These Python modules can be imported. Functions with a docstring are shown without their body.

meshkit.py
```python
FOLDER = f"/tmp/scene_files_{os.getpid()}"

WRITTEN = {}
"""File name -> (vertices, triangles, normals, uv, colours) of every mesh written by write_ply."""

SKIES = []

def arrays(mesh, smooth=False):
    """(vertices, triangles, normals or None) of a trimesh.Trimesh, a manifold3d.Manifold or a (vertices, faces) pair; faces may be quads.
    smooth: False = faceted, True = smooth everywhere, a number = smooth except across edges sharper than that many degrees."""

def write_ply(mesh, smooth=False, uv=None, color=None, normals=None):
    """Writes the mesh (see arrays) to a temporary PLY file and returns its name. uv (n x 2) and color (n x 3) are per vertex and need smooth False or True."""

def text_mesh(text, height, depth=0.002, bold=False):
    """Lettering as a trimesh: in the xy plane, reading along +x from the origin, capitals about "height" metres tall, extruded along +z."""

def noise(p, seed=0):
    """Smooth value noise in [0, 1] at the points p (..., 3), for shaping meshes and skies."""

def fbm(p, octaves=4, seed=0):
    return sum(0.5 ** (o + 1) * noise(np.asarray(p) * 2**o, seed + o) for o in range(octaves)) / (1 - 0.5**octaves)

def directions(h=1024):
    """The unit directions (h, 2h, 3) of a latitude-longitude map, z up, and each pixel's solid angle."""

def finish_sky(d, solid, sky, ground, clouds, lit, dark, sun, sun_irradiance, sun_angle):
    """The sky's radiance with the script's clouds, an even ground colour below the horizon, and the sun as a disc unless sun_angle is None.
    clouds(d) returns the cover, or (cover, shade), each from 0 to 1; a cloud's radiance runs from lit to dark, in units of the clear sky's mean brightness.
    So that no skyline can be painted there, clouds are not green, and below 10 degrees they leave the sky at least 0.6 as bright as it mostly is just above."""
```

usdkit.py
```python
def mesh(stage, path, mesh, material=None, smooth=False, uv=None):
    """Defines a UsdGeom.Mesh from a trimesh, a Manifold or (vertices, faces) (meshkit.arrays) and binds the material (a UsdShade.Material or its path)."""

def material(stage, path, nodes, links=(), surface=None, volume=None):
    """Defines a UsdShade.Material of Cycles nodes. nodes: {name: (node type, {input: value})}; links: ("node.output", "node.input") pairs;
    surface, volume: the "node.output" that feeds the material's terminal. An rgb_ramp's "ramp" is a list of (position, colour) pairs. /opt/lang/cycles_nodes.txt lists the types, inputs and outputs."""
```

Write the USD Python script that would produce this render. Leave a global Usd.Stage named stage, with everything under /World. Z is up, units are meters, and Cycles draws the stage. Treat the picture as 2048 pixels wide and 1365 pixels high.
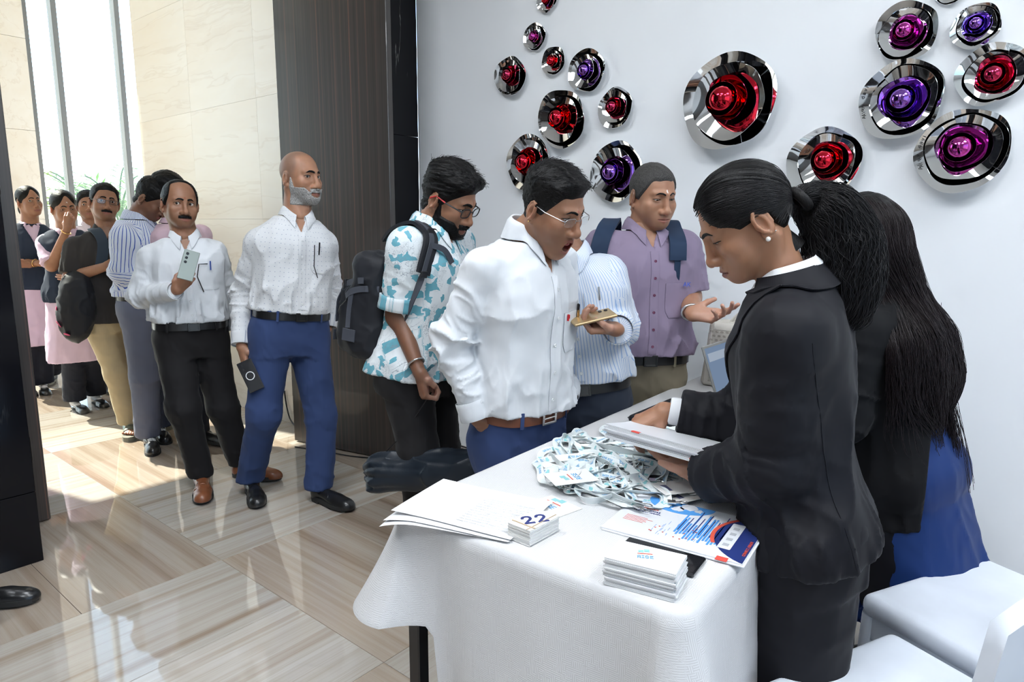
import math, random
import numpy as np, trimesh, usdkit, meshkit
from scipy.interpolate import PchipInterpolator
from shapely.geometry import Polygon, box as sbox
from pxr import Usd, UsdGeom, UsdLux, UsdShade, Sdf, Gf, Vt
np.seterr(all='ignore')
stage = Usd.Stage.CreateInMemory()
UsdGeom.SetStageUpAxis(stage, 'Z'); UsdGeom.SetStageMetersPerUnit(stage, 1.0)
UsdGeom.Xform.Define(stage, '/World'); UsdGeom.Scope.Define(stage, '/World/Looks')
V = lambda *a: np.array(a, float)
# ------------------------------------------------------------------ camera, sky, sun, lamps, exposure
FPX, CX, CY, EYEH = 1350., 1024., 682.5, 1.38
PITCH, YAW, ROLL = math.radians(9.67), math.radians(39.6), math.radians(-.3)
EXPOSURE = 0.0
FWD = V(-math.sin(YAW)*math.cos(PITCH), math.cos(YAW)*math.cos(PITCH), -math.sin(PITCH))
_r0 = V(math.cos(YAW), math.sin(YAW), 0); _u0 = np.cross(_r0, FWD)
RGT = math.cos(ROLL)*_r0-math.sin(ROLL)*_u0; UPV = math.sin(ROLL)*_r0+math.cos(ROLL)*_u0
EYE = V(0, 0, EYEH)
cam = UsdGeom.Camera.Define(stage, '/World/camera')
cam.CreateHorizontalApertureAttr(36.0); cam.CreateVerticalApertureAttr(36.0*1365/2048)
cam.CreateFocalLengthAttr(36.0*FPX/2048); cam.CreateExposureAttr(EXPOSURE)
cam.CreateClippingRangeAttr(Gf.Vec2f(.05, 500))
_m = Gf.Matrix4d(1.0)
for _i, _v in enumerate((RGT, UPV, -FWD)): _m.SetRow(_i, Gf.Vec4d(*_v, 0))
_m.SetRow(3, Gf.Vec4d(*EYE, 1)); cam.AddTransformOp().Set(_m)

def nodes(name, n, links=(), surface='p.BSDF', volume=None):
    return usdkit.material(stage, '/World/Looks/'+name, n, links, surface=surface, volume=volume)
dome = UsdLux.DomeLight.Define(stage, '/World/sky')
dome.CreateIntensityAttr(1.0)
nodes('sky_look', {'t': ('sky_texture', {'sky_type': 'hosek_wilkie', 'sun_direction': (-.62, -.25, .74), 'turbidity': 5.0, 'ground_albedo': .5}),
    'b': ('background_shader', {'strength': 11.0})}, [('t.color', 'b.color')], surface='b.background')
UsdShade.MaterialBindingAPI.Apply(dome.GetPrim()).Bind(UsdShade.Material.Get(stage, '/World/Looks/sky_look'))
sun = UsdLux.DistantLight.Define(stage, '/World/sun'); sun.CreateAngleAttr(.55); sun.CreateIntensityAttr(60000.0); sun.CreateColorAttr(Gf.Vec3f(1, .93, .82))
def look_matrix(d, up=(0, 0, 1)):
    d = V(*d)/np.linalg.norm(d); z = -d; x = np.cross(up, z); x /= np.linalg.norm(x); y = np.cross(z, x)
    m = Gf.Matrix4d(1.0)
    for i, v in enumerate((x, y, z)): m.SetRow(i, Gf.Vec4d(*map(float, v), 0))
    return m
SUN_DIR = V(.70, .16, -.68)
sun.AddTransformOp().Set(look_matrix(SUN_DIR))
LAMP_POWER = 1.32
# ------------------------------------------------------------------ pixels of the photograph to points
def ray(px, py): return FWD+RGT*(px-CX)/FPX-UPV*(py-CY)/FPX
def onz(px, py, z=0.):
    d = ray(px, py); return EYE+d*((z-EYEH)/d[2])
def ony(px, py, y):
    d = ray(px, py); return EYE+d*(y/d[1])
def onx(px, py, x):
    d = ray(px, py); return EYE+d*(x/d[0])
def deep(px, py, t): return EYE+ray(px, py)*t
def unit(v):
    v = np.asarray(v, float); return v/(np.linalg.norm(v)+1e-12)
# ------------------------------------------------------------------ stage helpers
used = {}
def path_of(name, parent=None):
    base = (str(parent.GetPath()) if parent is not None else '/World')+'/'+name
    k = used.get(base, 0); used[base] = k+1
    return base if k == 0 else f'{base}_{k:03d}'
def tag(p, label=None, cat=None, group=None, kind=None):
    for k, v in (('label', label), ('category', cat), ('group', group), ('kind', kind)):
        if v: p.SetCustomDataByKey(k, v)
    return p
def thing(name, label=None, cat=None, group=None, loc=None, rot=None, kind=None):
    x = UsdGeom.Xform.Define(stage, path_of(name))
    if loc is not None:
        m = Gf.Matrix4d(1.0)
        if rot is not None:
            for i in range(3): m.SetRow(i, Gf.Vec4d(*map(float, rot[:, i]), 0))
        m.SetRow(3, Gf.Vec4d(*map(float, loc), 1)); x.AddTransformOp().Set(m)
    return tag(x.GetPrim(), label, cat, group, kind)
def obj(name, mesh, mat, parent=None, smooth=35, col=None, uv=None, label=None):
    """One Mesh prim; mesh = trimesh / (v, f); col = per vertex colours, uv = per vertex st (both need smooth False/True)"""
    if isinstance(mesh, list): mesh = cat_(mesh)
    if (col is not None or uv is not None) and smooth not in (False, True): smooth = True
    m = usdkit.mesh(stage, path_of(name, parent), mesh, mat if not isinstance(mat, str) else '/World/Looks/'+mat, smooth=smooth, uv=uv)
    if col is not None:
        UsdGeom.PrimvarsAPI(m).CreatePrimvar('col', Sdf.ValueTypeNames.Color3fArray, 'vertex').Set(Vt.Vec3fArray.FromNumpy(np.asarray(col, np.float32)))
    p = m.GetPrim()
    if label: p.SetCustomDataByKey('label', label)
    return p
def copy_of(src, loc, rot=None, label=None, cat=None, group=None):
    t = thing(src.GetName().rstrip('0123456789').rstrip('_'), label, cat, group, loc, rot)
    t.GetReferences().AddInternalReference(src.GetPath()); t.SetInstanceable(True); return t
def curves(name, pts, widths, mat, parent):
    """pts: list of (n,3) arrays"""
    c = UsdGeom.BasisCurves.Define(stage, path_of(name, parent))
    c.CreateTypeAttr('linear'); c.CreateCurveVertexCountsAttr(Vt.IntArray([len(p) for p in pts]))
    c.CreatePointsAttr(Vt.Vec3fArray.FromNumpy(np.vstack(pts).astype(np.float32)))
    w = np.concatenate([np.broadcast_to(x, (len(p),)) for p, x in zip(pts, widths)]) if isinstance(widths, list) else np.full(sum(map(len, pts)), widths)
    c.CreateWidthsAttr(Vt.FloatArray.FromNumpy(w.astype(np.float32))); c.SetWidthsInterpolation('vertex')
    UsdShade.MaterialBindingAPI.Apply(c.GetPrim()).Bind(UsdShade.Material.Get(stage, '/World/Looks/'+mat)); return c.GetPrim()
# ------------------------------------------------------------------ meshes
def cat_(ms):
    vs, fs, n = [], [], 0
    for m in ms:
        v, f = (m.vertices, m.faces) if hasattr(m, 'vertices') else m
        f = np.asarray(f)
        if f.shape[1] == 4: f = np.vstack([f[:, [0, 1, 2]], f[:, [0, 2, 3]]])
        vs.append(np.asarray(v)); fs.append(f+n); n += len(v)
    return np.vstack(vs), np.vstack(fs)
def bx(x0, x1, y0, y1, z0, z1, bev=0.0):
    if bev <= 0:
        m = trimesh.creation.box((x1-x0, y1-y0, z1-z0)); m.apply_translation(((x0+x1)/2, (y0+y1)/2, (z0+z1)/2)); return m
    ps = []
    for x in (x0, x1):
        for y in (y0, y1):
            for z in (z0, z1):
                sx, sy, sz = (bev if x == x0 else -bev), (bev if y == y0 else -bev), (bev if z == z0 else -bev)
                ps += [(x+sx, y+sy, z), (x+sx, y, z+sz), (x, y+sy, z+sz)]
    return trimesh.convex.convex_hull(np.array(ps))
def tube(pts, r, n=8, cap=True):
    p = np.asarray(pts, float); t = np.gradient(p, axis=0); t /= np.linalg.norm(t, axis=1, keepdims=True)+1e-12
    a = np.cross(t[0], (0, 0, 1.) if abs(t[0][2]) < .9 else (1., 0, 0)); a /= np.linalg.norm(a); A = [a]
    for i in range(1, len(p)):
        a = A[-1]-t[i]*(A[-1]@t[i]); A.append(a/(np.linalg.norm(a)+1e-12))
    A = np.array(A); B = np.cross(t, A); g = np.arange(n)*2*np.pi/n
    r = np.broadcast_to(r, (len(p),))
    v = p[:, None]+r[:, None, None]*(np.cos(g)[None, :, None]*A[:, None]+np.sin(g)[None, :, None]*B[:, None])
    f = grid_faces(len(p), n, wrap=True); v = v.reshape(-1, 3)
    if cap:
        k = len(v); v = np.vstack([v, p[0], p[-1]]); i = np.arange(n); j = (i+1) % n; e = (len(p)-1)*n
        f = np.vstack([f, np.stack([np.full(n, k), j, i], 1), np.stack([np.full(n, k+1), e+i, e+j], 1)])
    return v, f
def grid_faces(n, m, wrap=False):
    i, j = np.meshgrid(np.arange(n-1), np.arange(m if wrap else m-1), indexing='ij'); j2 = (j+1) % m
    q = np.stack([i*m+j, i*m+j2, (i+1)*m+j2, (i+1)*m+j], -1).reshape(-1, 4)
    return np.vstack([q[:, [0, 1, 2]], q[:, [0, 2, 3]]])
def grid(P, wrap=False):
    P = np.asarray(P); return P.reshape(-1, 3), grid_faces(P.shape[0], P.shape[1], wrap)
def solid(P, th, wrap=False):
    """grid surface (n,m,3) thickened by th along its normals"""
    P = np.asarray(P, float); n, m = P.shape[:2]
    du = np.gradient(P, axis=0); dv = (np.roll(P, -1, 1)-np.roll(P, 1, 1)) if wrap else np.gradient(P, axis=1)
    N = np.cross(du, dv); N /= np.linalg.norm(N, axis=2, keepdims=True)+1e-12
    v = np.vstack([(P+N*th/2).reshape(-1, 3), (P-N*th/2).reshape(-1, 3)]); f = grid_faces(n, m, wrap); k = n*m
    fs = [f, f[:, ::-1]+k]; idx = np.arange(k).reshape(n, m)
    rims = [idx[0], idx[-1][::-1]] if wrap else [np.concatenate([idx[0], idx[1:, -1], idx[-1, -2::-1], idx[-2::-1, 0]])]
    for r_ in rims:
        if wrap: r_ = np.append(r_, r_[0])
        a, b = r_[:-1], r_[1:]; fs += [np.stack([a, a+k, b+k], 1), np.stack([a, b+k, b], 1)]
    f = np.vstack(fs); f = f[(f[:, 0] != f[:, 1]) & (f[:, 1] != f[:, 2])]
    M = trimesh.Trimesh(v, f, process=False)
    return v, f
def lathe(prof, n=32, M=None):
    prof = np.asarray(prof, float); g = np.arange(n)*2*np.pi/n
    P = np.stack([prof[:, 0, None]*np.cos(g), prof[:, 0, None]*np.sin(g), np.broadcast_to(prof[:, 1, None], (len(prof), n))], -1)
    return grid(P, True)
def frame(z, hint=(0, 0, 1)):
    """columns x, y, z with z given and y near hint"""
    z = unit(z); x = np.cross(hint, z)
    if np.linalg.norm(x) < 1e-5: x = np.cross((1., 0, 0), z)
    x = unit(x); return np.stack([x, np.cross(z, x), z], 1)
def mv(m, R=None, t=None, s=1.0):
    v, f = (np.asarray(m.vertices), np.asarray(m.faces)) if hasattr(m, 'vertices') else m
    v = v*s
    if R is not None: v = v@np.asarray(R).T
    if t is not None: v = v+np.asarray(t)
    return v, f
# ------------------------------------------------------------------ distance fields -> meshes
_NT = np.random.default_rng(2024).random((64, 64, 64)).astype(np.float32).ravel()
def noise(P, seed=0):
    """smooth value noise in [0, 1] from a repeating table"""
    P = np.asarray(P, np.float32)+np.float32((seed*7.31) % 61.0); i = np.floor(P); t = P-i; t = t*t*(3-2*t); i = i.astype(np.int32)
    x0, y0, z0 = (i[..., 0] & 63)*4096, (i[..., 1] & 63)*64, i[..., 2] & 63; x1, y1, z1 = ((i[..., 0]+1) & 63)*4096, ((i[..., 1]+1) & 63)*64, (i[..., 2]+1) & 63; tx, ty, tz = t[..., 0], t[..., 1], t[..., 2]
    def zl(b): a = _NT[b+z0]; return a+(_NT[b+z1]-a)*tz
    def yl(b): a = zl(b+y0); return a+(zl(b+y1)-a)*ty
    a = yl(x0); return a+(yl(x1)-a)*tx
def fbm(P, octaves=4, seed=0): return sum(.5**(o+1)*noise(np.asarray(P)*2**o, seed+o) for o in range(octaves))/(1-.5**octaves)
from concurrent.futures import ThreadPoolExecutor
_POOL = ThreadPoolExecutor(4)
def pmap(F, P, n=30000):
    if len(P) <= n: return F(P)
    return np.concatenate(list(_POOL.map(F, [P[k:k+n] for k in range(0, len(P), n)])))
def smin(a, b, k):
    if k <= 0: return np.minimum(a, b)
    h = np.maximum(k-np.abs(a-b), 0)/k
    return np.minimum(a, b)-h*h*k*.25
def smax(a, b, k): return -smin(-a, -b, k)
def Sph(c, r): c = np.asarray(c, float); return lambda P: np.linalg.norm(P-c, axis=-1)-r
def Ell(c, r, R=None):
    c, r = np.asarray(c, float), np.asarray(r, float)
    def f(P):
        q = P-c
        if R is not None: q = q@R
        k0 = np.linalg.norm(q/r, axis=-1); k1 = np.linalg.norm(q/(r*r), axis=-1)
        return k0*(k0-1)/np.maximum(k1, 1e-9)
    return f
def Cone(a, b, ra, rb=None, flat=None, fs=1.0):
    """capsule with two radii; flat: an axis along which the section is scaled by fs"""
    a, b = np.asarray(a, float), np.asarray(b, float); rb = ra if rb is None else rb; ab = b-a; L2 = ab@ab+1e-12
    if flat is not None:
        flat = unit(flat)
    def f(P):
        q = P-a; t = np.clip(q@ab/L2, 0, 1); r = q-t[..., None]*ab
        if flat is not None:
            h = r@flat; r = r+(h*(1/fs-1))[..., None]*flat
        return np.linalg.norm(r, axis=-1)-(ra+(rb-ra)*t)
    return f
def Box(c, h, R=None, rd=0.0):
    c, h = np.asarray(c, float), np.asarray(h, float)-rd
    def f(P):
        q = P-c
        if R is not None: q = q@R
        q = np.abs(q)-h
        return np.linalg.norm(np.maximum(q, 0), axis=-1)+np.minimum(q.max(-1), 0)-rd
    return f
def Half(p, n):
    p, n = np.asarray(p, float), unit(n); return lambda P: (P-p)@n
class Field:
    def __init__(s): s.ops = []
    def u(s, f, k=.01): s.ops.append(('u', f, k)); return s
    def s(s, f, k=.005): s.ops.append(('s', f, k)); return s
    def i(s, f, k=.004): s.ops.append(('i', f, k)); return s
    def d(s, f): s.ops.append(('d', f, 0)); return s
    def __call__(s, P):
        d = None
        for o, f, k in s.ops:
            if o == 'u': d = f(P) if d is None else smin(d, f(P), k)
            elif o == 's': d = smax(d, -f(P), k)
            elif o == 'i': d = smax(d, f(P), k)
            else: d = d+f(P)
        return d
def polygonize(F, lo, hi, h, project=1, slack=1.0):
    lo, hi = np.asarray(lo, float), np.asarray(hi, float); B = 6
    nb = np.ceil((hi-lo)/(h*B)).astype(int); nb = np.maximum(nb, 1); N = nb*B
    ax = [lo[k]+(np.arange(nb[k])+.5)*h*B for k in range(3)]
    C = np.stack(np.meshgrid(*ax, indexing='ij'), -1); dc = pmap(F, C.reshape(-1, 3)).reshape(nb)
    act = np.abs(dc) < h*B*.95*slack+.012
    D = np.repeat(np.repeat(np.repeat(dc, B, 0), B, 1), B, 2).astype(np.float32)
    idx = np.argwhere(act)
    o = np.stack(np.meshgrid(*[np.arange(B)]*3, indexing='ij'), -1).reshape(-1, 3)
    def part(k):
        g = (idx[k:k+140, None]*B+o[None]).reshape(-1, 3); D[g[:, 0], g[:, 1], g[:, 2]] = F(lo+(g+.5)*h)
    list(_POOL.map(part, range(0, len(idx), 140)))
    S = D < 0; n = N
    corners = [(0, 0, 0), (1, 0, 0), (0, 1, 0), (1, 1, 0), (0, 0, 1), (1, 0, 1), (0, 1, 1), (1, 1, 1)]
    sl = lambda A, c: A[c[0]:n[0]-1+c[0], c[1]:n[1]-1+c[1], c[2]:n[2]-1+c[2]]
    cnt = sum(sl(S, c).astype(np.int8) for c in corners)
    cells = np.argwhere((cnt > 0) & (cnt < 8))
    if len(cells) == 0: return np.zeros((0, 3)), np.zeros((0, 3), int)
    vid = np.full(n-1, -1, np.int32); vid[tuple(cells.T)] = np.arange(len(cells))
    dv = np.stack([D[cells[:, 0]+c[0], cells[:, 1]+c[1], cells[:, 2]+c[2]] for c in corners], 1).astype(float)
    acc = np.zeros((len(cells), 3)); w = np.zeros(len(cells))
    for a in range(8):
        for b in range(a+1, 8):
            ca, cb = np.array(corners[a]), np.array(corners[b])
            if np.abs(ca-cb).sum() != 1: continue
            m = (dv[:, a] < 0) != (dv[:, b] < 0); t = np.where(m, dv[:, a]/(dv[:, a]-dv[:, b]+1e-30), 0)
            acc += np.where(m[:, None], ca+t[:, None]*(cb-ca), 0); w += m
    v = lo+(cells+.5+acc/w[:, None])*h
    fs = []
    for k in range(3):
        e = np.zeros(3, int); e[k] = 1
        A, Bv = S[tuple(slice(1, n[q]-1) for q in range(3))], S[tuple(slice(1+e[q], n[q]-1+e[q]) for q in range(3))]
        E = np.argwhere(A != Bv)+1
        p, q = [(1, 2), (2, 0), (0, 1)][k]; ep = np.zeros(3, int); eq = np.zeros(3, int); ep[p] = 1; eq[q] = 1
        quad = np.stack([vid[tuple((E-ep-eq).T)], vid[tuple((E-eq).T)], vid[tuple(E.T)], vid[tuple((E-ep).T)]], 1)
        flip = ~S[tuple(E.T)]; quad[flip] = quad[flip][:, ::-1]; fs.append(quad)
    q = np.vstack(fs); q = q[(q >= 0).all(1)]
    u_ = np.unique(q); r_ = np.zeros(len(v), int); r_[u_] = np.arange(len(u_)); v, q = v[u_], r_[q]
    f = np.vstack([q[:, [0, 1, 2]], q[:, [0, 2, 3]]])
    for _ in range(project):
        g = grad(F, v, h*.3); d = pmap(F, v); step = np.clip(d, -h, h)[:, None]*g/np.maximum((g*g).sum(1, keepdims=True), .3); v = v-step*.9
    return v, f
def grad(F, v, e=.001):
    f0 = F; F = lambda q: pmap(f0, q)
    return np.stack([F(v+V(e, 0, 0))-F(v-V(e, 0, 0)), F(v+V(0, e, 0))-F(v-V(0, e, 0)), F(v+V(0, 0, e))-F(v-V(0, 0, e))], 1)/(2*e)
def march(F, o, d, far=.4, n=70, last=True):
    """points where rays o + t d leave the field (outermost crossing)"""
    o = np.broadcast_to(o, np.broadcast_shapes(np.shape(o), np.shape(d))).reshape(-1, 3); d = np.broadcast_to(d, o.shape)
    d = d/np.linalg.norm(d, axis=1, keepdims=True); t = np.linspace(0, far, n)
    D = F((o[:, None]+d[:, None]*t[None, :, None]).reshape(-1, 3)).reshape(len(o), n)
    ins = D < 0; k = (n-1-np.argmax(ins[:, ::-1], 1)) if last else np.maximum(np.argmin(ins, 1)-1, 0)
    k = np.where(ins.any(1), np.minimum(k, n-2), 0); r = np.arange(len(o)); a, b = D[r, k], D[r, k+1]
    return o+d*(t[k]+(t[k+1]-t[k])*np.clip(a/(a-b+1e-12), 0, 1))[:, None]
def push_out(F, v, off):
    for _ in range(3):
        g = grad(F, v, .002); g /= np.linalg.norm(g, axis=1, keepdims=True)+1e-9; d = F(v); v = v+np.maximum(off-d, 0)[:, None]*g
    return v
def ridge(P, sc, seed=0): return 1-np.abs(2*noise(P*sc, seed)-1)
# ------------------------------------------------------------------ materials
def P_(col, rough=.5, **k): return {'base_color': col, 'roughness': rough, **k}
def plain(name, col, rough=.5, **k): return nodes(name, {'p': ('principled_bsdf', P_(col, rough, **k))})
def cloth(name, col, rough=.85, weave=900, bump=.15, sheen=.05, var=.06, fold=0.):
    n = {'g': ('texture_coordinate', {}), 'w': ('noise_texture', {'scale': weave, 'detail': 1}), 'v': ('noise_texture', {'scale': 6., 'detail': 3}), 'r': ('rgb_ramp', {'ramp': [(.3, tuple(c*(1-var) for c in col)), (.7, tuple(min(1, c*(1+var)) for c in col))]}),
         'b': ('bump', {'strength': bump, 'distance': .0006}), 'f': ('noise_texture', {'type': 'ridged_multifractal', 'use_normalize': True, 'scale': 7.5, 'detail': 2.5, 'distortion': .9, 'roughness': .45}), 'b2': ('bump', {'strength': min(1, fold*1.3), 'distance': .02}),
         'p': ('principled_bsdf', {'roughness': rough, 'sheen_weight': sheen, 'sheen_roughness': .4, 'specular_ior_level': .25})}
    l = [('g.object', 'w.vector'), ('g.object', 'v.vector'), ('g.object', 'f.vector'), ('v.fac', 'r.fac'), ('r.color', 'p.base_color'), ('f.fac', 'b2.height'), ('w.fac', 'b.height'), ('b2.normal', 'b.normal'), ('b.normal', 'p.normal')]
    return nodes(name, n, l)
def hairlook(name, col, rough=.38):
    return nodes(name, {'g': ('texture_coordinate', {}), 'm': ('mapping', {'scale': (260, 60, 60)}), 'n': ('noise_texture', {'scale': 3., 'detail': 3}), 'b': ('bump', {'strength': .5, 'distance': .002}),
        'r': ('rgb_ramp', {'ramp': [(.35, tuple(c*.6 for c in col)), (.7, tuple(c*1.5 for c in col))]}), 'p': ('principled_bsdf', {'roughness': rough+.08, 'specular_ior_level': .16})},
        [('g.object', 'm.vector'), ('m.vector', 'n.vector'), ('n.fac', 'r.fac'), ('r.color', 'p.base_color'), ('n.fac', 'b.height'), ('b.normal', 'p.normal')])
nodes('skin', {'a': ('attribute', {'attribute': 'col'}), 'g': ('texture_coordinate', {}), 'n': ('noise_texture', {'scale': 420., 'detail': 2}), 'b': ('bump', {'strength': .12, 'distance': .0008}),
    'p': ('principled_bsdf', {'roughness': .46, 'specular_ior_level': .42, 'subsurface_weight': .12, 'subsurface_scale': .004})},
    [('a.color', 'p.base_color'), ('g.object', 'n.vector'), ('n.fac', 'b.height'), ('b.normal', 'p.normal')])
hairlook('hair_black', (.006, .0055, .0055)); hairlook('hair_soft', (.012, .011, .011), .42); hairlook('hair_brown', (.012, .008, .008), .4); hairlook('hair_grey', (.30, .29, .28), .6); hairlook('hair_pepper', (.05, .047, .045), .5)
nodes('strand', {'p': ('principled_bsdf', P_((.007, .006, .007), .40, specular_ior_level=.22))})
nodes('strand_brown', {'p': ('principled_bsdf', P_((.013, .008, .009), .40, specular_ior_level=.24))})
plain('eye_white', (.62, .58, .54), .18); plain('eye_iris', (.035, .018, .010), .12); plain('eye_pupil', (.004, .004, .004), .08)
plain('leather_black', (.012, .012, .013), .30, coat_weight=.3, coat_roughness=.2); plain('leather_brown', (.16, .055, .028), .42); plain('leather_tan', (.23, .075, .030), .38, coat_weight=.2); plain('sole_dark', (.02, .02, .02), .7)
plain('metal', (.62, .62, .62), .25, metallic=1.0); plain('gunmetal', (.10, .10, .10), .35, metallic=1.0); plain('gold', (.80, .52, .20), .25, metallic=1.0)
plain('plastic_black', (.012, .012, .014), .32); plain('button_white', (.72, .73, .74), .3)
nodes('lens', {'t': ('transparent_bsdf', {'color': (.95, .96, .97)}), 'g': ('glossy_bsdf', {'color': (1, 1, 1), 'roughness': .02}), 'm': ('mix_closure', {'fac': .04})}, [('t.BSDF', 'm.closure1'), ('g.BSDF', 'm.closure2')], surface='m.closure')
def striped(name, base, line, per=.012, duty=.28, rough=.8, axis='x'):
    nodes(name, {'u': ('uvmap', {'attribute': 'st'}), 's': ('separate_xyz', {}), 'm': ('math', {'math_type': 'multiply', 'value2': 1/per}), 'f': ('math', {'math_type': 'fraction'}), 'a': ('math', {'math_type': 'absolute'}), 'r': ('rgb_ramp', {'ramp': [(duty*.9, line), (duty, base)]}),
        'g': ('texture_coordinate', {}), 'n': ('noise_texture', {'type': 'ridged_multifractal', 'use_normalize': True, 'scale': 7.5, 'detail': 2.5, 'distortion': .9, 'roughness': .45}), 'b': ('bump', {'strength': .5, 'distance': .02}), 'p': ('principled_bsdf', {'roughness': rough, 'sheen_weight': .1, 'specular_ior_level': .25})},
        [('u.UV', 's.vector'), ('s.'+axis, 'm.value1'), ('m.value', 'f.value1'), ('f.value', 'a.value1'), ('a.value', 'r.fac'), ('r.color', 'p.base_color'), ('g.object', 'n.vector'), ('n.fac', 'b.height'), ('b.normal', 'p.normal')])
def printed(name):
    nodes(name, {'u': ('uvmap', {'attribute': 'st'}), 'n0': ('noise_texture', {'dimensions': '2D', 'scale': 28., 'detail': 2}), 'wm': ('mix_color', {'fac': .035}), 'v': ('voronoi_texture', {'dimensions': '2D', 'scale': 46., 'randomness': 1.}),
        'sc': ('separate_color', {}), 'r': ('rgb_ramp', {'ramp': [(.70, (0, 0, 0)), (.71, (1, 1, 1))]}), 'c1': ('mix_color', {'a': (.66, .70, .72), 'b': (.13, .36, .44)}),
        'n2': ('noise_texture', {'dimensions': '2D', 'scale': 70., 'detail': 4}), 'r2': ('rgb_ramp', {'ramp': [(.47, (0, 0, 0)), (.485, (1, 1, 1)), (.505, (1, 1, 1)), (.52, (0, 0, 0))]}), 'n3': ('noise_texture', {'dimensions': '2D', 'scale': 9., 'detail': 1}), 'r3': ('rgb_ramp', {'ramp': [(.40, (0, 0, 0)), (.55, (.8, .8, .8))]}),
        'mu': ('mix_color', {'blend_type': 'multiply', 'fac': 1.}), 'c2': ('mix_color', {'b': (.22, .26, .30)}),
        'g': ('texture_coordinate', {}), 'n': ('noise_texture', {'type': 'ridged_multifractal', 'use_normalize': True, 'scale': 7.5, 'detail': 2.5, 'distortion': .9}), 'b': ('bump', {'strength': .5, 'distance': .02}), 'p': ('principled_bsdf', {'roughness': .8, 'specular_ior_level': .25})},
        [('u.UV', 'n0.vector'), ('u.UV', 'wm.a'), ('n0.color', 'wm.b'), ('wm.result', 'v.vector'), ('v.color', 'sc.color'), ('sc.r', 'r.fac'), ('r.color', 'c1.fac'), ('u.UV', 'n2.vector'), ('n2.fac', 'r2.fac'), ('u.UV', 'n3.vector'), ('n3.fac', 'r3.fac'), ('r2.color', 'mu.a'), ('r3.color', 'mu.b'), ('mu.result', 'c2.fac'), ('c1.result', 'c2.a'), ('c2.result', 'p.base_color'), ('g.object', 'n.vector'), ('n.fac', 'b.height'), ('b.normal', 'p.normal')])
striped('shirt_blue_stripe', (.62, .66, .75), (.055, .11, .40), .017, .22); striped('shirt_fine_stripe', (.64, .67, .73), (.30, .42, .64), .0105, .26); printed('shirt_print')
cloth('mauve', (.235, .185, .265), .8, fold=.3); cloth('pink_light', (.60, .46, .60), .8, fold=.25); cloth('pink_shirt', (.62, .45, .52), .8, fold=.25); cloth('pale_shirt', (.70, .62, .70), .8); cloth('navy_vest', (.020, .030, .055), .85, fold=.2); cloth('charcoal_shirt', (.030, .027, .027), .85, fold=.3)
cloth('khaki', (.40, .315, .19), .85, fold=.3); cloth('khaki_grey', (.24, .205, .145), .85, fold=.3); cloth('trouser_grey', (.13, .14, .19), .85, fold=.3); cloth('denim', (.030, .038, .058), .9, fold=.3); cloth('trouser_navy', (.014, .016, .026), .85, fold=.3)
cloth('suit_black', (.0040, .0040, .0070), .66, weave=1400, bump=.05, sheen=.03, fold=.25); cloth('black_vest', (.004, .004, .005), .85, sheen=.03, fold=.1); cloth('kurta_blue', (.007, .030, .135), .6, sheen=.05, fold=.3); cloth('white_blouse', (.72, .73, .75), .8, fold=.2)
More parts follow.
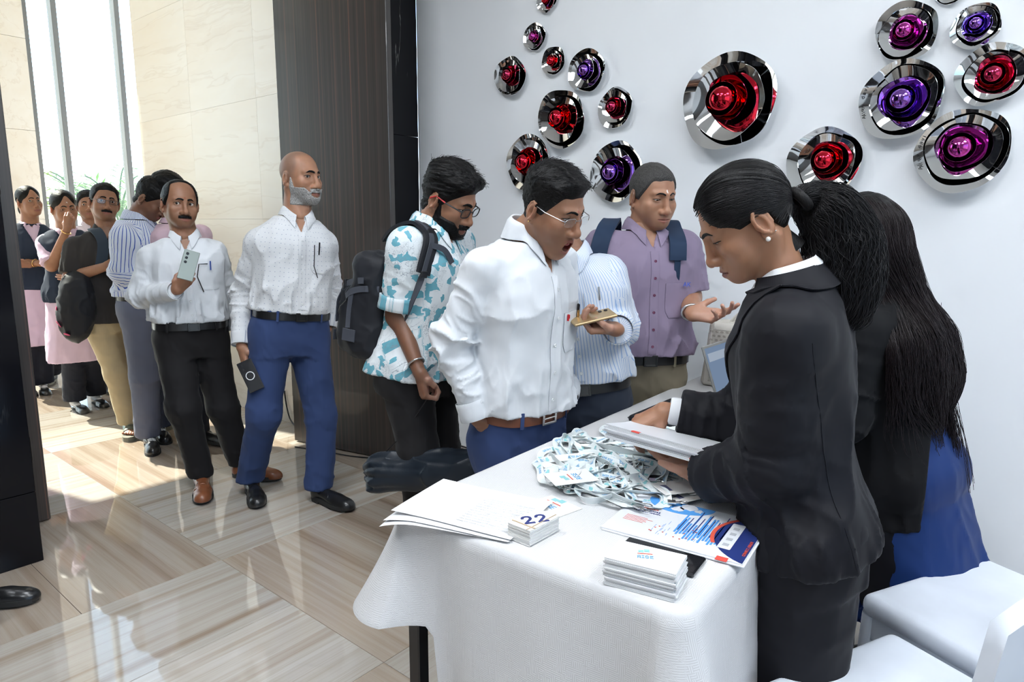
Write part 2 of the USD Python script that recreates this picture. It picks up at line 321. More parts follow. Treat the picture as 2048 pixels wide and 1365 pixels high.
cloth('nylon_shiny', (.014, .019, .027), .36, weave=1500, bump=.03, sheen=0., fold=.3); cloth('nylon_black', (.013, .014, .018), .6, fold=.15); cloth('nylon_navy', (.014, .030, .065), .7); cloth('webbing_grey', (.055, .06, .075), .7); cloth('pink_fabric', (.50, .04, .13), .7); cloth('bag_navy', (.03, .045, .065), .7, fold=.2); cloth('sock_white', (.62, .62, .64), .9)
plain('phone_grey', (.33, .37, .33), .3, coat_weight=.5); plain('phone_black', (.012, .012, .014), .2, coat_weight=.5); plain('phone_gold', (.55, .40, .22), .25, metallic=.7); plain('screen_dark', (.01, .01, .012), .06); plain('white_plastic', (.8, .8, .8), .4); plain('pearl', (.85, .82, .78), .15); plain('teeth', (.75, .70, .62), .3); plain('red_plastic', (.50, .015, .02), .35); plain('blue_plastic', (.03, .08, .35), .35); plain('nail_red', (.45, .02, .04), .2); plain('olive', (.11, .115, .08), .6); plain('sandal_sole', (.20, .19, .15), .8)
def dotted(name, base, dot, per=.022, r=.10):
    nodes(name, {'u': ('uvmap', {'attribute': 'st'}), 'm': ('mapping', {'scale': (1/per, 1/per, 1)}), 'vo': ('voronoi_texture', {'dimensions': '2D', 'scale': 1., 'randomness': .25}), 'r': ('rgb_ramp', {'ramp': [(r*.8, dot), (r, base)]}),
        'g': ('texture_coordinate', {}), 'f': ('noise_texture', {'type': 'ridged_multifractal', 'use_normalize': True, 'scale': 7.5, 'detail': 2.5, 'distortion': .9, 'roughness': .45}), 'b': ('bump', {'strength': .5, 'distance': .02}), 'p': ('principled_bsdf', {'roughness': .8, 'sheen_weight': .1, 'specular_ior_level': .25})},
        [('u.UV', 'm.vector'), ('m.vector', 'vo.vector'), ('vo.distance', 'r.fac'), ('r.color', 'p.base_color'), ('g.object', 'f.vector'), ('f.fac', 'b.height'), ('b.normal', 'p.normal')])
dotted('shirt_dotted', (.65, .66, .68), (.30, .34, .42))
cloth('white_cotton', (.66, .68, .71), .8, fold=.55); cloth('trouser_blue', (.035, .060, .155), .85, fold=.3); cloth('trouser_black', (.014, .013, .014), .8, fold=.3)
# ------------------------------------------------------------------ people: heads
def sstep(a, b, x):
    t = np.clip((x-a)/(b-a), 0, 1); return t*t*(3-2*t)
def head_field(p, neck):
    """head-local metres: x to the person's right, y forward, z up, eyes at z = 0; neck: neck base in head-local metres"""
    w, jw, ck, ns = p.get('w', 1), p.get('jaw', 1), p.get('cheek', 1), p.get('nose', 1)
    mo, ch, fem = p.get('open', 0), p.get('chin', 0), p.get('fem', 0)
    F = Field()
    F.u(Ell((0, -.012, .026), (.0735*w, .093, .084)), 0)
    F.u(Ell((0, .026, -.028), (.0600*w, .062, .078)), .03)
    jz = -.098-ch-mo*.9
    for s in (1,):
        F.u(Cone((s*.050*w*jw, -.004, -.048), (s*.020*jw, .068-mo*.35, jz+.004), .021, .0165), .028)
        F.u(Ell((s*.045*w, .056, -.030), (.020*ck, .023, .019*ck)), .022)
        F.u(Ell((s*.040*w, .050, -.058), (.018*ck, .024, .024*ck)), .022)
        F.u(Cone((s*.010, .087, .019), (s*.040*w, .069, .018), .0080-.003*fem, .0065-.002*fem), .016)
    F.u(Sph((0, .077-mo*.35, jz), .0175-.002*fem), .022)
    F.u(Cone((0, .04, jz+.012), (0, -.01, -.075), .03, .035), .03)
    F.u(Ell((0, .073-mo*.1, -.071-mo*.3), (.034, .026, .027+mo*.4)), .022)
    for s in (1,): F.s(Ell((s*.0315, .0945, .002), (.0185, .0150, .0120)), .016)
    F.u(Cone((0, .0855, .012), (0, .1045, -.036), .0070*ns, .0098*ns), .012)
    F.u(Sph((0, .1065, -.0415), .0118*ns), .010)
    for s in (1,):
        F.u(Ell((s*.0145*ns, .0955, -.0455), (.0082*ns, .0115, .0085)), .008)
        F.s(Ell((s*.0068*ns, .1020, -.0545), (.0040, .0070, .0045)), .004)
    F.s(Cone((0, .1035, -.056), (0, .1035, -.064), .0022, .003), .005)
    lp = p.get('lip', 1.)
    ml, mu = -.0745-mo, -.0735+mo*.08
    for s in (1,):
        F.u(Cone((s*.024, .0855, (ml+mu)/2), (-.001, .0978, mu+.0035), .0036, .0055*lp), .006)
        F.u(Cone((s*.021, .0850-mo*.2, ml*.7+mu*.3), (-.001, .0962-mo*.3, ml-.0055), .0040, .0068*lp), .006)
    if mo > .004:
        F.s(Ell((0, .088-mo*.15, (ml+mu)/2), (.021, .026, (mu-ml)*.55)), .004)
    else:
        F.s(Cone((.024, .0915, -.0745), (0, .1035, -.0738), .0014, .0018), .0035)
    eo = p.get('eye', 1.)
    for s in (1,):
        c = V(s*.0315, .0680, 0)
        F.u(Ell(c+V(0, .0006, -.0004), (.0150, .0146, .0138)), .006)
        F.s(Ell(c+V(s*.0006, .0150, -.0008-.0035*(1-eo)), (.0152, .0108, .0076*max(eo, .12))), .0015)
        e = V(s*.0765*w, -.016, -.014); R = frame(V(s*1., -.32, .08), (0, .16, 1.))
        F.u(Ell(e, (.0195, .0325, .0085), R), .006)
        F.s(Ell(e+V(s*.009, .005, -.001), (.0110, .0200, .0085), R), .004)
        F.u(Ell(e+V(-s*.001, .008, -.029), (.0085, .0105, .006), R), .005)
        rim = [e+R@V(.0165*math.cos(a), .0290*math.sin(a), .0040) for a in np.linspace(-1.2, 3.6, 9)]
        for a, b in zip(rim[:-1], rim[1:]): F.u(Cone(a, b, .0032, .0032), .003)
        F.u(Ell(e+V(s*.002, .014, -.006), (.005, .007, .0035), R), .004)
    A = F; F = Field(); F.u(lambda P: A(np.stack([np.abs(P[:, 0]), P[:, 1], P[:, 2]], 1)), 0)
    nb = np.asarray(neck, float); nr = p.get('neck', .056)
    F.u(Cone((0, -.022, -.055), nb, nr*.97, nr*1.12), .022)
    for s in (-1, 1): F.u(Cone((s*.052, -.025, -.058), nb+V(s*.02, .04, 0), .013, .016), .02)
    if not fem: F.u(Sph(V(0, .052, -.1)*.45+(nb+V(0, .052, 0))*.55, .008), .02)
    return F
SKIN = {'brown': (.30, .145, .085), 'dark': (.19, .088, .052), 'light': (.36, .180, .108), 'tan': (.33, .160, .092), 'pale': (.50, .29, .20)}
def head_colors(p, v, base):
    c = np.broadcast_to(base, v.shape).copy(); x, y, z = v.T; mo = p.get('open', 0)
    n = fbm(v*55, 3, 7)[:, None]; c *= .90+.2*n
    lipd = np.minimum(Cone((-.023, .088, -.074), (.023, .088, -.074), .0001)(v*V(1, .35, 1)+V(0, .088*.65, 0))/.0085, 9)
    zl = -.0735+mo*.08; zb = -.0745-mo
    ww = np.clip(1-(np.abs(x)/.0265)**2, 0, 1)
    up = (z < zl+.0078*ww) & (z > zl-.001); lo = (z < zb+.001) & (z > zb-.0105*ww)
    m = ((up | lo) & (np.abs(x) < .026) & (y > .078)).astype(float)
    lc = np.asarray(p.get('lipcol', V(.26, .085, .07)))
    c = c*(1-.75*m[:, None])+lc*.75*m[:, None]
    if mo > .004:
        ins = (z < zl-.0005) & (z > zb+.0005) & (np.abs(x) < .021) & (y > .05) & (y < .0945-.2*mo)
        c[ins] = (.16, .022, .02)
    st = p.get('stubble', 0)
    if st:
        mk = sstep(-.040, -.062, z-.25*np.maximum(.02-y, 0))*sstep(-.01, .02, y)*sstep(-.13, -.115, z)*(1-m)
        c *= 1-st*mk[:, None]*(.7+.3*n)
    bz = p.get('buzz', 0)
    if bz:
        mk = sstep(-.012, .022, hair_mask(p, v)+.010*(fbm(v*90, 2, 3)-.5)); c = c*(1-bz*mk[:, None])+V(*p.get('buzzcol', (.045, .035, .03)))*bz*mk[:, None]
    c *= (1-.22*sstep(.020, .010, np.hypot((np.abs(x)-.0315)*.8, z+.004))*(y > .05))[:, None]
    if p.get('tika'):
        for (tx, tz, tr, tc) in p['tika']:
            k = (np.hypot(x-tx, (z-tz)*p.get('tikas', 1.)) < tr) & (y > .06); c[k] = tc
    return c
def hair_mask(p, v):
    x, y, z = np.asarray(v).T; a = np.abs(x)
    fl = p.get('hl', 0.0)                                   # > 0 raises the hairline
    tmp = p.get('temple', 0.0)
    fl = fl*sstep(.070, .046, a)+p.get('arch', 0)*np.exp(-(a/.026)**2); h1 = -.80*(y-.074+fl*.9+tmp*sstep(.02, .05, a)*sstep(.075, .03, a))+.60*(z-.062-fl)
    h1 = np.minimum(h1, .2)
    sb = p.get('sideburn', -.018)
    low = np.where(y > -.012, sb, sb-(sb-p.get('nape', -.078))*sstep(-.022, -.05, y))
    ear = np.where((y > -.035) & (y <= -.004), .028*sstep(-.036, -.028, y)*sstep(.002, -.006, y), 0)
    return np.minimum(h1, z-low-ear+.0*a)
def skull(p):
    w = p.get('w', 1); a, b = Ell((0, -.012, .026), (.0735*w, .093, .084)), Ell((0, .026, -.028), (.0600*w, .062, .078))
    nk = Cone((0, -.022, -.055), V(0, -.05, -.16), .054, .058)
    return lambda P: smin(smin(a(P), b(P), .03), nk(P), .022)
def comb(P, d, fine, coarse, seed):
    """noise stretched along the direction d"""
    d = unit(d); al = (P@d)[:, None]*d; return noise((P-al)*fine+al*coarse, seed)
def hair_mesh(p, h):
    sk, T, sd = skull(p), p.get('hair', .016), p.get('seed', 1); side = p.get('hside', .5); cd = V(*p.get('combd', (.5, -.8, .35)))
    fr = p.get('fringe', 0)
    def F(P):
        m = hair_mask(p, P); z = P[:, 2]
        topw = side+(1-side)*sstep(.035, .085, z)
        t = np.minimum(T*topw, m*.8) if not p.get('sleek') else np.minimum(T, m*.42)
        t = np.where(m < 0, np.maximum(m*1.2, -.02), t)
        if fr: t = t+fr*np.exp(-(((P[:, 1]-.075)/.03)**2+((z-.085)/.022)**2))*(.6+.8*comb(P, cd, 60, 8, sd+9))
        bald = p.get('bald', 0)
        if bald: t = t-.05*sstep(bald, bald+.02, z-.25*np.maximum(-P[:, 1]-.03, 0))
        nz = (comb(P, cd, 190, 14, sd)-.5)*p.get('rough', .0015 if p.get('sleek') else .005)+(comb(P, cd, 60, 9, sd+3)-.5)*p.get('tuft', .002 if p.get('sleek') else .006)
        if p.get('part'): nz = nz-.010*np.exp(-((P[:, 0]-p['part'])/.004)**2)*(P[:, 1] > -.03)
        return sk(P)-t-nz*np.clip(m/.02, 0, 1)
    return polygonize(F, (-.12, -.14, -.12), (.12, .145, .16), h)
def beard_mesh(p, h):
    hf, b = p['_F'], p['beard']; sd = p.get('seed', 1)
    def F(P):
        x, y, z = P.T; a = np.abs(x)
        top = -.050-.030*sstep(.055, .015, a)+.045*sstep(.03, .008, y)      # cheek line rising to the sideburn
        m = np.minimum(top-z, (y-.004)*.8+.0); m = np.minimum(m, z+.128+b.get('low', 0))
        lip = np.hypot(x/.026, (z+.077)/.0145); m = np.minimum(m, (lip-1)*.012)
        if b.get('stache', 1):
            st = np.minimum(.0110-np.abs(z+.0628+.10*np.maximum(a-.008, 0)), .030-a); st = np.minimum(st, (y-.06)); m = np.maximum(m, st*1.0)
            m = np.minimum(m, np.where(z > -.071, 1, (lip-1)*.012))
        if b.get('only_stache'): m = np.minimum(np.minimum(.0072-np.abs(z+.0632+.14*np.maximum(a-.012, 0)), .031-a), y-.06)
        t = np.clip(m*.9, -.006, b.get('t', .006))
        nz = (noise(P*V(700, 700, 260), sd)-.5)*b.get('rough', .0035)
        return hf(P)-t-nz
    return polygonize(F, (-.095, -.02, -.15), (.095, .135, -.005), h)
def brow_mesh(p):
    ms = []; th = p.get('brow', 1.); hf = p['_F']
    for s in (-1, 1):
        q = np.array([(s*.010, .10, .0175), (s*.022, .10, .0225), (s*.034, .09, .0225), (s*.046, .078, .0155)]); q[:, 2] += p.get('browz', 0)
        u = np.linspace(0, 1, 12); P = np.stack([np.interp(u, np.linspace(0, 1, 4), q[:, k]) for k in range(3)], 1)
        hp = march(hf, P*V(.6, 0, 1)+V(0, .02, 0), P*V(.4, 1, 0)/np.linalg.norm(P*V(.4, 1, 0), axis=1, keepdims=True), .12, 60)
        v, f = tube(hp, .0047*th*np.interp(u, [0, .2, .7, 1], [.8, 1, .85, .3]), 7); n = V(0, 1, 0); c = np.repeat(hp, 7, 0); c = np.vstack([c, hp[0], hp[-1]])
        ms.append((c+(v-c)*V(1, .42, 1)+V(0, .0002, 0), f))
    return ms
def lash_mesh(p):
    ms = []; hf, eo = p['_F'], p.get('eye', 1.)
    for s in (-1, 1):
        x = np.linspace(-.0148, .0152, 13); z = -.0008-.0035*(1-eo)+.0078*max(eo, .12)*np.sqrt(np.clip(1-(x/.0154)**2, 0, 1))+.0004; o = np.stack([s*(.0315+x), np.full(13, .05), z], 1)
        ms.append(tube(march(hf, o, V(s*.12, 1, 0), .06, 60)+V(0, .0004, 0), [.0005]+[.0010]*11+[.0005], 5))
    return ms
def cap_of_eye(c, r, half, look, n=16):
    """a spherical cap of the eyeball round the direction it looks in"""
    R = frame(look, (0, 0, 1.)); prof = [(r*math.sin(a), r*math.cos(a)) for a in np.linspace(half, 0.0, 6)]
    v, f = lathe(prof, n); return v@R.T+c, f
# ------------------------------------------------------------------ hands (left hand: thumb towards +x; palm faces -z)
HANDS = {
 'relaxed': dict(c=[(18, 28, 18), (24, 34, 20), (28, 38, 22), (32, 40, 24)], th=[(.026, .030, -.012), (.036, .058, -.026), (.036, .082, -.036)]),
 'flat': dict(c=[(6, 8, 6), (8, 8, 6), (9, 10, 6), (10, 12, 8)], th=[(.032, .028, -.008), (.050, .052, -.012), (.060, .076, -.014)]),
 'open': dict(c=[(20, 18, 10), (34, 30, 16), (44, 38, 20), (52, 44, 24)], th=[(.034, .026, -.010), (.056, .046, -.012), (.072, .066, -.012)]),
 'grip': dict(c=[(48, 42, 26), (54, 46, 28), (58, 48, 30), (62, 50, 30)], th=[(.032, .032, -.016), (.036, .056, -.030), (.026, .078, -.042)]),
 'phone': dict(c=[(38, 40, 22), (44, 44, 22), (50, 46, 24), (56, 48, 24)], th=[(.034, .030, -.016), (.046, .054, -.032), (.042, .080, -.040)]),
 'fist': dict(c=[(66, 82, 46), (70, 86, 46), (74, 88, 48), (78, 90, 48)], th=[(.030, .034, -.018), (.030, .058, -.036), (.010, .066, -.046)]),
 'pinch': dict(c=[(50, 40, 18), (48, 44, 22), (54, 52, 28), (60, 58, 30)], th=[(.030, .032, -.020), (.030, .058, -.040), (.022, .082, -.056)]),
 'write': dict(c=[(58, 30, 16), (60, 36, 18), (64, 44, 22), (68, 50, 26)], th=[(.030, .032, -.020), (.026, .060, -.036), (.012, .084, -.050)]),
}
def hand_field(pose, sg, elbow, fr=.026, er=.040):
    H = HANDS[pose]; F = Field(); m = lambda x, y, z: V(sg*x, y, z)
    e = np.asarray(elbow, float); F.u(Cone((0, .006, 0), e, fr, er, flat=(0, 0, 1.), fs=.86), 0)
    kn = [(.026, .088, .001), (.0085, .092, .003), (-.0095, .088, .002), (-.0265, .079, -.002)]
    ln = [(.041, .024, .021), (.045, .028, .022), (.041, .026, .021), (.032, .019, .018)]; rr = [.0086, .0088, .0083, .0074]
    for (x, y, z), r in zip(kn, rr): F.u(Cone(m(x*.55, .012, -.004), m(x, y-.004, z-.003), .0135, r*1.22), .014)
    F.u(Cone(m(-.004, .040, -.006), m(.002, .074, -.006), .017, .016), .014)
    th = H['th']; F.u(Cone(m(.012, .012, -.006), m(*th[0]), .015, .0135), .014)
    F.u(Cone(m(*th[0]), m(*th[1]), .0125, .0100), .006); F.u(Cone(m(*th[1]), m(*th[2]), .0100, .0076), .004)
    tips = []
    for (x, y, z), L, r, c in zip(kn, ln, rr, H['c']):
        p = V(x, y, z); a = 0; sp = x*1.6 if pose in ('flat', 'open') else x*.4
        for i, (l, b) in enumerate(zip(L, c)):
            a += math.radians(b); q = p+l*V(sp*(1-.3*i), math.cos(a), -math.sin(a)); F.u(Cone(m(*p), m(*q), r*(1-.07*i), r*(.93-.07*i)), .005 if i == 0 else .003); p = q
        tips.append((m(*p), r*.78, a))
    return F, tips
# ------------------------------------------------------------------ shoes (toe towards +y, heel at y = 0, sole at z = 0)
def shoe(kind, parent, o, yaw_dir, mats, side=1, s=1.0, h=.0045):
    """builds shoe > sole (and what the kind has) under the person"""
    d = unit(V(yaw_dir[0], yaw_dir[1], 0)); R = np.stack([np.cross(d, (0, 0, 1.)), d, V(0, 0, 1)], 1)
    put = lambda m: mv(m, R, o, s)
    out = lambda t: .036+.011*math.sin(min(max(t, 0), 1)*math.pi)**.8*(1.15 if .5 < t < .9 else 1)
    ys = np.linspace(0, 1, 22); L = .285
    def outline(off=0, toe=1.0):
        l, r = [], []
        for t in ys:
            y = t*L; e = min(1, math.sqrt(max(1-((t-.13)/.13)**2, 0))) if t < .13 else (math.sqrt(max(1-((t-.80)/.20)**2, 0))**toe if t > .80 else 1)
            w = (.031+.0125*math.exp(-((t-.70)/.22)**2))*e+off*(e > .02); cxo = side*.008*math.sin(math.pi*t)
            l.append((cxo-w, y)); r.append((cxo+w, y))
        return Polygon(l+r[::-1]).buffer(.0005)
    toe = .75 if kind in ('slip', 'formal') else 1.0
    th = {'sandal': .030, 'pump': .008}.get(kind, .020)
    sole = trimesh.creation.extrude_polygon(outline(.002, toe).simplify(.0005), th, engine='earcut')
    if kind in ('slip', 'formal', 'brogue'):
        hl = trimesh.creation.extrude_polygon(outline(.001, toe).intersection(sbox(-1, -1, 1, .075)), .016, engine='earcut'); sole.apply_translation((0, 0, .010)); sole = [sole, hl, ]
    else: sole = [sole]
    z0 = .018 if kind == 'sandal' else (.006 if kind == 'pump' else .020)
    F = Field()
    cx = lambda t: side*.008*math.sin(math.pi*t)
    tz = .026 if kind != 'sneaker' else .030
    F.u(Ell((cx(.72), .205, z0+.006), (.040, .080, tz+.012)), 0)
    F.u(Cone((cx(.15), .040, z0+.030), (cx(.6), .175, z0+.014), .031, .030), .03)
    F.u(Cone((cx(.13), .038, z0+.01), (cx(.13), .045, z0+.062), .032, .033), .025)
    F.u(Ell((cx(.9), .248, z0+.004), (.033, .036, tz)), .02)
    F.i(Half((0, 0, z0-.004), (0, 0, -1.)), .003)
    poly_c = outline(-.001, toe)
    if kind == 'pump': F.i(Half((0, .10, z0+.030), (0, -.50, 1.)), .004); F.i(Half((0, 0, z0+.040), (0, 0, 1.)), .003)
    if kind in ('slip', 'formal', 'brogue', 'sneaker'): F.i(Half((0, .10, z0+.070), (0, .15, 1.)), .004)
    sh = thing_part('shoe', parent)
    if kind == 'sandal':
        obj('sole', [put(m) for m in sole], mats[0], sh)
        G = Field(); G.u(Ell((cx(.7), .20, .030), (.041, .085, .026)), 0); G.u(Cone((cx(.1), .04, .055), (cx(.5), .15, .040), .028, .030), .03)
        for y0, y1 in ((.10, .135), (.155, .19)):
            g = Field(); g.ops = list(G.ops); g.d(lambda P: -.0045); g.i(Half((0, y1, .04), (0, 1., -.15)), .002); g.i(Half((0, y0, .04), (0, -1., .15)), .002); g.i(Half((0, 0, .02), (0, 0, -1.)), 0)
            obj('strap', put(polygonize(g, (-.06, .05, 0), (.06, .25, .1), .004)), mats[1], sh)
        return sh, put, G
    if kind == 'brogue':                                  # woven slots along the sides
        for sx in (-1, 1):
            for k in range(5):
                y = .120+.019*k; F.s(Cone((cx(.6)+sx*.052, y-.012, z0+.018), (cx(.6)+sx*.022, y+.006, z0+.044-.0026*k), .0042, .0034), .002)
        for k in range(5): F.s(Cone((cx(.6)-.010, .15+.012*k, z0+.052-.0035*k), (cx(.6)+.010, .15+.012*k, z0+.052-.0035*k), .0018), .002)
    obj('sole', [put(m) for m in sole], mats[0], sh)
    obj('upper', put(polygonize(F, (-.07, -.01, 0), (.07, .30, .12), h*1.15)), mats[1], sh, smooth=True)
    if kind == 'sneaker':
        for k in range(4):
            y = .115+.017*k; q = march(F, [(cx(.5)+x, y+.004*(i % 2), .02) for i, x in enumerate(np.linspace(-.020, .020, 7))], V(0, .25, 1), .12, 50)
            obj('lace', put(tube(q+V(0, 0, .002), .0028, 6)), mats[2], sh)
    if kind in ('slip',):
        q = march(F, [(cx(.5)+x, .118+.03*abs(x)/.03, .02) for x in np.linspace(-.03, .03, 13)], V(0, .15, 1), .12, 50); obj('seam', put(tube(q, .0016, 5)), mats[1], sh)
    return sh, put, F
def thing_part(name, parent):
    return UsdGeom.Xform.Define(stage, path_of(name, parent)).GetPrim()
# ------------------------------------------------------------------ people: bodies and clothes
PROF_M = [(-.16, .150, .105, 0), (0, .172, .122, -.006), (.18, .158, .116, .002), (.34, .152, .112, .004), (.55, .160, .116, .004), (.74, .170, .118, .002), (.86, .146, .102, -.006), (.94, .100, .080, -.012), (1.0, .070, .066, -.012), (1.08, .058, .058, 0)]
PROF_F = [(-.16, .150, .108, 0), (0, .172, .126, -.008), (.18, .146, .108, .000), (.34, .132, .100, .004), (.55, .140, .108, .010), (.74, .146, .112, .010), (.86, .124, .090, -.004), (.94, .086, .070, -.010), (1.0, .062, .058, -.010), (1.08, .054, .054, 0)]
def rot_frame(f0, pitch=0, roll=0):
    z = V(0, 0, 1); a, r = math.radians(pitch), math.radians(roll); f = unit(f0); X = np.cross(f, z)
    f, u = f*math.cos(a)-z*math.sin(a), z*math.cos(a)+f*math.sin(a)
    u, X = u*math.cos(r)+X*math.sin(r), X*math.cos(r)-u*math.sin(r)
    return np.stack([X, f, u], 1)
class Person:
    def __init__(s, base, scale=1.0, fem=0):
        s.b = V(base[0], base[1], 0); s.k = scale; s.fem = fem
        d = s.b-V(0, 0, 0); s.cd = unit(V(d[0], d[1], 0)); s.ir = V(s.cd[1], -s.cd[0], 0); s.J = {}
    def at(s, px, py, dz=0.):
        d = ray(px, py); t = ((s.b-V(0, 0, 0))@s.cd+dz)/(d@s.cd); return EYE+d*t
    def face(s, yaw): a = math.radians(yaw); return -s.cd*math.cos(a)+s.ir*math.sin(a)
    def vec(s, r, u, c): return unit(s.ir*r+V(0, 0, 1)*u-s.cd*c)      # image right, up, towards the camera
    def joints(s, **kw):
        for k, v in kw.items(): s.J[k] = s.at(*v) if len(v) <= 3 and not isinstance(v, np.ndarray) else v
        return s
    def report(s, name):
        J = s.J; L = lambda a, b: float(np.linalg.norm(J[a]-J[b])) if a in J and b in J else 0
        print(name, 'base %.2f %.2f' % tuple(s.b[:2]), 'P-N %.2f' % L('P', 'N'), 'N-H %.2f' % L('N', 'H'), 'sh %.2f' % L('SR', 'SL'), 'arm R %.2f %.2f L %.2f %.2f' % (L('SR', 'ER'), L('ER', 'WR'), L('SL', 'EL'), L('EL', 'WL')),
              'leg R %.2f %.2f L %.2f %.2f' % (L('HR', 'KR'), L('KR', 'AR'), L('HL', 'KL'), L('KL', 'AL')), 'headz %.2f Nz %.2f Pz %.2f' % (J['H'][2], J['N'][2], J['P'][2]))
    # --- torso
    def setup(s, prof=None, belly=0., hipyaw=None):
        J = s.J; s.u = J['N']-J['P']; s.L = np.linalg.norm(s.u); s.u = s.u/s.L
        rs = unit(J['SR']-J['SL']); rs = unit(rs-s.u*(rs@s.u)); rh = rs
        if hipyaw is not None: rh = np.cross(s.face(hipyaw), V(0, 0, 1)); rh = unit(rh-s.u*(rh@s.u))
        s.rs, s.rh = rs, rh
        pr = np.array(prof if prof is not None else (PROF_F if s.fem else PROF_M), float); pr[:, 1:] *= s.k
        if belly:
            bw = np.exp(-((pr[:, 0]-.26)/.24)**2); pr[:, 2] += belly*.62*bw; pr[:, 3] += belly*.40*bw; pr[:, 1] += belly*.45*bw
        s.prof = pr; tt = np.linspace(-.9, 1.12, 260); s.tt = tt
        ext = lambda c: np.where(tt < pr[0, 0], pr[0, c], PchipInterpolator(pr[:, 0], pr[:, c])(np.clip(tt, pr[0, 0], 1.08)))
        s.pW, s.pD, s.pF = ext(1), ext(2), ext(3); s.bend = 0.
        s.f = np.cross(s.u, rs)
        for sd in 'RL':
            sg = 1 if sd == 'R' else -1
            J.setdefault('H'+sd, J['P']+rh*sg*.088*s.k)
        return s
    def local(s, P):
        q = P-s.J['P']; t = q@s.u/s.L; w = np.clip(t/.8, 0, 1)[..., None]
        r = s.rh*(1-w)+s.rs*w; r = r/np.linalg.norm(r, axis=-1, keepdims=True); f = np.cross(s.u, r)
        x = (q*r).sum(-1); y = (q*f).sum(-1)-s.bend*np.sin(np.clip(t, 0, 1)*math.pi)
        return t, x, y
    def torso(s, off=0., t0=-.16, t1=1.08, skirt=None):
        def f(P):
            t, x, y = s.local(P); W, D, O = np.interp(t, s.tt, s.pW)+off, np.interp(t, s.tt, s.pD)+off, np.interp(t, s.tt, s.pF)
            if skirt:
                k = np.clip((skirt[0]-t)/skirt[1], 0, 1); W = W+skirt[2]*k; D = D+skirt[3]*k
            y = y-O; q = ((np.abs(x)/W)**2.5+(np.abs(y)/D)**2.5)**.4
            d = (q-1)*np.minimum(W, D)*.92
            return np.maximum(d, np.maximum((t-t1), (t0-t))*s.L)
        return f
    def shoulders(s, F, off):
        J, k = s.J, s.k
        for sd in 'RL':
            sh = J['S'+sd]; F.u(Cone(J['N']-s.u*.040*k, sh, .036*k+off*.5, (.046 if s.fem else .050)*k+off*.6), .05)
        return F
    def point(s, t, ang=0., r=0.):
        """a point on the torso axis and the direction at ang degrees from the front towards the person's right"""
        a = math.radians(ang); w = min(max(t/.8, 0), 1); rr = unit(s.rh*(1-w)+s.rs*w); ff = np.cross(s.u, rr)
        c = s.J['P']+s.u*t*s.L+ff*(np.interp(t, s.tt, s.pF)+s.bend*math.sin(min(max(t, 0), 1)*math.pi)); return c, unit(ff*math.cos(a)+rr*math.sin(a))
def folds(P, amp, sc, seed, dirv=None, st=.45):
    Q = P*sc
    if dirv is not None: Q = Q-(1-st)*(Q@dirv)[:, None]*dirv
    wq = Q+.55*np.stack([noise(Q*.8, seed+1), noise(Q*.8+9, seed+2), noise(Q*.8+17, seed+3)], 1)
    r = 1-np.abs(2*noise(wq, seed)-1); r2 = 1-np.abs(2*noise(wq*1.9+31, seed+4)-1)
    return amp*(1.5*(r**3-.25)+.7*(r2**2.5-.28))
def sleeve_field(s, sd, r, off, upto=1.0, hollow=.012, cuff=0., fold=.005, seed=0):
    """r: (shoulder, elbow, wrist) radii; upto: 1 = to the wrist, .45 = ends above the elbow"""
    J, k = s.J, s.k; S, E, W = J['S'+sd], J['E'+sd], J['W'+sd]; F = Field(); r = [x*k+off for x in r]
    F.u(Cone(S, E, r[0], r[1]), 0)
    la, lb = np.linalg.norm(E-S), np.linalg.norm(W-E); da, db = (E-S)/la, (W-E)/lb
    L = upto*(la+lb)
    if la*.9 < L < (la+lb)*.8: L = la*.9
    if L > la: F.u(Cone(E, W, r[1], r[2]), .03); end, ed = E+db*(L-la), db
    else: end, ed = S+da*L, da
    if fold:
        def fo(P):
            e = np.linalg.norm(P-E, axis=1); w = .35+1.1*np.exp(-(e/.13)**2)
            ax = np.where(((P-E)@db > 0)[:, None], db, da)
            Q = P*8+ax*((P*ax).sum(1)*13)[:, None]
            Q = Q+.9*np.stack([noise(P*7, seed+5), noise(P*7+5, seed+6), noise(P*7+11, seed+7)], 1)
            r = 1-np.abs(2*noise(Q, seed)-1); r2 = 1-np.abs(2*noise(Q*1.8+3, seed+8)-1)
            return -fold*w*(1.8*(r**3-.25)+.8*(r2**2.5-.3))
        F.d(fo)
    return F, end, ed
def uvof(s, v, k=1.):
    t, x, y = s.local(np.asarray(v)); return np.stack([np.arctan2(x, y)*.17, t*s.L], 1)*k
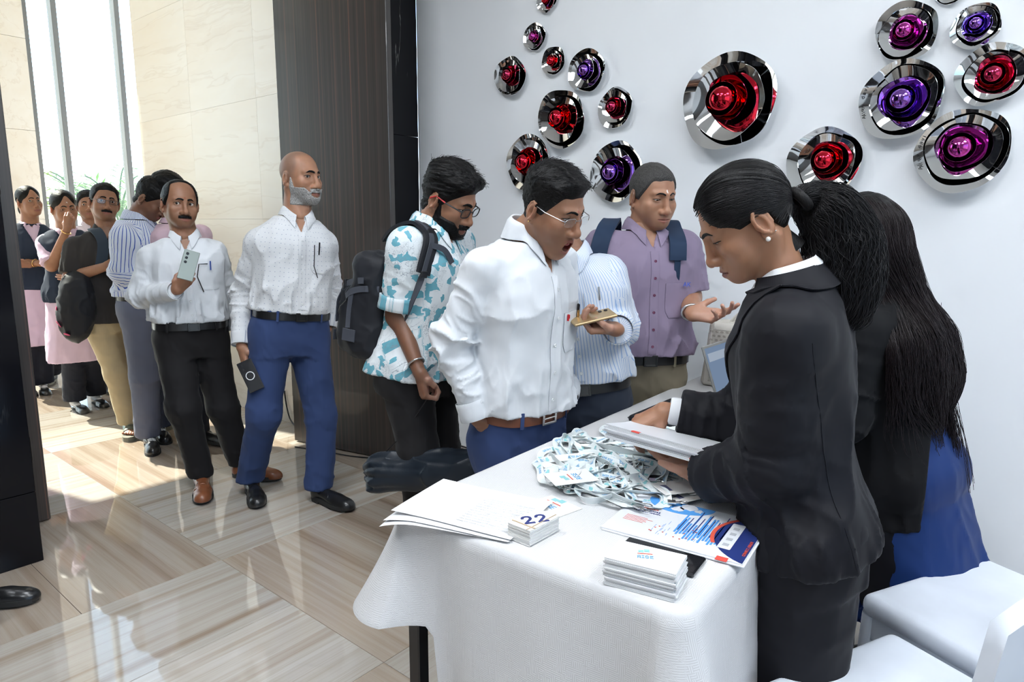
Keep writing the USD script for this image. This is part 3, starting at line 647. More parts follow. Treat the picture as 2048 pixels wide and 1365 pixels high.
def make_top(s, P, name, mat, off=.014, sleeves='long', hem=None, hem_t=.12, arm=(.054, .045, .031), fold=.006, seed=0, h=.0065, skirt=None, label=None, uvk=1., neckcut=None, wfold=.010, vneck=None, armfold=.006, upto=None, slit=None, opn=None, cut=None, minus=None):
    """a shirt, vest or jacket; returns its field"""
    J = s.J; F = Field(); F.u(s.torso(off, hem_t, 1.02, skirt), 0); s.shoulders(F, off*.8)
    c0, _ = s.point(.2)
    def fo(Q):
        t = (Q-J['P'])@s.u/s.L; w = np.exp(-((t-hem_t-.05)/.16)**2)
        return -folds(Q, fold, 9, seed, s.u, .5)-w*folds(Q, wfold, 15, seed+20, s.u, .35)
    F.d(fo)
    F.i(lambda Q: ((Q-J['P'])@s.u/s.L-.985)*s.L, .01)
    F.i(lambda Q: (hem_t-(Q-J['P'])@s.u/s.L)*s.L, .006)
    ends = {}
    if sleeves:
        for sd in 'RL':
            if 'E'+sd not in J: continue
            up = upto or {'long': .985, 'short': .44, 'rolled': .50, 'elbow': .46}[sleeves]; up = up if isinstance(up, float) else up[sd]
            G, e, d = sleeve_field(s, sd, arm, off*.75, up, fold=armfold, seed=seed+31*(sd == 'L'))
            ends[sd] = (e, d); pl = Half(e, d); G.i(pl, .006)
            F.u(G, .020)
    if cut: F.i(cut, .004)
    if minus: F.s(minus, .006)
    if slit:
        for sd in 'RL':
            c, dv = s.point(.05, slit.get('ang', 90)*(1 if sd == 'R' else -1)); F.s(Cone(c+dv*.05-s.u*s.L*.35, c+dv*.6-s.u*s.L*.35, .004), 0)
    if neckcut is not None: F.s(Cone(J['N']-s.u*.02, J['N']+s.u*.3, neckcut, neckcut*1.6), .01)
    if opn:
        a, d = s.point(opn[0], 0); pts0 = march(F, a, d[None], .35)[0]; inner = s.torso(off-.013, -.2, 1.3); iF = Field(); iF.u(inner, 0); s.shoulders(iF, off*.8-.012)
        def on(Q):
            q = Q-pts0; up = q@s.u; side = np.abs(q@s.rs); return np.maximum(np.maximum(side-np.minimum(up, .2)*opn[1], -up), np.maximum(-iF(Q), -(q@s.f)-.10))
        F.s(on, .003)
        CF = Field(); CF.u(s.torso(off-.008, .70, 1.04), 0); s.shoulders(CF, off*.8-.008); CF.i(lambda Q: np.abs((Q-s.J['N'])@s.rs)-.062*s.k, .02); CF.i(lambda Q: -((Q-s.J['N'])@s.f)-.02, .01); CF.i(lambda Q: (.72-(Q-J['P'])@s.u/s.L)*s.L, 0)
        N = J['N']; cv, cf = polygonize(CF, N-.22, N+.16, .006); s.chest = (cv, cf)
    if vneck:
        a, d = s.point(vneck[0], 0); vp = march(F, a, d[None], .35)[0]
        n1 = s.rs
        def vn(Q):
            q = Q-vp; up = q@s.u; side = np.abs(q@n1); fr = q@np.cross(s.u, s.rs)
            return np.maximum(np.maximum(side-up*vneck[1], -up), -(fr+.075+.0*up))
        F.s(vn, .006)
    pts = [J[k] for k in ('P', 'N', 'SR', 'SL')]+[e for e, _ in ends.values()]+[J['E'+sd] for sd in 'RL' if sleeves and 'E'+sd in J]
    lo, hi = np.min(pts, 0)-.19*s.k-off-.03, np.max(pts, 0)+.19*s.k+off+.03
    lo[2] = min(lo[2], (J['P']+s.u*s.L*hem_t)[2]-.06); hi[2] = min(hi[2], max(J['N'][2]+.06, max(p[2] for p in pts)+.09))
    v, f = polygonize(F, lo, hi, h*1.18)
    t, x, y = s.local(v); uu, vv = np.arctan2(x, y)*.17, t*s.L
    if sleeves:
        for sd in ends:
            S, E, W = J['S'+sd], J['E'+sd], J['W'+sd]
            dseg = np.minimum(Cone(S, E, .0)(v), Cone(E, W, .0)(v)); m = (dseg < .085*s.k+off) & (np.abs(x) > .135*s.k)
            ax = np.where((np.linalg.norm(v-S, axis=1) < np.linalg.norm(E-S))[:, None], unit(E-S), unit(W-E)); o = np.where((ax == unit(E-S)).all(1)[:, None], S, E)
            q = v-o; al = (q*ax).sum(1); q = q-al[:, None]*ax; ref = np.cross(ax, s.f); ref2 = np.cross(ax, ref)
            au = np.arctan2((q*ref).sum(1), (q*ref2).sum(1))*.058; uu = np.where(m, au, uu); vv = np.where(m, -al, vv)
    o = obj(name, (v, f), mat, P, smooth=True, uv=np.stack([uu, vv], 1)*uvk, label=label)
    s.F = F; s.ends = ends; return F
def make_cuffs(s, P, mat, F, width=.055, r=.040, th=.004, sides='RL', name='cuff'):
    for sd in sides:
        e, d = s.ends[sd]; R = frame(d, (0, 0, 1.)); u = np.arange(28)*2*np.pi/28; ring = []
        for q in np.linspace(-width, .004, 5):
            c = e+d*q; dirs = np.cos(u)[:, None]*R[:, 0]+np.sin(u)[:, None]*R[:, 1]
            rr = march(F, c-d*max(q, -.012)*0-d*(.012 if q > -.008 else 0), dirs, .11, 40); rad = np.linalg.norm(rr-c-(-d*(.012 if q > -.008 else 0)), axis=1)
            rad = np.clip(rad, r*.7, r*1.15)*.3+min(np.median(rad), r*1.15)*.7; ring.append(c+dirs*(rad+.003)[:, None])
        sv = solid(np.array(ring), th, True); k_ = np.tile(np.tile(u*.045, 5), 2); obj(name, sv, mat, P, smooth=True, uv=np.stack([k_, k_*0], 1))
def make_pants(s, P, mat, off=.008, top_t=.20, thigh=.088, knee=.064, hem=.056, h=.0075, fold=.007, seed=3, hemz=.068, name='trousers', flare=0., minus=None):
    J, k = s.J, s.k; F = Field(); F.u(s.torso(off, -.16, top_t), 0)
    for sd in 'RL':
        H, K, A = J['H'+sd], J['K'+sd], J['A'+sd]; d = unit(A-K); G = Field()
        G.u(Cone(H, K, thigh*k+off, knee*k+off), 0); G.u(Cone(K, A, knee*k+off, hem*k+off+flare), .04)
        def fo(Q, K=K, A=A, sd=sd):
            kn = np.exp(-(np.linalg.norm(Q-K, axis=1)/.12)**2); an = np.exp(-(np.linalg.norm(Q-A, axis=1)/.13)**2)
            al = (Q@d)
            return -(.2+.4*kn+.6*an)*folds(Q, fold, 11, seed+(sd == 'L')*13, unit(d+.5*s.rh), 1.5)-.5*folds(Q, fold, 7, seed+50, d, .35)
        G.d(fo); G.i(Half(A+V(0, 0, -.085+hemz), (0, 0, -1.)), .004); F.u(G, .03)
    crot = J['P']-s.u*.05
    F.d(lambda Q: -np.exp(-(np.linalg.norm(Q-crot, axis=1)/.17)**2)*folds(Q, .008, 13, seed+70, unit(s.u+s.rh), .4))
    if minus: F.s(minus, .006)
    pts = [J[a+b] for a in 'HKA' for b in 'RL']+[J['P']+s.u*s.L*top_t]
    v, f = polygonize(F, np.min(pts, 0)-V(.2, .2, .09), np.max(pts, 0)+V(.2, .2, .05), h*1.28)
    obj(name, (v, f), mat, P, smooth=True); s.FP = F; return F
def make_belt(s, P, mat, buckle, top_t=.20, width=.036, F=None, off=.004, loops=None, bw=.05):
    F = F or s.FP; u = np.linspace(0, 2*np.pi, 72, endpoint=False); rows = []
    for q in (-.5, -.17, .17, .5):
        t = top_t-width/s.L*.62+q*width/s.L; c, f0 = s.point(t); w = min(max(t/.8, 0), 1); rr = unit(s.rh*(1-w)+s.rs*w); ff = np.cross(s.u, rr)
        rows.append(march(F, c, np.cos(u)[:, None]*ff+np.sin(u)[:, None]*rr, .32, 80)+(np.cos(u)[:, None]*ff+np.sin(u)[:, None]*rr)*off)
    R_ = np.array(rows); m = R_.mean(0)
    for i, q in enumerate((-.5, -.17, .17, .5)): R_[i] = m+s.u*q*width
    obj('belt', solid(R_[::-1], .004, True), mat, P, smooth=40)
    p0, p1 = m[0], m[1]; n = unit(p0-s.point(top_t-.03)[0]); tx = unit(np.cross(s.u, n)); nn = np.cross(tx, s.u); R = np.stack([tx, s.u, nn], 1); c = p0+nn*.005
    if buckle:
        fr = [bx(-bw/2, bw/2, width/2-.004, width/2+.003, 0, .005, .001), bx(-bw/2, bw/2, -width/2-.003, -width/2+.004, 0, .005, .001), bx(-bw/2-.002, -bw/2+.006, -width/2-.003, width/2+.003, 0, .005, .001), bx(bw/2-.006, bw/2+.002, -width/2-.003, width/2+.003, 0, .005, .001)]
        if buckle[1] == 'plate': fr.append(bx(-bw/2+.004, bw/2-.004, -width/2+.002, width/2-.002, 0, .003, .0005))
        else: fr.append(bx(-bw/2, bw/2-.004, -.002, .002, .004, .007, .0008))
        obj('belt_buckle', mv(cat_(fr), R, c), buckle[0], P, smooth=25)
    for a in (loops or ()):
        i = int(a/5) % 72; q = m[i]; n = unit(q-s.point(top_t-.03)[0]); tx = unit(np.cross(s.u, n)); R = np.stack([tx, s.u, n], 1)
        obj('belt_loop', mv(bx(-.006, .006, -width/2-.008, width/2+.008, .001, .005, .001), R, q), s.pmat, P)
    s.beltring = m
def make_collar(s, P, mat, F, hgt=.036, drop=.034, point=.055, rad=.061, spread=24, gap=10, tilt=None, name='collar', th=.0022, back=0.):
    J = s.J; un = unit(J['H']-J['N']) if tilt is None else tilt; un = unit(un*.55+s.u*.9); f = unit(s.f-un*(s.f@un)); r = np.cross(f, un); N = J['N']-f*.006*s.k; k = s.k
    A = np.radians(np.linspace(-180+gap, 180-gap, 57)); rows = []; a = np.abs(A)/math.pi
    dirs = -np.cos(A)[:, None]*f+np.sin(A)[:, None]*r               # A = 0 at the back
    fr = sstep(.55, 1., a); lw = V(0, 0, 0)
    def ring(rad_, z, push=0.): return N+dirs*(rad_*np.ones(len(A)))[:, None]*(1+.10*np.cos(A)[:, None]**2)+un*(z*np.ones(len(A)))[:, None]+f*(push*np.ones(len(A)))[:, None]
    pt = sstep(.74, 1.0, a)
    rows = [ring((rad+.004)*k, -.022-.030*fr, .010*fr), ring(rad*k, -.002-.034*fr+back*(1-fr), .012*fr), ring((rad-.002)*k, (hgt*(1-fr)+(hgt-.040)*fr)+.0*a, .014*fr), ring((rad+.003)*k, (hgt+.003)*(1-fr)+(hgt-.038)*fr, .016*fr), ring((rad+.012)*k, (hgt-.012)*(1-fr)+(hgt-.054)*fr-.004*pt, .020*fr), ring((rad+.022)*k, (hgt-.012-drop)*(1-fr)+(hgt-.054-drop*.6)*fr-point*.45*pt, .022*fr+.020*pt)]
    rows = np.array(rows)
    rows[5] += (np.sin(A)*pt*math.sin(math.radians(spread))*.060)[:, None]*r
    rows[4] += (np.sin(A)*pt*math.sin(math.radians(spread))*.024)[:, None]*r
    w = [0, 0, 0, .0, .5, 1]
    for i in (4, 5): rows[i] = push_out(F, rows[i], .005)
    for _ in range(2):
        g_ = grad(F, rows[5], .002); g_ /= np.linalg.norm(g_, axis=1, keepdims=True)+1e-9; rows[5] = rows[5]-(np.clip(F(rows[5])-.005, 0, .03)*.8)[:, None]*g_
    P2 = [rows[0]];
    for i in range(1, 6):
        if i in (5,): P2.append(push_out(F, (rows[4]+rows[5])/2, .005))
        P2.append(rows[i])
    sv = solid(np.array(P2), th); obj(name, sv, mat, P, smooth=True, uv=uvof(s, sv[0]))
def strip(s, F, t0, t1, ang, width, n=24, m=5, off=.002, th=.002):
    """a band of cloth lying on the front: from t0 to t1 up the torso at ang degrees"""
    g = []
    for t in np.linspace(t0, t1, n):
        c, d = s.point(t, ang); side = np.cross(s.u, d)
        g.append(march(F, c+side*np.linspace(-.5, .5, m)[:, None]*width, np.broadcast_to(d, (m, 3)), .36, 80)+d*off)
    return solid(np.array(g), th)
def make_front(s, P, F, mat, bmat, ts=None, t0=.14, t1=.90, ang=0., width=.034, btn=.0056, placket=True, n=None):
    if placket: sv = strip(s, F, t0, t1, ang, width); obj('placket', sv, mat, P, smooth=True, uv=uvof(s, sv[0]))
    ts = ts if ts is not None else np.linspace(t0+.05, t1-.06, n or 6)
    for t in ts:
        c, d = s.point(t, ang); q = march(F, c, d[None], .36, 80)[0]; R = frame(d, s.u)
        m = lathe([(0, .0), (btn, .0), (btn, .0016), (btn*.7, .0024), (btn*.55, .0014), (0, .0014)], 14); obj('button', mv(m, R, q+d*.0035), bmat, P)
def make_pocket(s, P, F, mat, ang, t_top=.80, w=.105, hgt=.125, name='pocket'):
    g = []
    for z in np.linspace(0, 1, 12):
        t = t_top-z*hgt/s.L; c, d = s.point(t, 0); side = np.cross(s.u, d)*-1; ww = w*(1 if z < .8 else 1-.25*(z-.8)/.2)
        xs = math.sin(math.radians(ang))*.17+np.linspace(-.5, .5, 9)*ww
        g.append(march(F, c-side*0+unit(s.rs)*xs[:, None], np.broadcast_to(d, (9, 3)), .36, 80)+d*.0022)
    sv = solid(np.array(g), .0018); obj(name, sv, mat, P, smooth=True, uv=uvof(s, sv[0])); s.pock = np.array(g); return s.pock
def make_head(s, P, p, yaw, pitch=0, roll=0, sc=1.0, h=.0026, skin='brown', haircol='hair_black', brow='hair_black'):
    """adds the head's pieces; returns the skin mesh (joined with hands and core into one body)"""
    M = rot_frame(s.face(yaw), pitch, roll); C = s.J['H']; s.M, s.C, s.hs = M, C, sc
    neck = (s.J['N']-C)@M/sc; p['_F'] = hf = head_field(p, neck)
    s.hp = p; tow = lambda m: mv(m, M, C, sc)
    v, f = polygonize(hf, np.minimum((-.10, -.125, -.15), neck-.075), np.maximum((.10, .13, .125), neck+.075), h, project=1)
    if p.get('hair', .016) > .007 and not p.get('bald'):      # nothing of the scalp shows under thick hair
        f = f[~(hair_mask(p, v) > .022)[f].all(1)]; u_ = np.unique(f); r_ = np.full(len(v), -1); r_[u_] = np.arange(len(u_)); v, f = v[u_], r_[f]
    col = head_colors(p, v, V(*SKIN[skin])); body = (tow((v, f))[0], f, col)
    if p.get('hair', .016):
        hm = tow(hair_mesh(p, h*1.5)); s.hairm = hm; ho = obj('hair', hm, haircol, P, smooth=True)
        if p.get('strands'): hair_strands(s, P, p, hm, haircol)
    if p.get('brow', 1) > 0: obj('eyebrow', tow(cat_(brow_mesh(p)[:1])), brow, P, smooth=True); obj('eyebrow', tow(cat_(brow_mesh(p)[1:])), brow, P, smooth=True)
    if p.get('beard'): obj('moustache' if p['beard'].get('only_stache') else 'beard', tow(beard_mesh(p, h*1.2)), p['beard'].get('mat', 'hair_black'), P, smooth=True)
    if h < .0030:
        for lm in lash_mesh(p): obj('eyelash', tow(lm), 'hair_black', P, smooth=True)
    if p.get('eyes', 1):
        look = unit(V(*p.get('look', (0, 1, -.05))))
        for sx in (-1, 1):
            c = V(sx*.0315, .0680, 0); e = obj('eye', tow(lathe_ball(c, .0126)), 'eye_white', P, smooth=True)
            obj('iris', tow(cap_of_eye(c, .0129, .47, look)), 'eye_iris', e, smooth=True); obj('pupil', tow(cap_of_eye(c, .01305, .2, look)), 'eye_pupil', e, smooth=True)
    return body
def lathe_ball(c, r):
    m = trimesh.creation.icosphere(2, r); m.apply_translation(c); return m
def make_hand(s, sd, pose, fdir, palm, skin='brown', elbow=None, bare=.0, h=.0036, hs=None, fr=.026, er=.042):
    """hand at wrist joint; fdir = where the fingers point, palm = where the palm faces (world vectors)"""
    hs = hs or (.93 if s.fem else 1.0)*s.k
    W = s.J['W'+sd]; Y = unit(fdir); Z = -unit(palm-(palm@Y)*Y); X = np.cross(Y, Z); R = np.stack([X, Y, Z], 1); sg = 1 if sd == 'L' else -1
    E = s.J['E'+sd]; e = (E-W)@R/hs; L = np.linalg.norm(e)
    if bare < 1: e = e/L*max(.06, L*bare)
    F, tips = hand_field(pose, sg, e, fr, fr+(er-fr)*(1 if bare >= 1 else bare))
    if bare >= 1:
        S = (s.J['S'+sd]-W)@R/hs; d = unit(S-e); F.u(Cone(e, e+d*.16, er, er*1.12), .03)
    lo = np.minimum(e-.06, -.10); hi = np.maximum(e+.06, (.11, .21, .08)); lo = np.minimum(lo, (-.11, -.05, -.13))
    if bare >= 1: lo = np.minimum(lo, e+d*.16-.06); hi = np.maximum(hi, e+d*.16+.06)
    v, f = polygonize(F, lo, hi, h, project=1)
    base = V(*SKIN[skin]); c = np.broadcast_to(base, v.shape)*(.9+.2*fbm(v*60, 3, 5)[:, None]); pal = sstep(.004, -.014, v[:, 2])*sstep(.0, .03, v[:, 1])
    c = c*(1-.45*pal[:, None])+V(.52, .30, .23)*.45*pal[:, None]
    for tp, r, a in tips:
        n = V(0, math.sin(a), math.cos(a)); k = (np.linalg.norm(v-(tp+n*r*.8), axis=1) < r*1.05) & ((v-tp)@n > r*.45); c[k] = base*.6+V(.55, .36, .3)*.6
    s.hand = (R, W, hs); s.hands = getattr(s, 'hands', {}); s.hands[sd] = (R, W, hs)
    return v*hs@R.T+W, f, c
def core(s, skin='brown'):
    """the body under the clothes, so that it is one figure"""
    J, k = s.J, s.k; F = Field(); F.u(s.torso(-.03, -.16, .98), 0)
    for sd in 'RL':
        F.u(Cone(J['N']-s.u*.06, J['S'+sd], .04, .045), .03)
        if 'E'+sd in J: F.u(Cone(J['S'+sd], J['E'+sd], .038*k, .032*k), .02); F.u(Cone(J['E'+sd], J['W'+sd], .031*k, .022*k), .01)
        if 'K'+sd in J: F.u(Cone(J['H'+sd], J['K'+sd], .062*k, .046*k), .02); F.u(Cone(J['K'+sd], J['A'+sd], .044*k, .030*k), .02)
    pts = list(J[a] for a in J if a[0] in 'PNSEWKAH' and a != 'H')
    v, f = polygonize(F, np.min(pts, 0)-.14, np.max(pts, 0)+.14, .034, project=0); return v, f, np.broadcast_to(V(*SKIN[skin]), v.shape)
def body_mesh(P, pieces, s=None, skin='brown'):
    if s is not None and hasattr(s, 'chest'): pieces.append((*s.chest, np.broadcast_to(V(*SKIN[skin]), s.chest[0].shape)))
    pieces = [p for p in pieces if p is not None]; v, f = cat_([(p[0], p[1]) for p in pieces]); obj('body', (v, f), 'skin', P, smooth=True, col=np.vstack([p[2] for p in pieces]))
def limb_piece(a, b, ra, rb, skin='brown', h=.006):
    F = Cone(a, b, ra, rb); v, f = polygonize(F, np.minimum(a, b)-.1, np.maximum(a, b)+.1, h); return v, f, np.broadcast_to(V(*SKIN[skin]), v.shape)

def hair_strands(s, P, p, hm, mat):
    """short single hairs over the hair, combed along combd"""
    n, ln = p['strands'][:2]; lift = p['strands'][2] if len(p['strands']) > 2 else .25
    rng = np.random.default_rng(p.get('seed', 1)+77); v, f = hm; tri = v[f]; a = np.linalg.norm(np.cross(tri[:, 1]-tri[:, 0], tri[:, 2]-tri[:, 0]), axis=1)
    k = rng.choice(len(f), n, p=a/a.sum()); w = rng.dirichlet((1, 1, 1), n); q = (tri[k]*w[:, :, None]).sum(1); nn = np.cross(tri[k, 1]-tri[k, 0], tri[k, 2]-tri[k, 0]); nn /= np.linalg.norm(nn, axis=1, keepdims=True)+1e-12
    lo = (q-s.C)@s.M/s.hs; ok = hair_mask(p, lo) > .006; q, nn, lo = q[ok], nn[ok], lo[ok]
    cd = V(*p.get('combd', (.5, -.8, .35))); cd = np.broadcast_to(cd, lo.shape).copy()
    if p.get('combside', 0): cd[:, 0] = p['combside']*np.where(lo[:, 2] > .05, 1, .2*np.sign(lo[:, 0])); cd[:, 2] -= 1.0*sstep(.06, .0, lo[:, 2])
    d = cd@s.M.T; d = d-(d*nn).sum(1, keepdims=True)*nn; d /= np.linalg.norm(d, axis=1, keepdims=True)+1e-9
    d = d+nn*lift*rng.uniform(.2, 1.6, (len(q), 1))+rng.normal(0, .11, d.shape); top = .45+.75*sstep(.02, .09, lo[:, 2])
    L = ln*rng.uniform(.5, 1.2, len(q))*top; pts = []
    for i in range(len(q)):
        t = np.linspace(-.25, 1, 5)[:, None]; pts.append(q[i]+d[i]*L[i]*t-nn[i]*L[i]*.55*lift*np.maximum(t, 0)**2)
    curves('hair_strands', pts, .00085, 'strand' if mat != 'hair_grey' else 'hair_grey', P)
def glasses(s, P, mat, lensw=.046, lensh=.032, r=.0013, rim='full', temple=None, tip=None, y=.0985, z=-.006):
    g = thing_part('glasses', P); M, C, k = s.M, s.C, s.hs; tw = lambda m: mv(m, M, C, k); fr = []
    a = np.linspace(0, 2*np.pi, 33)
    for sx in (-1, 1):
        cx = sx*(.0345); e = lambda t, sc=1.: np.stack([cx+sc*np.sign(np.cos(t))*np.abs(np.cos(t))**.6*lensw/2, y-.004*np.abs((cx*1.0+sc*np.sign(np.cos(t))*np.abs(np.cos(t))**.6*lensw/2)/.055)**2, z+sc*np.sign(np.sin(t))*np.abs(np.sin(t))**.7*lensh/2], 1)
        if rim == 'full': fr.append(tube(e(a), r, 7))
        elif rim == 'half': fr.append(tube(e(np.linspace(-.1, np.pi+.1, 18)), r, 7))
        L = e(a[:-1], .97); v = np.vstack([L+V(0, .0006, 0), L-V(0, .0006, 0), [L.mean(0)+V(0, .0012, 0), L.mean(0)-V(0, .0004, 0)]]); i = np.arange(32); j = (i+1) % 32
        f = np.vstack([np.stack([i, j, np.full(32, 64)], 1), np.stack([j+32, i+32, np.full(32, 65)], 1), np.stack([i, i+32, j+32], 1), np.stack([i, j+32, j], 1)])
        obj('lens', tw((v, f)), 'lens', g, smooth=60)
        x1 = cx+sx*lensw/2; T = np.array([(x1, y-.005, z+.006), (sx*.066, y-.012, z+.008), (sx*.077, .03, z+.008), (sx*.0815, -.008, .008), (sx*.080, -.03, -.012)])
        if tip:
            fr.append(tube(T[:3], r*1.3, 6)); obj('temple', tw(tube(T[2:], r*1.5, 6)), tip, g, smooth=50)
        else: fr.append(tube(T, r*1.2, 6))
    fr.append(tube([(-.0345+lensw/2, y-.001, z+.004), (0, y+.004, z+.008), (.0345-lensw/2, y-.001, z+.004)], r, 6))
    obj('frame', tw(cat_(fr)), mat, g, smooth=50)
def bangle(s, P, sd, mat, r=.031, th=.003, at=-.02, name='bracelet', flat=.82):
    R, W, hs = s.hands[sd]; E = s.J['E'+sd]; d = unit(E-W); X = frame(d, R[:, 2]); a = np.linspace(0, 2*np.pi, 30); c = W-d*at
    # x across the wrist, y along the back of the hand
    pts = c+(np.cos(a)*r)[:, None]*X[:, 0]+(np.sin(a)*r*flat)[:, None]*X[:, 1]; return obj(name, tube(pts, th, 8), mat, P, smooth=60)
def phone(label, c, nrm, up, size=(.072, .152, .0085), back='phone_grey', lens=3, screen=True, name='smartphone', ring=None):
    """nrm = the way its back faces"""
    z = unit(nrm); y = unit(up-(up@z)*z); R = np.stack([np.cross(y, z), y, z], 1); w, h, t = size
    T = thing(name, label, 'phone', loc=c, rot=R)
    obj('phone_body', bx(-w/2, w/2, -h/2, h/2, -t/2, t/2, .0025), back, T, smooth=25)
    if screen: obj('screen', bx(-w/2+.003, w/2-.003, -h/2+.004, h/2-.004, -t/2-.0006, -t/2+.001), 'screen_dark', T)
    for i in range(lens): obj('camera_lens', mv(lathe([(0, .0), (.0062, .0), (.0062, .0018), (.005, .0022), (.004, .0012), (0, .0012)], 16), None, (-w/2+.017 if lens < 4 else 0, h/2-.018-.020*i, t/2)), 'plastic_black', T)
    if ring: obj('ring', mv(lathe([(.017, 0), (.021, 0), (.021, .0008), (.017, .0008), (.017, 0)], 32), None, (0, 0, t/2)), ring, T)
    return T
def pen(s, P, F, q, mat, d=None, ln=.06, r=.0035, name='pen'):
    u = s.u if d is None else d; n = unit(s.f); a = q+n*.004; obj(name, [tube([a-u*ln*.6, a+u*ln*.35, a+u*ln*.4], [r, r, r*.7], 8), tube([a+u*ln*.36, a+u*ln*.36+n*.005, a+n*.005-u*ln*.2], r*.35, 6)], mat, P)
# ------------------------------------------------------------------ looks of the room
def veined(name, cols, grain, rough, spec=.5, sc=(1., 14.), coat=0., wob=.25, tone=(.84, 1.10), vein=.8):
    """streaked stone or wood: grain = the axis along which the streaks run; each tile its own shift and tone"""
    s3 = [sc[1]]*3; s3['xyz'.index(grain)] = sc[0]
    nodes(name, {'o': ('object_info', {}), 'g': ('geometry', {}), 'v1': ('vector_math', {'math_type': 'scale', 'scale': 37.}), 'c': ('combine_xyz', {}), 'a': ('vector_math', {'math_type': 'add'}),
        'w': ('noise_texture', {'scale': 1.7, 'detail': 3}), 'wm': ('mix_color', {'fac': wob}), 'm': ('mapping', {'scale': tuple(s3)}), 'n': ('noise_texture', {'scale': 1., 'detail': 6, 'roughness': .6, 'distortion': .0}), 'r': ('rgb_ramp', {'ramp': cols}),
        'm2': ('mapping', {'scale': tuple(x*(2.2 if x > 2 else .4) for x in s3)}), 'n2': ('noise_texture', {'scale': 1., 'detail': 4, 'roughness': .6, 'distortion': .05}), 'r2': ('rgb_ramp', {'ramp': [(.47, (1, 1, 1)), (.495, (.86, .81, .76)), (.51, (1, 1, 1))]}), 'mx': ('mix_color', {'blend_type': 'multiply', 'fac': vein}),
        'mr': ('map_range', {'to_min': tone[0], 'to_max': tone[1]}), 'hv': ('hsv', {}), 'p': ('principled_bsdf', {'roughness': rough, 'specular_ior_level': spec, 'coat_weight': coat, 'coat_roughness': .03})},
        [('o.random', 'c.x'), ('o.random', 'c.y'), ('o.random', 'c.z'), ('c.vector', 'v1.vector1'), ('g.position', 'a.vector1'), ('v1.vector', 'a.vector2'), ('a.vector', 'w.vector'), ('a.vector', 'wm.a'), ('w.color', 'wm.b'), ('wm.result', 'm.vector'), ('m.vector', 'n.vector'), ('n.fac', 'r.fac'),
         ('wm.result', 'm2.vector'), ('m2.vector', 'n2.vector'), ('n2.fac', 'r2.fac'), ('r.color', 'mx.a'), ('r2.color', 'mx.b'), ('o.random', 'mr.value'), ('mr.result', 'hv.value'), ('mx.result', 'hv.color'), ('hv.color', 'p.base_color')])
FL = [(.30, (.32, .235, .17)), (.42, (.40, .315, .245)), (.50, (.45, .37, .30)), (.58, (.49, .42, .35)), (.72, (.42, .345, .28))]
FW = [(.30, (.36, .28, .215)), (.42, (.46, .40, .335)), (.52, (.53, .49, .44)), (.62, (.49, .44, .38)), (.74, (.55, .52, .47))]
veined('floor_u', FW, 'y', .035, .85, (.35, 15.), .6, .016, (.86, 1.06), .6); veined('floor_v', FL, 'x', .035, .85, (.35, 13.), .6, .016, (.88, 1.08), .6)
veined('beige_marble', [(.25, (.74, .64, .52)), (.42, (.83, .76, .66)), (.6, (.86, .81, .73)), (.8, (.80, .72, .61))], 'x', .25, .4, (.5, 2.6), 0., .14, (.97, 1.02), .45)
veined('wenge', [(.3, (.020, .014, .012)), (.5, (.034, .026, .023)), (.6, (.048, .034, .029)), (.68, (.13, .060, .040))], 'z', .36, .8, (.12, 75.), .3, .004, (.9, 1.1), .3)
nodes('black_marble', {'g': ('geometry', {}), 'm': ('mapping', {'scale': (2.2, 2.2, .55)}), 'n': ('noise_texture', {'scale': 1.6, 'detail': 5, 'distortion': 1.6}), 'r': ('rgb_ramp', {'ramp': [(.492, (.006, .006, .008)), (.4995, (.20, .20, .19)), (.507, (.006, .006, .008))]}), 'q': ('noise_texture', {'scale': .9, 'detail': 1}), 'rq': ('rgb_ramp', {'ramp': [(.52, (0, 0, 0)), (.62, (1, 1, 1))]}), 'mx': ('mix_color', {'a': (.006, .006, .008)}), 'p': ('principled_bsdf', {'roughness': .10, 'specular_ior_level': .22})},
    [('g.position', 'm.vector'), ('m.vector', 'n.vector'), ('n.fac', 'r.fac'), ('g.position', 'q.vector'), ('q.fac', 'rq.fac'), ('rq.color', 'mx.fac'), ('r.color', 'mx.b'), ('mx.result', 'p.base_color')])
nodes('white_paint', {'n': ('noise_texture', {'scale': 140., 'detail': 2}), 'b': ('bump', {'strength': .08, 'distance': .001}), 'p': ('principled_bsdf', P_((.80, .815, .84), .55))}, [('n.fac', 'b.height'), ('b.normal', 'p.normal')])
plain('ceiling_white', (.78, .78, .78), .8); plain('grey_wall', (.42, .41, .40), .7); plain('grout', (.30, .26, .22), .8); plain('alu', (.20, .20, .19), .4); plain('steel_trim', (.55, .55, .53), .3, metallic=1.0)
nodes('pane', {'t': ('transparent_bsdf', {'color': (.93, .96, .95)}), 'g': ('glossy_bsdf', {'roughness': .01}), 'm': ('mix_closure', {'fac': .07})}, [('t.BSDF', 'm.closure1'), ('g.BSDF', 'm.closure2')], surface='m.closure')
nodes('paving', {'n': ('noise_texture', {'scale': 3., 'detail': 4}), 'r': ('rgb_ramp', {'ramp': [(.3, (.5, .47, .42)), (.7, (.62, .6, .56))]}), 'p': ('principled_bsdf', {'roughness': .9})}, [('n.fac', 'r.fac'), ('r.color', 'p.base_color')])
nodes('leaf', {'o': ('geometry', {}), 'r': ('rgb_ramp', {'ramp': [(0, (.10, .26, .02)), (1, (.34, .46, .06))]}), 'd': ('principled_bsdf', {'roughness': .5}), 't': ('translucent_bsdf', {}), 'm': ('mix_closure', {'fac': .45})}, [('o.random_per_island', 'r.fac'), ('r.color', 'd.base_color'), ('r.color', 't.color'), ('d.BSDF', 'm.closure1'), ('t.BSDF', 'm.closure2')], surface='m.closure')
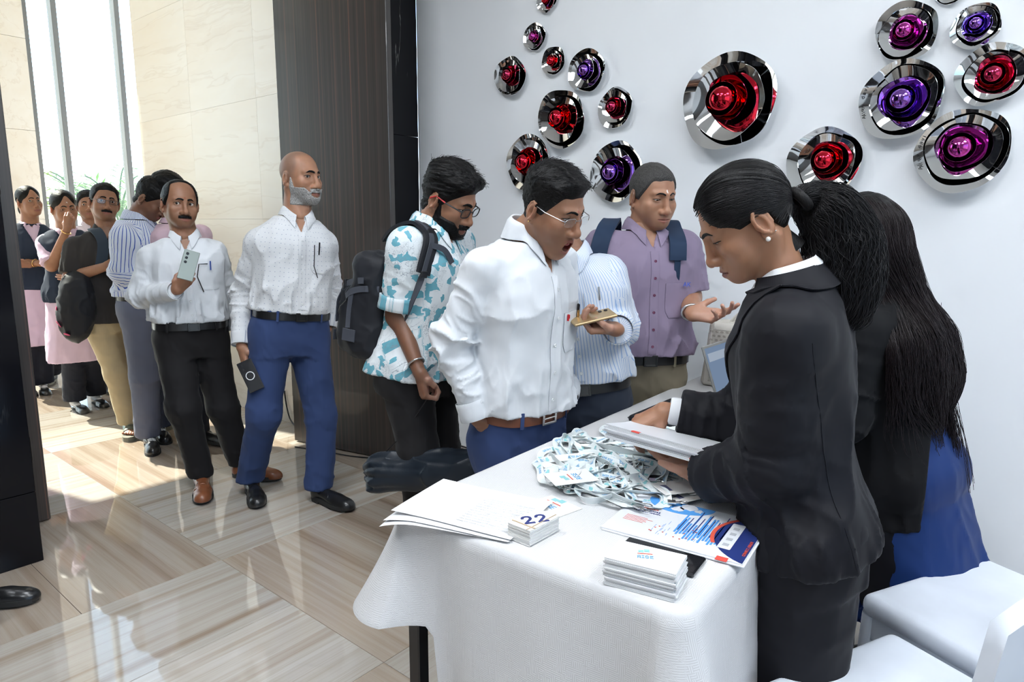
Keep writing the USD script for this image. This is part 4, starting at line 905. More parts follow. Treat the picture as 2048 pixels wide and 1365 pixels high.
nodes('lamp_glow', {'e': ('emission', {'color': (.90, .95, 1.0), 'strength': 14.0*LAMP_POWER})}, surface='e.emission')
plain('chrome', (.78, .79, .80), .035, metallic=1.0)
for _n, _c in (('metal_red', (.72, .022, .045)), ('metal_crimson', (.52, .035, .095)), ('metal_violet', (.30, .13, .55)), ('metal_magenta', (.55, .07, .38)), ('metal_blue', (.26, .22, .58)), ('metal_plum', (.36, .14, .36))): plain(_n, _c, .06, metallic=1.0)
# ------------------------------------------------------------------ the room
def struct(name, mesh, mat, smooth=False, label=None, cat=None): return tag(obj(name, mesh, mat, None, smooth), label, cat, kind='structure')
WY, WX = 2.98, -3.23
fl = tag(UsdGeom.Xform.Define(stage, path_of('floor')).GetPrim(), 'polished beige and brown streaked marble floor', 'floor', kind='structure')
obj('bed', bx(-9.2, 3.4, -4.2, 3.4, -.06, -.012), 'grout', fl, False)
B_ = 1.04
for i in range(-7, 4):
    for j in range(-3, 3):
        x0, y0 = -2.6+i*B_, 1.25+j*B_
        if x0+B_ < -9.0 or x0 > 1.6 or y0+B_ < -1.3 or y0 > 3.2: continue
        for k in range(2):
            if (i+j) % 2 == 1: m = bx(x0+.0007+k*.52, x0+.52*(k+1)-.0007, y0+.0007, y0+B_-.0007, -.012, 0, .0006); mt = 'floor_u'
            else: m = bx(x0+.0007, x0+B_-.0007, y0+.0007+k*.52, y0+.52*(k+1)-.0007, -.012, 0, .0006); mt = 'floor_v'
            obj('tile', m, mt, fl, False)
struct('wall_back', bx(WX, 3.4, WY, WY+.15, -.02, 3.7), 'white_paint', label='tall white wall hung with metal flowers', cat='wall')
struct('wall_right', [bx(3.3, 3.45, -4.2, -2.4, -.02, 3.7), bx(3.3, 3.45, 2.2, 3.1, -.02, 3.7), bx(3.3, 3.45, -2.4, 2.2, -.02, .5), bx(3.3, 3.45, -2.4, 2.2, 3.2, 3.7)], 'white_paint')
struct('wall_front', bx(-3.6, 3.4, -4.2, -4.05, -.02, 3.7), 'white_paint'); [struct('trim_%d' % (2+k), bx(x, x+w_, -4.05, -4.0, 0, 3.6), 'wenge') for k, (x, w_) in enumerate(((-3.4, .9), (-1.6, .5), (-.2, .35), (1.0, .9), (2.6, .4)))]; struct('ceiling', bx(-3.8, 3.45, -4.2, 3.13, 3.6, 3.72), 'ceiling_white')
wl = tag(UsdGeom.Xform.Define(stage, path_of('wall_left')).GetPrim(), 'black veined marble jambs on both sides of the doorway', 'wall', kind='structure')
for a in ((-3.72, -3.16, -1.6, .775), (-3.72, -3.16, -4.2, -1.603)):
    for z0, z1 in ((0, .30), (.302, 1.50), (1.502, 2.7), (2.702, 3.6)): obj('panel', bx(a[0], a[1], a[2]+.001, a[3], z0, z1, .002), 'black_marble', wl, False)
for z0, z1 in ((0, .80), (.802, 1.92), (1.922, 3.6)): obj('panel', bx(-3.72, WX, 2.56, WY-.001, z0, z1, .002), 'black_marble', wl, False)
obj('lintel', bx(-3.72, -3.30, .775, 2.56, 3.3, 3.6), 'black_marble', wl, False)
tag(obj('trim_1', bx(-3.66, -3.60, .782, .862, 0, 3.3, .004), 'steel_trim', None, False), kind='structure')
# the two leaves of the door, both swung open
d1 = tag(UsdGeom.Xform.Define(stage, path_of('door_1')).GetPrim(), 'dark wenge door leaf standing open against the white wall', 'door', kind='structure')
a, b = V(-3.75, 2.335, 0), V(-2.952, 2.505, 0); ax = unit(b-a); R = np.stack([ax, np.cross((0, 0, 1.), ax), V(0, 0, 1)], 1); w = np.linalg.norm(b-a)
obj('leaf', mv(bx(0, w, 0, .045, .008, 3.28, .003), R, a), 'wenge', d1, False)
for k in range(3): obj('hinge', mv(tube(np.array([(-.006, .02, .3+k*1.2), (-.006, .02, .42+k*1.2)]), .009, 10), R, a), 'gunmetal', d1)
d2 = tag(UsdGeom.Xform.Define(stage, path_of('door_2')).GetPrim(), 'black door leaf at the left edge swung open into the lobby', 'door', kind='structure')
obj('leaf', bx(-4.42, -3.58, .866, .925, .008, 3.28, .003), 'wenge', d2, False)
for k in range(3): obj('hinge', tube(np.array([(-3.572, .87, .3+k*1.2), (-3.572, .87, .42+k*1.2)]), .009, 10), 'gunmetal', d2)
# lobby
lob = tag(UsdGeom.Xform.Define(stage, path_of('wall_lobby')).GetPrim(), 'cream travertine wall of the lobby lit by the tall windows', 'wall', kind='structure')
xs = [-3.722, -4.35, -5.28, -6.2]
zz = [0, .62, 1.42, 2.22, 3.02, 4.4]
for i in range(3):
    for k in range(5): obj('slab', bx(xs[i+1]+.0004, xs[i]-.0004, 2.55, 2.72, zz[k]+.0004, zz[k+1]-.0004, .0006), 'beige_marble', lob, False)
FX = -7.6
for k in range(5): obj('pier_slab', bx(FX-.2, FX+.12, 1.62, 2.16, zz[k]+.001, zz[k+1]-.001, .003), 'beige_marble', lob, False)
struct('ceiling_lobby', bx(-8.2, -3.72, -4.2, 4.4, 4.4, 4.5), 'ceiling_white'); struct('wall_lobby_front', bx(-8.2, -3.72, -4.2, -4.05, 0, 4.4), 'beige_marble'); struct('wall_lobby_back', bx(-8.2, -6.2, 4.0, 4.15, 0, 4.4), 'beige_marble'); struct('wall_above_door', bx(-3.86, -3.725, -4.2, 2.549, 3.3, 4.4), 'beige_marble')
struct('wall_lobby_side', bx(-3.86, -3.725, -4.2, .76, 0, 3.3), 'beige_marble')
def window(y0, y1, ms, sill=.0):
    global _wn
    _wn += 1; W = tag(UsdGeom.Xform.Define(stage, path_of(f'window_{_wn}')).GetPrim(), None, None, kind='structure')
    obj('glass', bx(FX-.006, FX+.006, y0, y1, sill+.05, 4.35), 'pane', W, False)
    for y in (y0, *ms, y1): obj('mullion', bx(FX-.06, FX+.05, y-.022, y+.022, 0, 4.4, .003), 'alu', W, False)
    obj('rail', bx(FX-.05, FX+.045, y0, y1, sill, sill+.06, .003), 'alu', W, False); obj('rail', bx(FX-.05, FX+.045, y0, y1, 4.33, 4.4, .003), 'alu', W, False); return W
_wn = 0
tag(window(2.19, 4.0, (2.43, 2.98)), 'tall aluminium framed windows at the far end of the lobby'); tag(window(-4.0, 1.6, (-2.6, -1.2, .2)))
struct('ground', bx(-40, FX-.2, -30, 30, -.12, -.02), 'paving', label='pale paving outside the windows', cat='ground')
# shrubs outside
def shrub(c, n, seed, lab):
    T = thing('palm_shrub', lab, 'shrub', 'shrubs outside the lobby windows'); rng = np.random.default_rng(seed); st, lv = [], []
    for k in range(n):
        a, el = rng.uniform(0, 6.28), rng.uniform(.5, 1.25); d = V(math.cos(a)*math.cos(el), math.sin(a)*math.cos(el), math.sin(el)); L = rng.uniform(.7, 1.15); q = spline_([V(0, 0, 1.35), V(0, 0, 1.35)+d*L*.5, V(0, 0, 1.35)+d*L+V(0, 0, -.25*L)+V(math.cos(a), math.sin(a), 0)*.1], 9)+V(*c, 0); st.append(tube(q, .008, 5))
        for i in range(2, 9):
            t = unit(q[i]-q[i-1]); sd = unit(np.cross(t, V(0, 0, 1)))
            for sg in (-1, 1):
                dd = unit(sd*sg+t*.7+V(0, 0, rng.uniform(-.3, .2))); l = .30*rng.uniform(.7, 1.1); wv = np.cross(dd, V(0, 0, 1))*.016; p = q[i]
                lv.append((np.array([p, p+dd*l*.4+wv, p+dd*l+V(0, 0, -.04), p+dd*l*.4-wv, p+dd*l*.4+V(0, 0, .006)]), np.array([[0, 1, 4], [1, 2, 4], [2, 3, 4], [3, 0, 4]])))
    obj('stem', st, 'leaf', T); tag(obj('leaves', lv, 'leaf', T, False), kind='stuff'); obj('trunk', tube(np.array([V(*c, -.05), V(*c, 1.4)]), [.06, .05], 10), 'sole_dark', T)
def spline_(P, n):
    P = np.asarray(P, float); return PchipInterpolator(np.linspace(0, 1, len(P)), P, axis=0)(np.linspace(0, 1, n))
for k, (px, x_) in enumerate(((185, -9.9), (238, -8.9), (250, -11.6))):
    q = onx(px, 420, x_); shrub((q[0], q[1]), 16, 60+k, 'green palm-leaved shrub outside the lobby window, '+('leftmost', 'between the other two', 'farthest back')[k])
# lamps: panels let into the ceiling, and a window bay behind the photographer's right shoulder
def lamp(x, y, w=.9, l=.9):
    T = thing('ceiling_light', 'square flat ceiling light panel', 'light', 'ceiling light panels'); fr = [bx(x-w/2-.03, x+w/2+.03, y-l/2-.03, y-l/2, 3.575, 3.6), bx(x-w/2-.03, x+w/2+.03, y+l/2, y+l/2+.03, 3.575, 3.6), bx(x-w/2-.03, x-w/2, y-l/2, y+l/2, 3.575, 3.6), bx(x+w/2, x+w/2+.03, y-l/2, y+l/2, 3.575, 3.6)]
    obj('frame', fr, 'white_plastic', T, False); obj('diffuser', bx(x-w/2, x+w/2, y-l/2, y+l/2, 3.585, 3.598), 'lamp_glow', T, False)
for x, y in ((-2.2, .4), (-.6, .4), (1.2, .4), (-.6, -1.8), (1.2, 2.0)): lamp(x, y)
W3 = tag(UsdGeom.Xform.Define(stage, path_of('window_3')).GetPrim(), None, None, kind='structure'); obj('glass', bx(3.36, 3.372, -2.4, 2.2, .5, 3.2), 'pane', W3, False)
for y in (-2.38, -.9, .65, 2.18): obj('mullion', bx(3.32, 3.42, y-.025, y+.025, .5, 3.2, .003), 'alu', W3, False)
# ------------------------------------------------------------------ table, cloth, chairs
TX0, TX1, TY0, TY1, TZ = -1.11, -.43, .945, 2.74, .75
nodes('damask', {'u': ('uvmap', {'attribute': 'st'}), 'v': ('voronoi_texture', {'dimensions': '2D', 'metric': 'chebychev', 'scale': 95., 'randomness': .6}), 's': ('separate_color', {}), 'm1': ('mapping', {'scale': (230., 230., 1)}), 'w1': ('wave_texture', {'bands_direction': 'x', 'scale': .35, 'distortion': .0}), 'w2': ('wave_texture', {'bands_direction': 'y', 'scale': .35, 'distortion': .0}),
    'g': ('math', {'math_type': 'greater_than', 'value2': .5}), 'mx': ('mix_color', {}), 'r': ('rgb_ramp', {'ramp': [(.45, (0, 0, 0)), (.6, (1, 1, 1))]}), 'c': ('mix_color', {'a': (.58, .57, .57), 'b': (.68, .675, .68)}), 'b': ('bump', {'strength': .35, 'distance': .0012}), 'p': ('principled_bsdf', {'roughness': .7, 'sheen_weight': .1, 'specular_ior_level': .3})},
    [('u.UV', 'v.vector'), ('v.color', 's.color'), ('s.r', 'g.value1'), ('u.UV', 'm1.vector'), ('m1.vector', 'w1.vector'), ('m1.vector', 'w2.vector'), ('g.value', 'mx.fac'), ('w1.color', 'mx.a'), ('w2.color', 'mx.b'), ('mx.result', 'r.fac'), ('r.color', 'c.fac'), ('c.result', 'p.base_color'), ('r.color', 'b.height'), ('b.normal', 'p.normal')])
TA = math.radians(2.0); TR = np.array([[math.cos(TA), -math.sin(TA), 0], [math.sin(TA), math.cos(TA), 0], [0, 0, 1.]]); TO = V(TX0, TY0, 0); turn = lambda m: mv(m, TR, TO-TR@TO)
TABLE_CUT = Box(TR@V((TX1-TX0)/2, (TY1-TY0)/2, 0)+TO+V(0, 0, .50), ((TX1-TX0)/2+.016, (TY1-TY0)/2+.02, .258), TR)
T = thing('table', 'folding banquet table under the white patterned cloth', 'table')
obj('tabletop', turn(bx(TX0, TX1, TY0, TY1, TZ-.035, TZ-.004, .006)), 'white_plastic', T, False)
for x in (TX0+.024, TX1-.03):
    for y in (TY0+.03, TY1-.10): obj('leg', turn(bx(x-.017, x+.017, y-.017, y+.017, 0, TZ-.035, .003)), 'plastic_black', T, False)
def cloth_drape():
    pts, nrm, ss, cor = [], [], [], []; r = .035; s0 = 0
    cs = [((TX1-r, TY0+r), -90), ((TX1-r, TY1-r), 0), ((TX0+r, TY1-r), 90), ((TX0+r, TY0+r), 180)]; poly = []
    for (cx, cy), a0 in cs:
        for a in np.radians(np.linspace(a0, a0+90, 13)): poly.append((cx+r*math.cos(a), cy+r*math.sin(a), math.cos(a), math.sin(a), cx, cy))
    P = np.array(poly+poly[:1]); L = np.concatenate([[0], np.cumsum(np.hypot(*np.diff(P[:, :2], axis=0).T))]); N = 420
    # more samples at the corners
    u = np.concatenate([np.linspace(0, L[-1], 300, endpoint=False)]+[np.linspace(L[k*13], L[k*13+12], 30) for k in range(4)]); u = np.unique(np.round(u, 5)); Q = np.stack([np.interp(u, L, P[:, k]) for k in range(4)], 1); n = Q[:, 2:]/np.linalg.norm(Q[:, 2:], axis=1, keepdims=True)
    cpos = [(L[k*13]+L[k*13+12])/2 for k in range(4)]; cd = lambda k, w: np.exp(-(np.minimum(np.abs(u-cpos[k]), L[-1]-np.abs(u-cpos[k]))/w)**2)
    drop = np.where(n[:, 1] < -.5, .52, np.where(n[:, 0] < -.5, .24, np.where(n[:, 0] > .5, .44, .40))); from scipy.ndimage import gaussian_filter1d; drop = gaussian_filter1d(drop, 7, mode='wrap')
    drop = drop+(.250-drop)*np.maximum(cd(3, .06), 0); drop = np.where((n[:, 1] < -.5) & (Q[:, 0] < TX0+.18), .235+(np.minimum(drop, .52)*0+.52-.235)*sstep(.118, .150, Q[:, 0]-TX0), drop)
    rows, uvs = [], []
    C = V((TX0+TX1)/2, (TY0+TY1)/2)
    for k in np.linspace(.02, 1, 14):
        q = C+(Q[:, :2]-C)*k; rows.append(np.column_stack([q, np.full(len(q), TZ+.0015+.0006*np.sin(q[:, 0]*9+q[:, 1]*7))])); uvs.append(q.copy())
    wn = 2*np.pi
    for t in np.linspace(.02, 1, 26):
        tt = t**1.25; d = drop*t; f = .012+tt*(.030+.020*np.sin(u*11+1.2)+.012*np.sin(u*23+.4))
        f = f+tt*(.075*cd(3, .055)+.03*cd(3, .12)-.035*np.exp(-((u-(cpos[3]+.16))/.06)**2)-.02*np.exp(-((u-(cpos[3]-.15))/.06)**2))+tt*(.10*cd(0, .05)-.02*np.exp(-((u-(cpos[0]-.10))/.05)**2))+tt*.06*cd(1, .05)+tt*.06*cd(2, .05)
        rd = .012*min(1, t*8); rows.append(np.column_stack([Q[:, :2]+n*np.maximum(f, .006)[:, None], TZ+.0015-d+.0*rd])); uvs.append(np.column_stack([u, -d]) if t > 0 else Q[:, :2])
    sid = np.where(np.abs(n[:, 1]) > np.abs(n[:, 0]), np.where(n[:, 1] < 0, 0, 1), np.where(n[:, 0] > 0, 2, 3))
    for i in range(14, len(rows)):
        r_ = rows[i]; L_ = np.concatenate([[0], np.cumsum(np.linalg.norm(np.diff(r_, axis=0), axis=1))]); w_ = L_.copy()
        for k in range(4):
            m = sid == k; ax_ = 0 if k < 2 else 1; mid = np.argmin(np.where(m, np.abs(Q[:, ax_]-C[ax_]), 9)); w_[m] = L_[m]-L_[mid]+k*3.3
        uvs[i] = np.column_stack([w_, uvs[i][:, 1]])
    v, f = turn(solid(np.array(rows), .0016, True)); uv = np.vstack([np.vstack(uvs)]*2)
    tag(obj('tablecloth', (v, f), 'damask', None, smooth=True, uv=uv), 'white cloth with a woven maze pattern draped over the registration table', 'tablecloth')
cloth_drape()
def chair(loc, lab, ang):
    T = thing('covered_chair', lab, 'chair', None, loc, np.array([[math.cos(ang), -math.sin(ang), 0], [math.sin(ang), math.cos(ang), 0], [0, 0, 1.]])); F = Field(); F.u(Box((0, 0, .445), (.225, .245, .030), rd=.026), 0); obj('seat', polygonize(F, (-.27, -.29, .38), (.27, .29, .51), .008), 'chair_cloth', T, smooth=True)
    obj('apron', [bx(-.22, -.214, -.235, .235, .36, .43, .002), bx(.214, .22, -.235, .235, .36, .43, .002), bx(-.22, .22, -.235, -.229, .36, .43, .002), bx(-.22, .22, .229, .235, .36, .43, .002)], 'chair_cloth', T)
    for x in (-.205, .205):
        for y in (-.222, .222): obj('leg', tube(np.array([(x, y, .42), (x*1.05, y*1.05, 0)]), [.020, .016], 12), 'chair_cloth', T)
    a = np.linspace(0, 1, 16)
    for y in (-.225, .225):
        g = np.array([[(x, y, .36-.30*(4*(s_-.5)**2)*0-(.36-(.06+.0*k))*k*(.25+.75*(2*abs(s_-.5))**1.5)) for s_, x in zip(a, np.linspace(-.2, .2, 16))] for k in np.linspace(0, 1, 6)]); obj('side_cover', solid(g, .004), 'chair_cloth', T, smooth=50)
    n = 15; g = np.array([[(.215+.05*k+.035*(abs(y)/.2)**2*-1, y, .46+.46*k-.03*(abs(y)/.2)**4*k) for y in np.linspace(-.235, .235, n)] for k in np.linspace(-.08, 1, 14)]); obj('backrest', solid(g, .028), 'chair_cloth', T, smooth=60); return T
cloth('chair_cloth', (.66, .70, .77), .6, weave=500, bump=.05, fold=.05)
chair((-.015, 1.895, 0), 'white covered chair next to the white wall, the blue tunic trailing over its seat', math.radians(-26)); chair((-.125, 1.335, 0), 'white covered chair nearest the camera in the bottom right corner', math.radians(-24))
# ------------------------------------------------------------------ metal flowers on the wall
def petal(R, r0, h0, h1, wave, seed, n=72, m=14, th=.0016, spiral=.10, ph=0.):
    rng = np.random.default_rng(seed); a = np.linspace(0, 2*np.pi, n); p = rng.uniform(0, 6.28, 3); rows = []
    Rr = R*(1-spiral*.5+spiral*(a/(2*np.pi))+.030*np.sin(2*a+p[0])+.022*np.sin(5*a+p[1]))*(1-.8*spiral*sstep(.90, 1., a/(2*np.pi)))
    for k in np.linspace(0, 1, m):
        r = r0+(Rr-r0)*k; z = h0+(h1-h0)*k**1.5+k*k*wave*np.sin(3*a+p[2])+k*.10*R*spiral*4*(a/(2*np.pi)); rows.append(np.stack([r*np.cos(a+ph), r*np.sin(a+ph), z], 1))
    return solid(np.array(rows), th)
def flower(px, py, hp, cup, inner, seed, lab, sign=False):
    c = ony(px, py, WY-.05); zc = (c-EYE)@FWD; R = hp/2*zc/FPX*1.04; o = V(c[0], WY, c[2]); fr = np.stack([V(1., 0, 0), V(0, 0, 1.), V(0, -1., 0)], 1); rng = np.random.default_rng(seed)
    F = thing('metal_flower', lab, 'wall sculpture', None, o, fr)
    ph = rng.uniform(0, 6.28); kin = .52 if px > 1700 else .44
    obj('outer_petal', petal(R, R*.10, R*.10, R*.34, R*.05, seed, ph=ph), 'chrome', F, smooth=50)
    t = rng.uniform(-.05, .05, 2)*R
    obj('middle_petal', mv(petal(R*.78, R*.08, R*.22, R*.39, R*.035, seed+1, spiral=.16, ph=ph+2.4), None, (t[0], t[1], 0)), 'chrome', F, smooth=50)
    obj('inner_petal', mv(petal(R*kin, R*.06, R*.30, R*.43, R*.02, seed+2, spiral=.16, ph=ph+4.1), None, (t[0]*1.2+R*.03, t[1]*1.2+R*.03, 0)), inner, F, smooth=50)
    rc = R*.345; pr = [(rc*math.sin(a), R*.36+rc*(1-math.cos(a))*.72) for a in np.linspace(.02, 1.62, 16)]; pr += [(rc*.985, pr[-1][1]+.001)]+[((x-.0014), z+.0014) for x, z in pr[-2::-1] if x > .004]
    obj('cup', mv(lathe(pr, 40), None, (t[0]*1.3, t[1]*1.3, 0)), cup, F, smooth=60)
    b = trimesh.creation.icosphere(3, rc*.80); b.apply_translation((t[0]*1.3, t[1]*1.3, R*.38+rc*.50)); obj('bead', b, cup, F, smooth=True)
    obj('stem', tube(np.array([(0, 0, 0), (0, 0, R*.18), (t[0]*1.3, t[1]*1.3, R*.37)]), R*.05, 12), 'gunmetal', F)
    if sign:
        ms = []; s = 'Alex davi'; a = math.radians(205)
        for ch in s:
            if ch != ' ':
                m = meshkit.text_mesh(ch, R*.085, .0008); r = R*.86; er = V(math.cos(a), math.sin(a), 0); et = V(math.sin(a), -math.cos(a), 0); zz = R*(.10+.30*.86**1.5)+R*.05
                ms.append(mv(m, np.stack([et, er*-1.0*-1, np.cross(et, er)], 1), er*r+V(0, 0, zz)))
            a -= .105
        obj('signature', ms, 'plastic_black', F, False)
FLW = [(1087, -3, 46, 'metal_red', 'metal_plum', 'red metal flower cut by the top edge of the photo, above the left group'),
 (1063, 72, 52, 'metal_magenta', 'chrome', 'small metal flower with a dark pink cup, second from top left'),
 (1101, 120, 54, 'metal_red', 'chrome', 'smallest red-cupped metal flower, between the leftmost and the upper violet one'),
 (1017, 152, 74, 'metal_crimson', 'metal_crimson', 'leftmost metal flower on the wall, crimson cup'),
 (1170, 141, 82, 'metal_violet', 'chrome', 'upper violet-cupped metal flower of the left group'),
 (1122, 240, 110, 'metal_red', 'metal_red', 'large red-cupped metal flower in the middle of the left group'),
 (1226, 214, 76, 'metal_crimson', 'metal_crimson', 'crimson metal flower at the right of the left group'),
 (1055, 323, 104, 'metal_red', 'metal_red', 'red metal flower just left of the head of the man in white'),
 (1230, 342, 114, 'metal_violet', 'metal_plum', 'violet-cupped metal flower between the man in white and the man in mauve'),
 (1462, 203, 182, 'metal_red', 'metal_crimson', 'largest metal flower, with a bright red cup, in the middle of the wall'),
 (1647, 325, 134, 'metal_red', 'metal_crimson', 'red metal flower just above the ponytail of the woman in black'),
 (1810, 62, 110, 'metal_magenta', 'metal_plum', 'purple metal flower at the top left of the right group'),
 (1950, 48, 84, 'metal_violet', 'metal_blue', 'small blue-violet metal flower at the top right corner'),
 (1802, 197, 148, 'metal_violet', 'metal_violet', 'large violet metal flower of the right group'),
 (1984, 146, 118, 'metal_crimson', 'metal_crimson', 'crimson metal flower at the right edge of the photo'),
 (1925, 300, 158, 'metal_magenta', 'metal_plum', 'lowest metal flower of the right group, pink cup in a plum petal'),
 (1897, -24, 54, 'metal_violet', 'metal_blue', 'metal flower with only its lower rim showing at the top edge')]
for k, (px, py, hp, cup, inn, lab) in enumerate(FLW): flower(px, py, hp, cup, inn, 100+7*k, lab, k in (5, 13, 15))
# ------------------------------------------------------------------ the people
def stand(px, py): return V(*onz(px, py)[:2], .085)      # an ankle over the point of the floor at this pixel
def feet(s, P, kind, mats, toes, sc=1.0, h=.0045, lift=0.):
    for sd, toe in toes.items():
        o = s.J['A'+sd]*V(1, 1, 0); d = (toe if isinstance(toe, np.ndarray) else onz(*toe))-o; d[2] = 0; d = unit(d)
        shoe(kind, P, o-d*.045*sc, d, mats, 1 if sd == 'L' else -1, sc, h)
def man_f():
    s = Person(onz(572, 994)[:2], 1.03)
    s.joints(H=(601, 353), N=(594, 432), SR=(518, 488), SL=(648, 489, .06), ER=(486, 592, .10), WR=(482, 692, -.02), EL=(662, 580, .12), WL=(655, 655, .06), P=(580, 668))
    s.J['AR'] = stand(503, 986); s.J['AL'] = stand(640, 1001); s.joints(KR=(528, 830, -.07), KL=(642, 832, -.02))
    s.setup(belly=.014, hipyaw=18); s.report('F')
    P = thing('person', 'tall bald man with a short grey beard, dotted white shirt and blue trousers', 'person')
    s.pmat = 'trouser_blue'
    hp = dict(w=1.0, jaw=1.02, hair=0, nose=1.12, stubble=.3, beard=dict(t=.0040, mat='hair_grey', rough=.004), look=(.45, 1, -.05), eye=.85, seed=3, chin=.004, buzz=.42, buzzcol=(.10, .085, .08), hl=.035, temple=.01, brow=1.)
    body = [make_head(s, P, hp, 42, 3, 0, 1.06, .00275, 'light')]
    F = make_top(s, P, 'shirt', 'shirt_dotted', .012, 'long', hem_t=.20, seed=4, opn=(.86, .42), wfold=.013)
    make_collar(s, P, 'shirt_dotted', F, gap=16); make_front(s, P, F, 'shirt_dotted', 'button_white', t0=.24, t1=.86, n=5); make_cuffs(s, P, 'shirt_dotted', F); g = make_pocket(s, P, F, 'shirt_dotted', -34, .76)
    pen(s, P, F, g[0, 5], 'plastic_black'); obj('spectacle_arm', tube(np.array([g[0, 7]+s.f*.008+s.u*.01, g[3, 7]+s.f*.010, g[8, 7]+s.f*.010, g[11, 6]+s.f*.009-s.u*.02]), .0022, 6), 'plastic_black', P)
    make_pants(s, P, 'trouser_blue', top_t=.215); make_belt(s, P, 'leather_black', ('gunmetal', 'plate'), .215, loops=(40, 100, 320, 265))
    body.append(make_hand(s, 'R', 'grip', s.vec(.12, -1, .15), s.vec(.9, 0, -.35), 'light'))
    body.append(make_hand(s, 'L', 'relaxed', s.vec(-.3, -1, .3), s.vec(-.9, 0, .2), 'light')); bangle(s, P, 'L', 'plastic_black', .033, .006, -.01, 'watch')
    feet(s, P, 'slip', ('sole_dark', 'leather_black', 'leather_black'), dict(R=(516, 1022), L=(708, 1026)), 1.04)
    body.append(core(s, 'light')); body_mesh(P, body, s, 'light')
    phone('black phone with a white ring on its back, held low by the bald man', s.at(501, 752, -.13), s.vec(-.25, .15, 1), s.vec(-.42, .9, .1), back='phone_black', lens=2, ring='white_plastic')
def man_e():
    s = Person((onz(403, 976)[:2]+onz(482, 953)[:2])/2, .93)
    s.joints(H=(360, 407), N=(370, 473), SR=(302, 515), SL=(428, 505), ER=(280, 595, .02), WR=(352, 582, -.24), EL=(455, 580, .06), WL=(474, 660, .04), P=(383, 678))
    s.J['AR'] = stand(403, 977); s.J['AL'] = stand(482, 953); s.joints(KR=(368, 815, -.10), KL=(447, 815, .0))
    s.setup(belly=.036, hipyaw=8); s.report('E')
    P = thing('person', 'balding man with a black moustache in a white shirt, raising a pale phone', 'person')
    s.pmat = 'trouser_black'
    hp = dict(w=1.03, jaw=1.0, hair=.008, hl=.050, temple=.006, hside=1., rough=.003, tuft=.003, nose=1.05, beard=dict(only_stache=1, t=.004, rough=.003), look=(.45, 1, -.04), eye=.9, seed=5, stubble=.25, tika=[(0, .028, .0022, (.35, .05, .03))], brow=.9)
    body = [make_head(s, P, hp, 16, 3, -4, 1.0, .00275, 'brown')]
    F = make_top(s, P, 'shirt', 'white_cotton', .013, 'long', hem_t=.19, seed=14, opn=(.86, .42), wfold=.014)
    make_collar(s, P, 'white_cotton', F, gap=14, point=.062, spread=30); make_front(s, P, F, 'white_cotton', 'button_white', t0=.22, t1=.86, n=5); make_cuffs(s, P, 'white_cotton', F); g = make_pocket(s, P, F, 'white_cotton', -34, .74)
    pen(s, P, F, g[0, 3]+s.f*.002, 'blue_plastic', ln=.045); obj('spectacle_arm', tube(np.array([g[0, 4]+s.f*.008+s.u*.004, g[0, 7]+s.f*.012+s.u*.003, g[5, 8]+s.f*.011, g[11, 7]+s.f*.009-s.u*.01]), .0024, 6), 'plastic_black', P)
    make_pants(s, P, 'trouser_black', top_t=.20, thigh=.092, knee=.072, hem=.056, seed=9); make_belt(s, P, 'leather_black', ('gunmetal', 'plate'), .20, loops=(45, 110, 320))
    body.append(make_hand(s, 'R', 'phone', s.vec(.55, .62, .25), s.vec(.15, .15, -1), 'brown'))
    feet(s, P, 'brogue', ('sole_dark', 'leather_tan', 'leather_tan'), dict(R=(404, 1014), L=(557, 962)), 1.08, .0035)
    body.append(core(s)); body_mesh(P, body, s)
    phone('pale green phone with three lenses, held up by the man with the moustache', s.at(377, 531, -.33), s.vec(.1, .1, 1), s.vec(.32, .95, .1), back='phone_grey', size=(.068, .140, .0085))
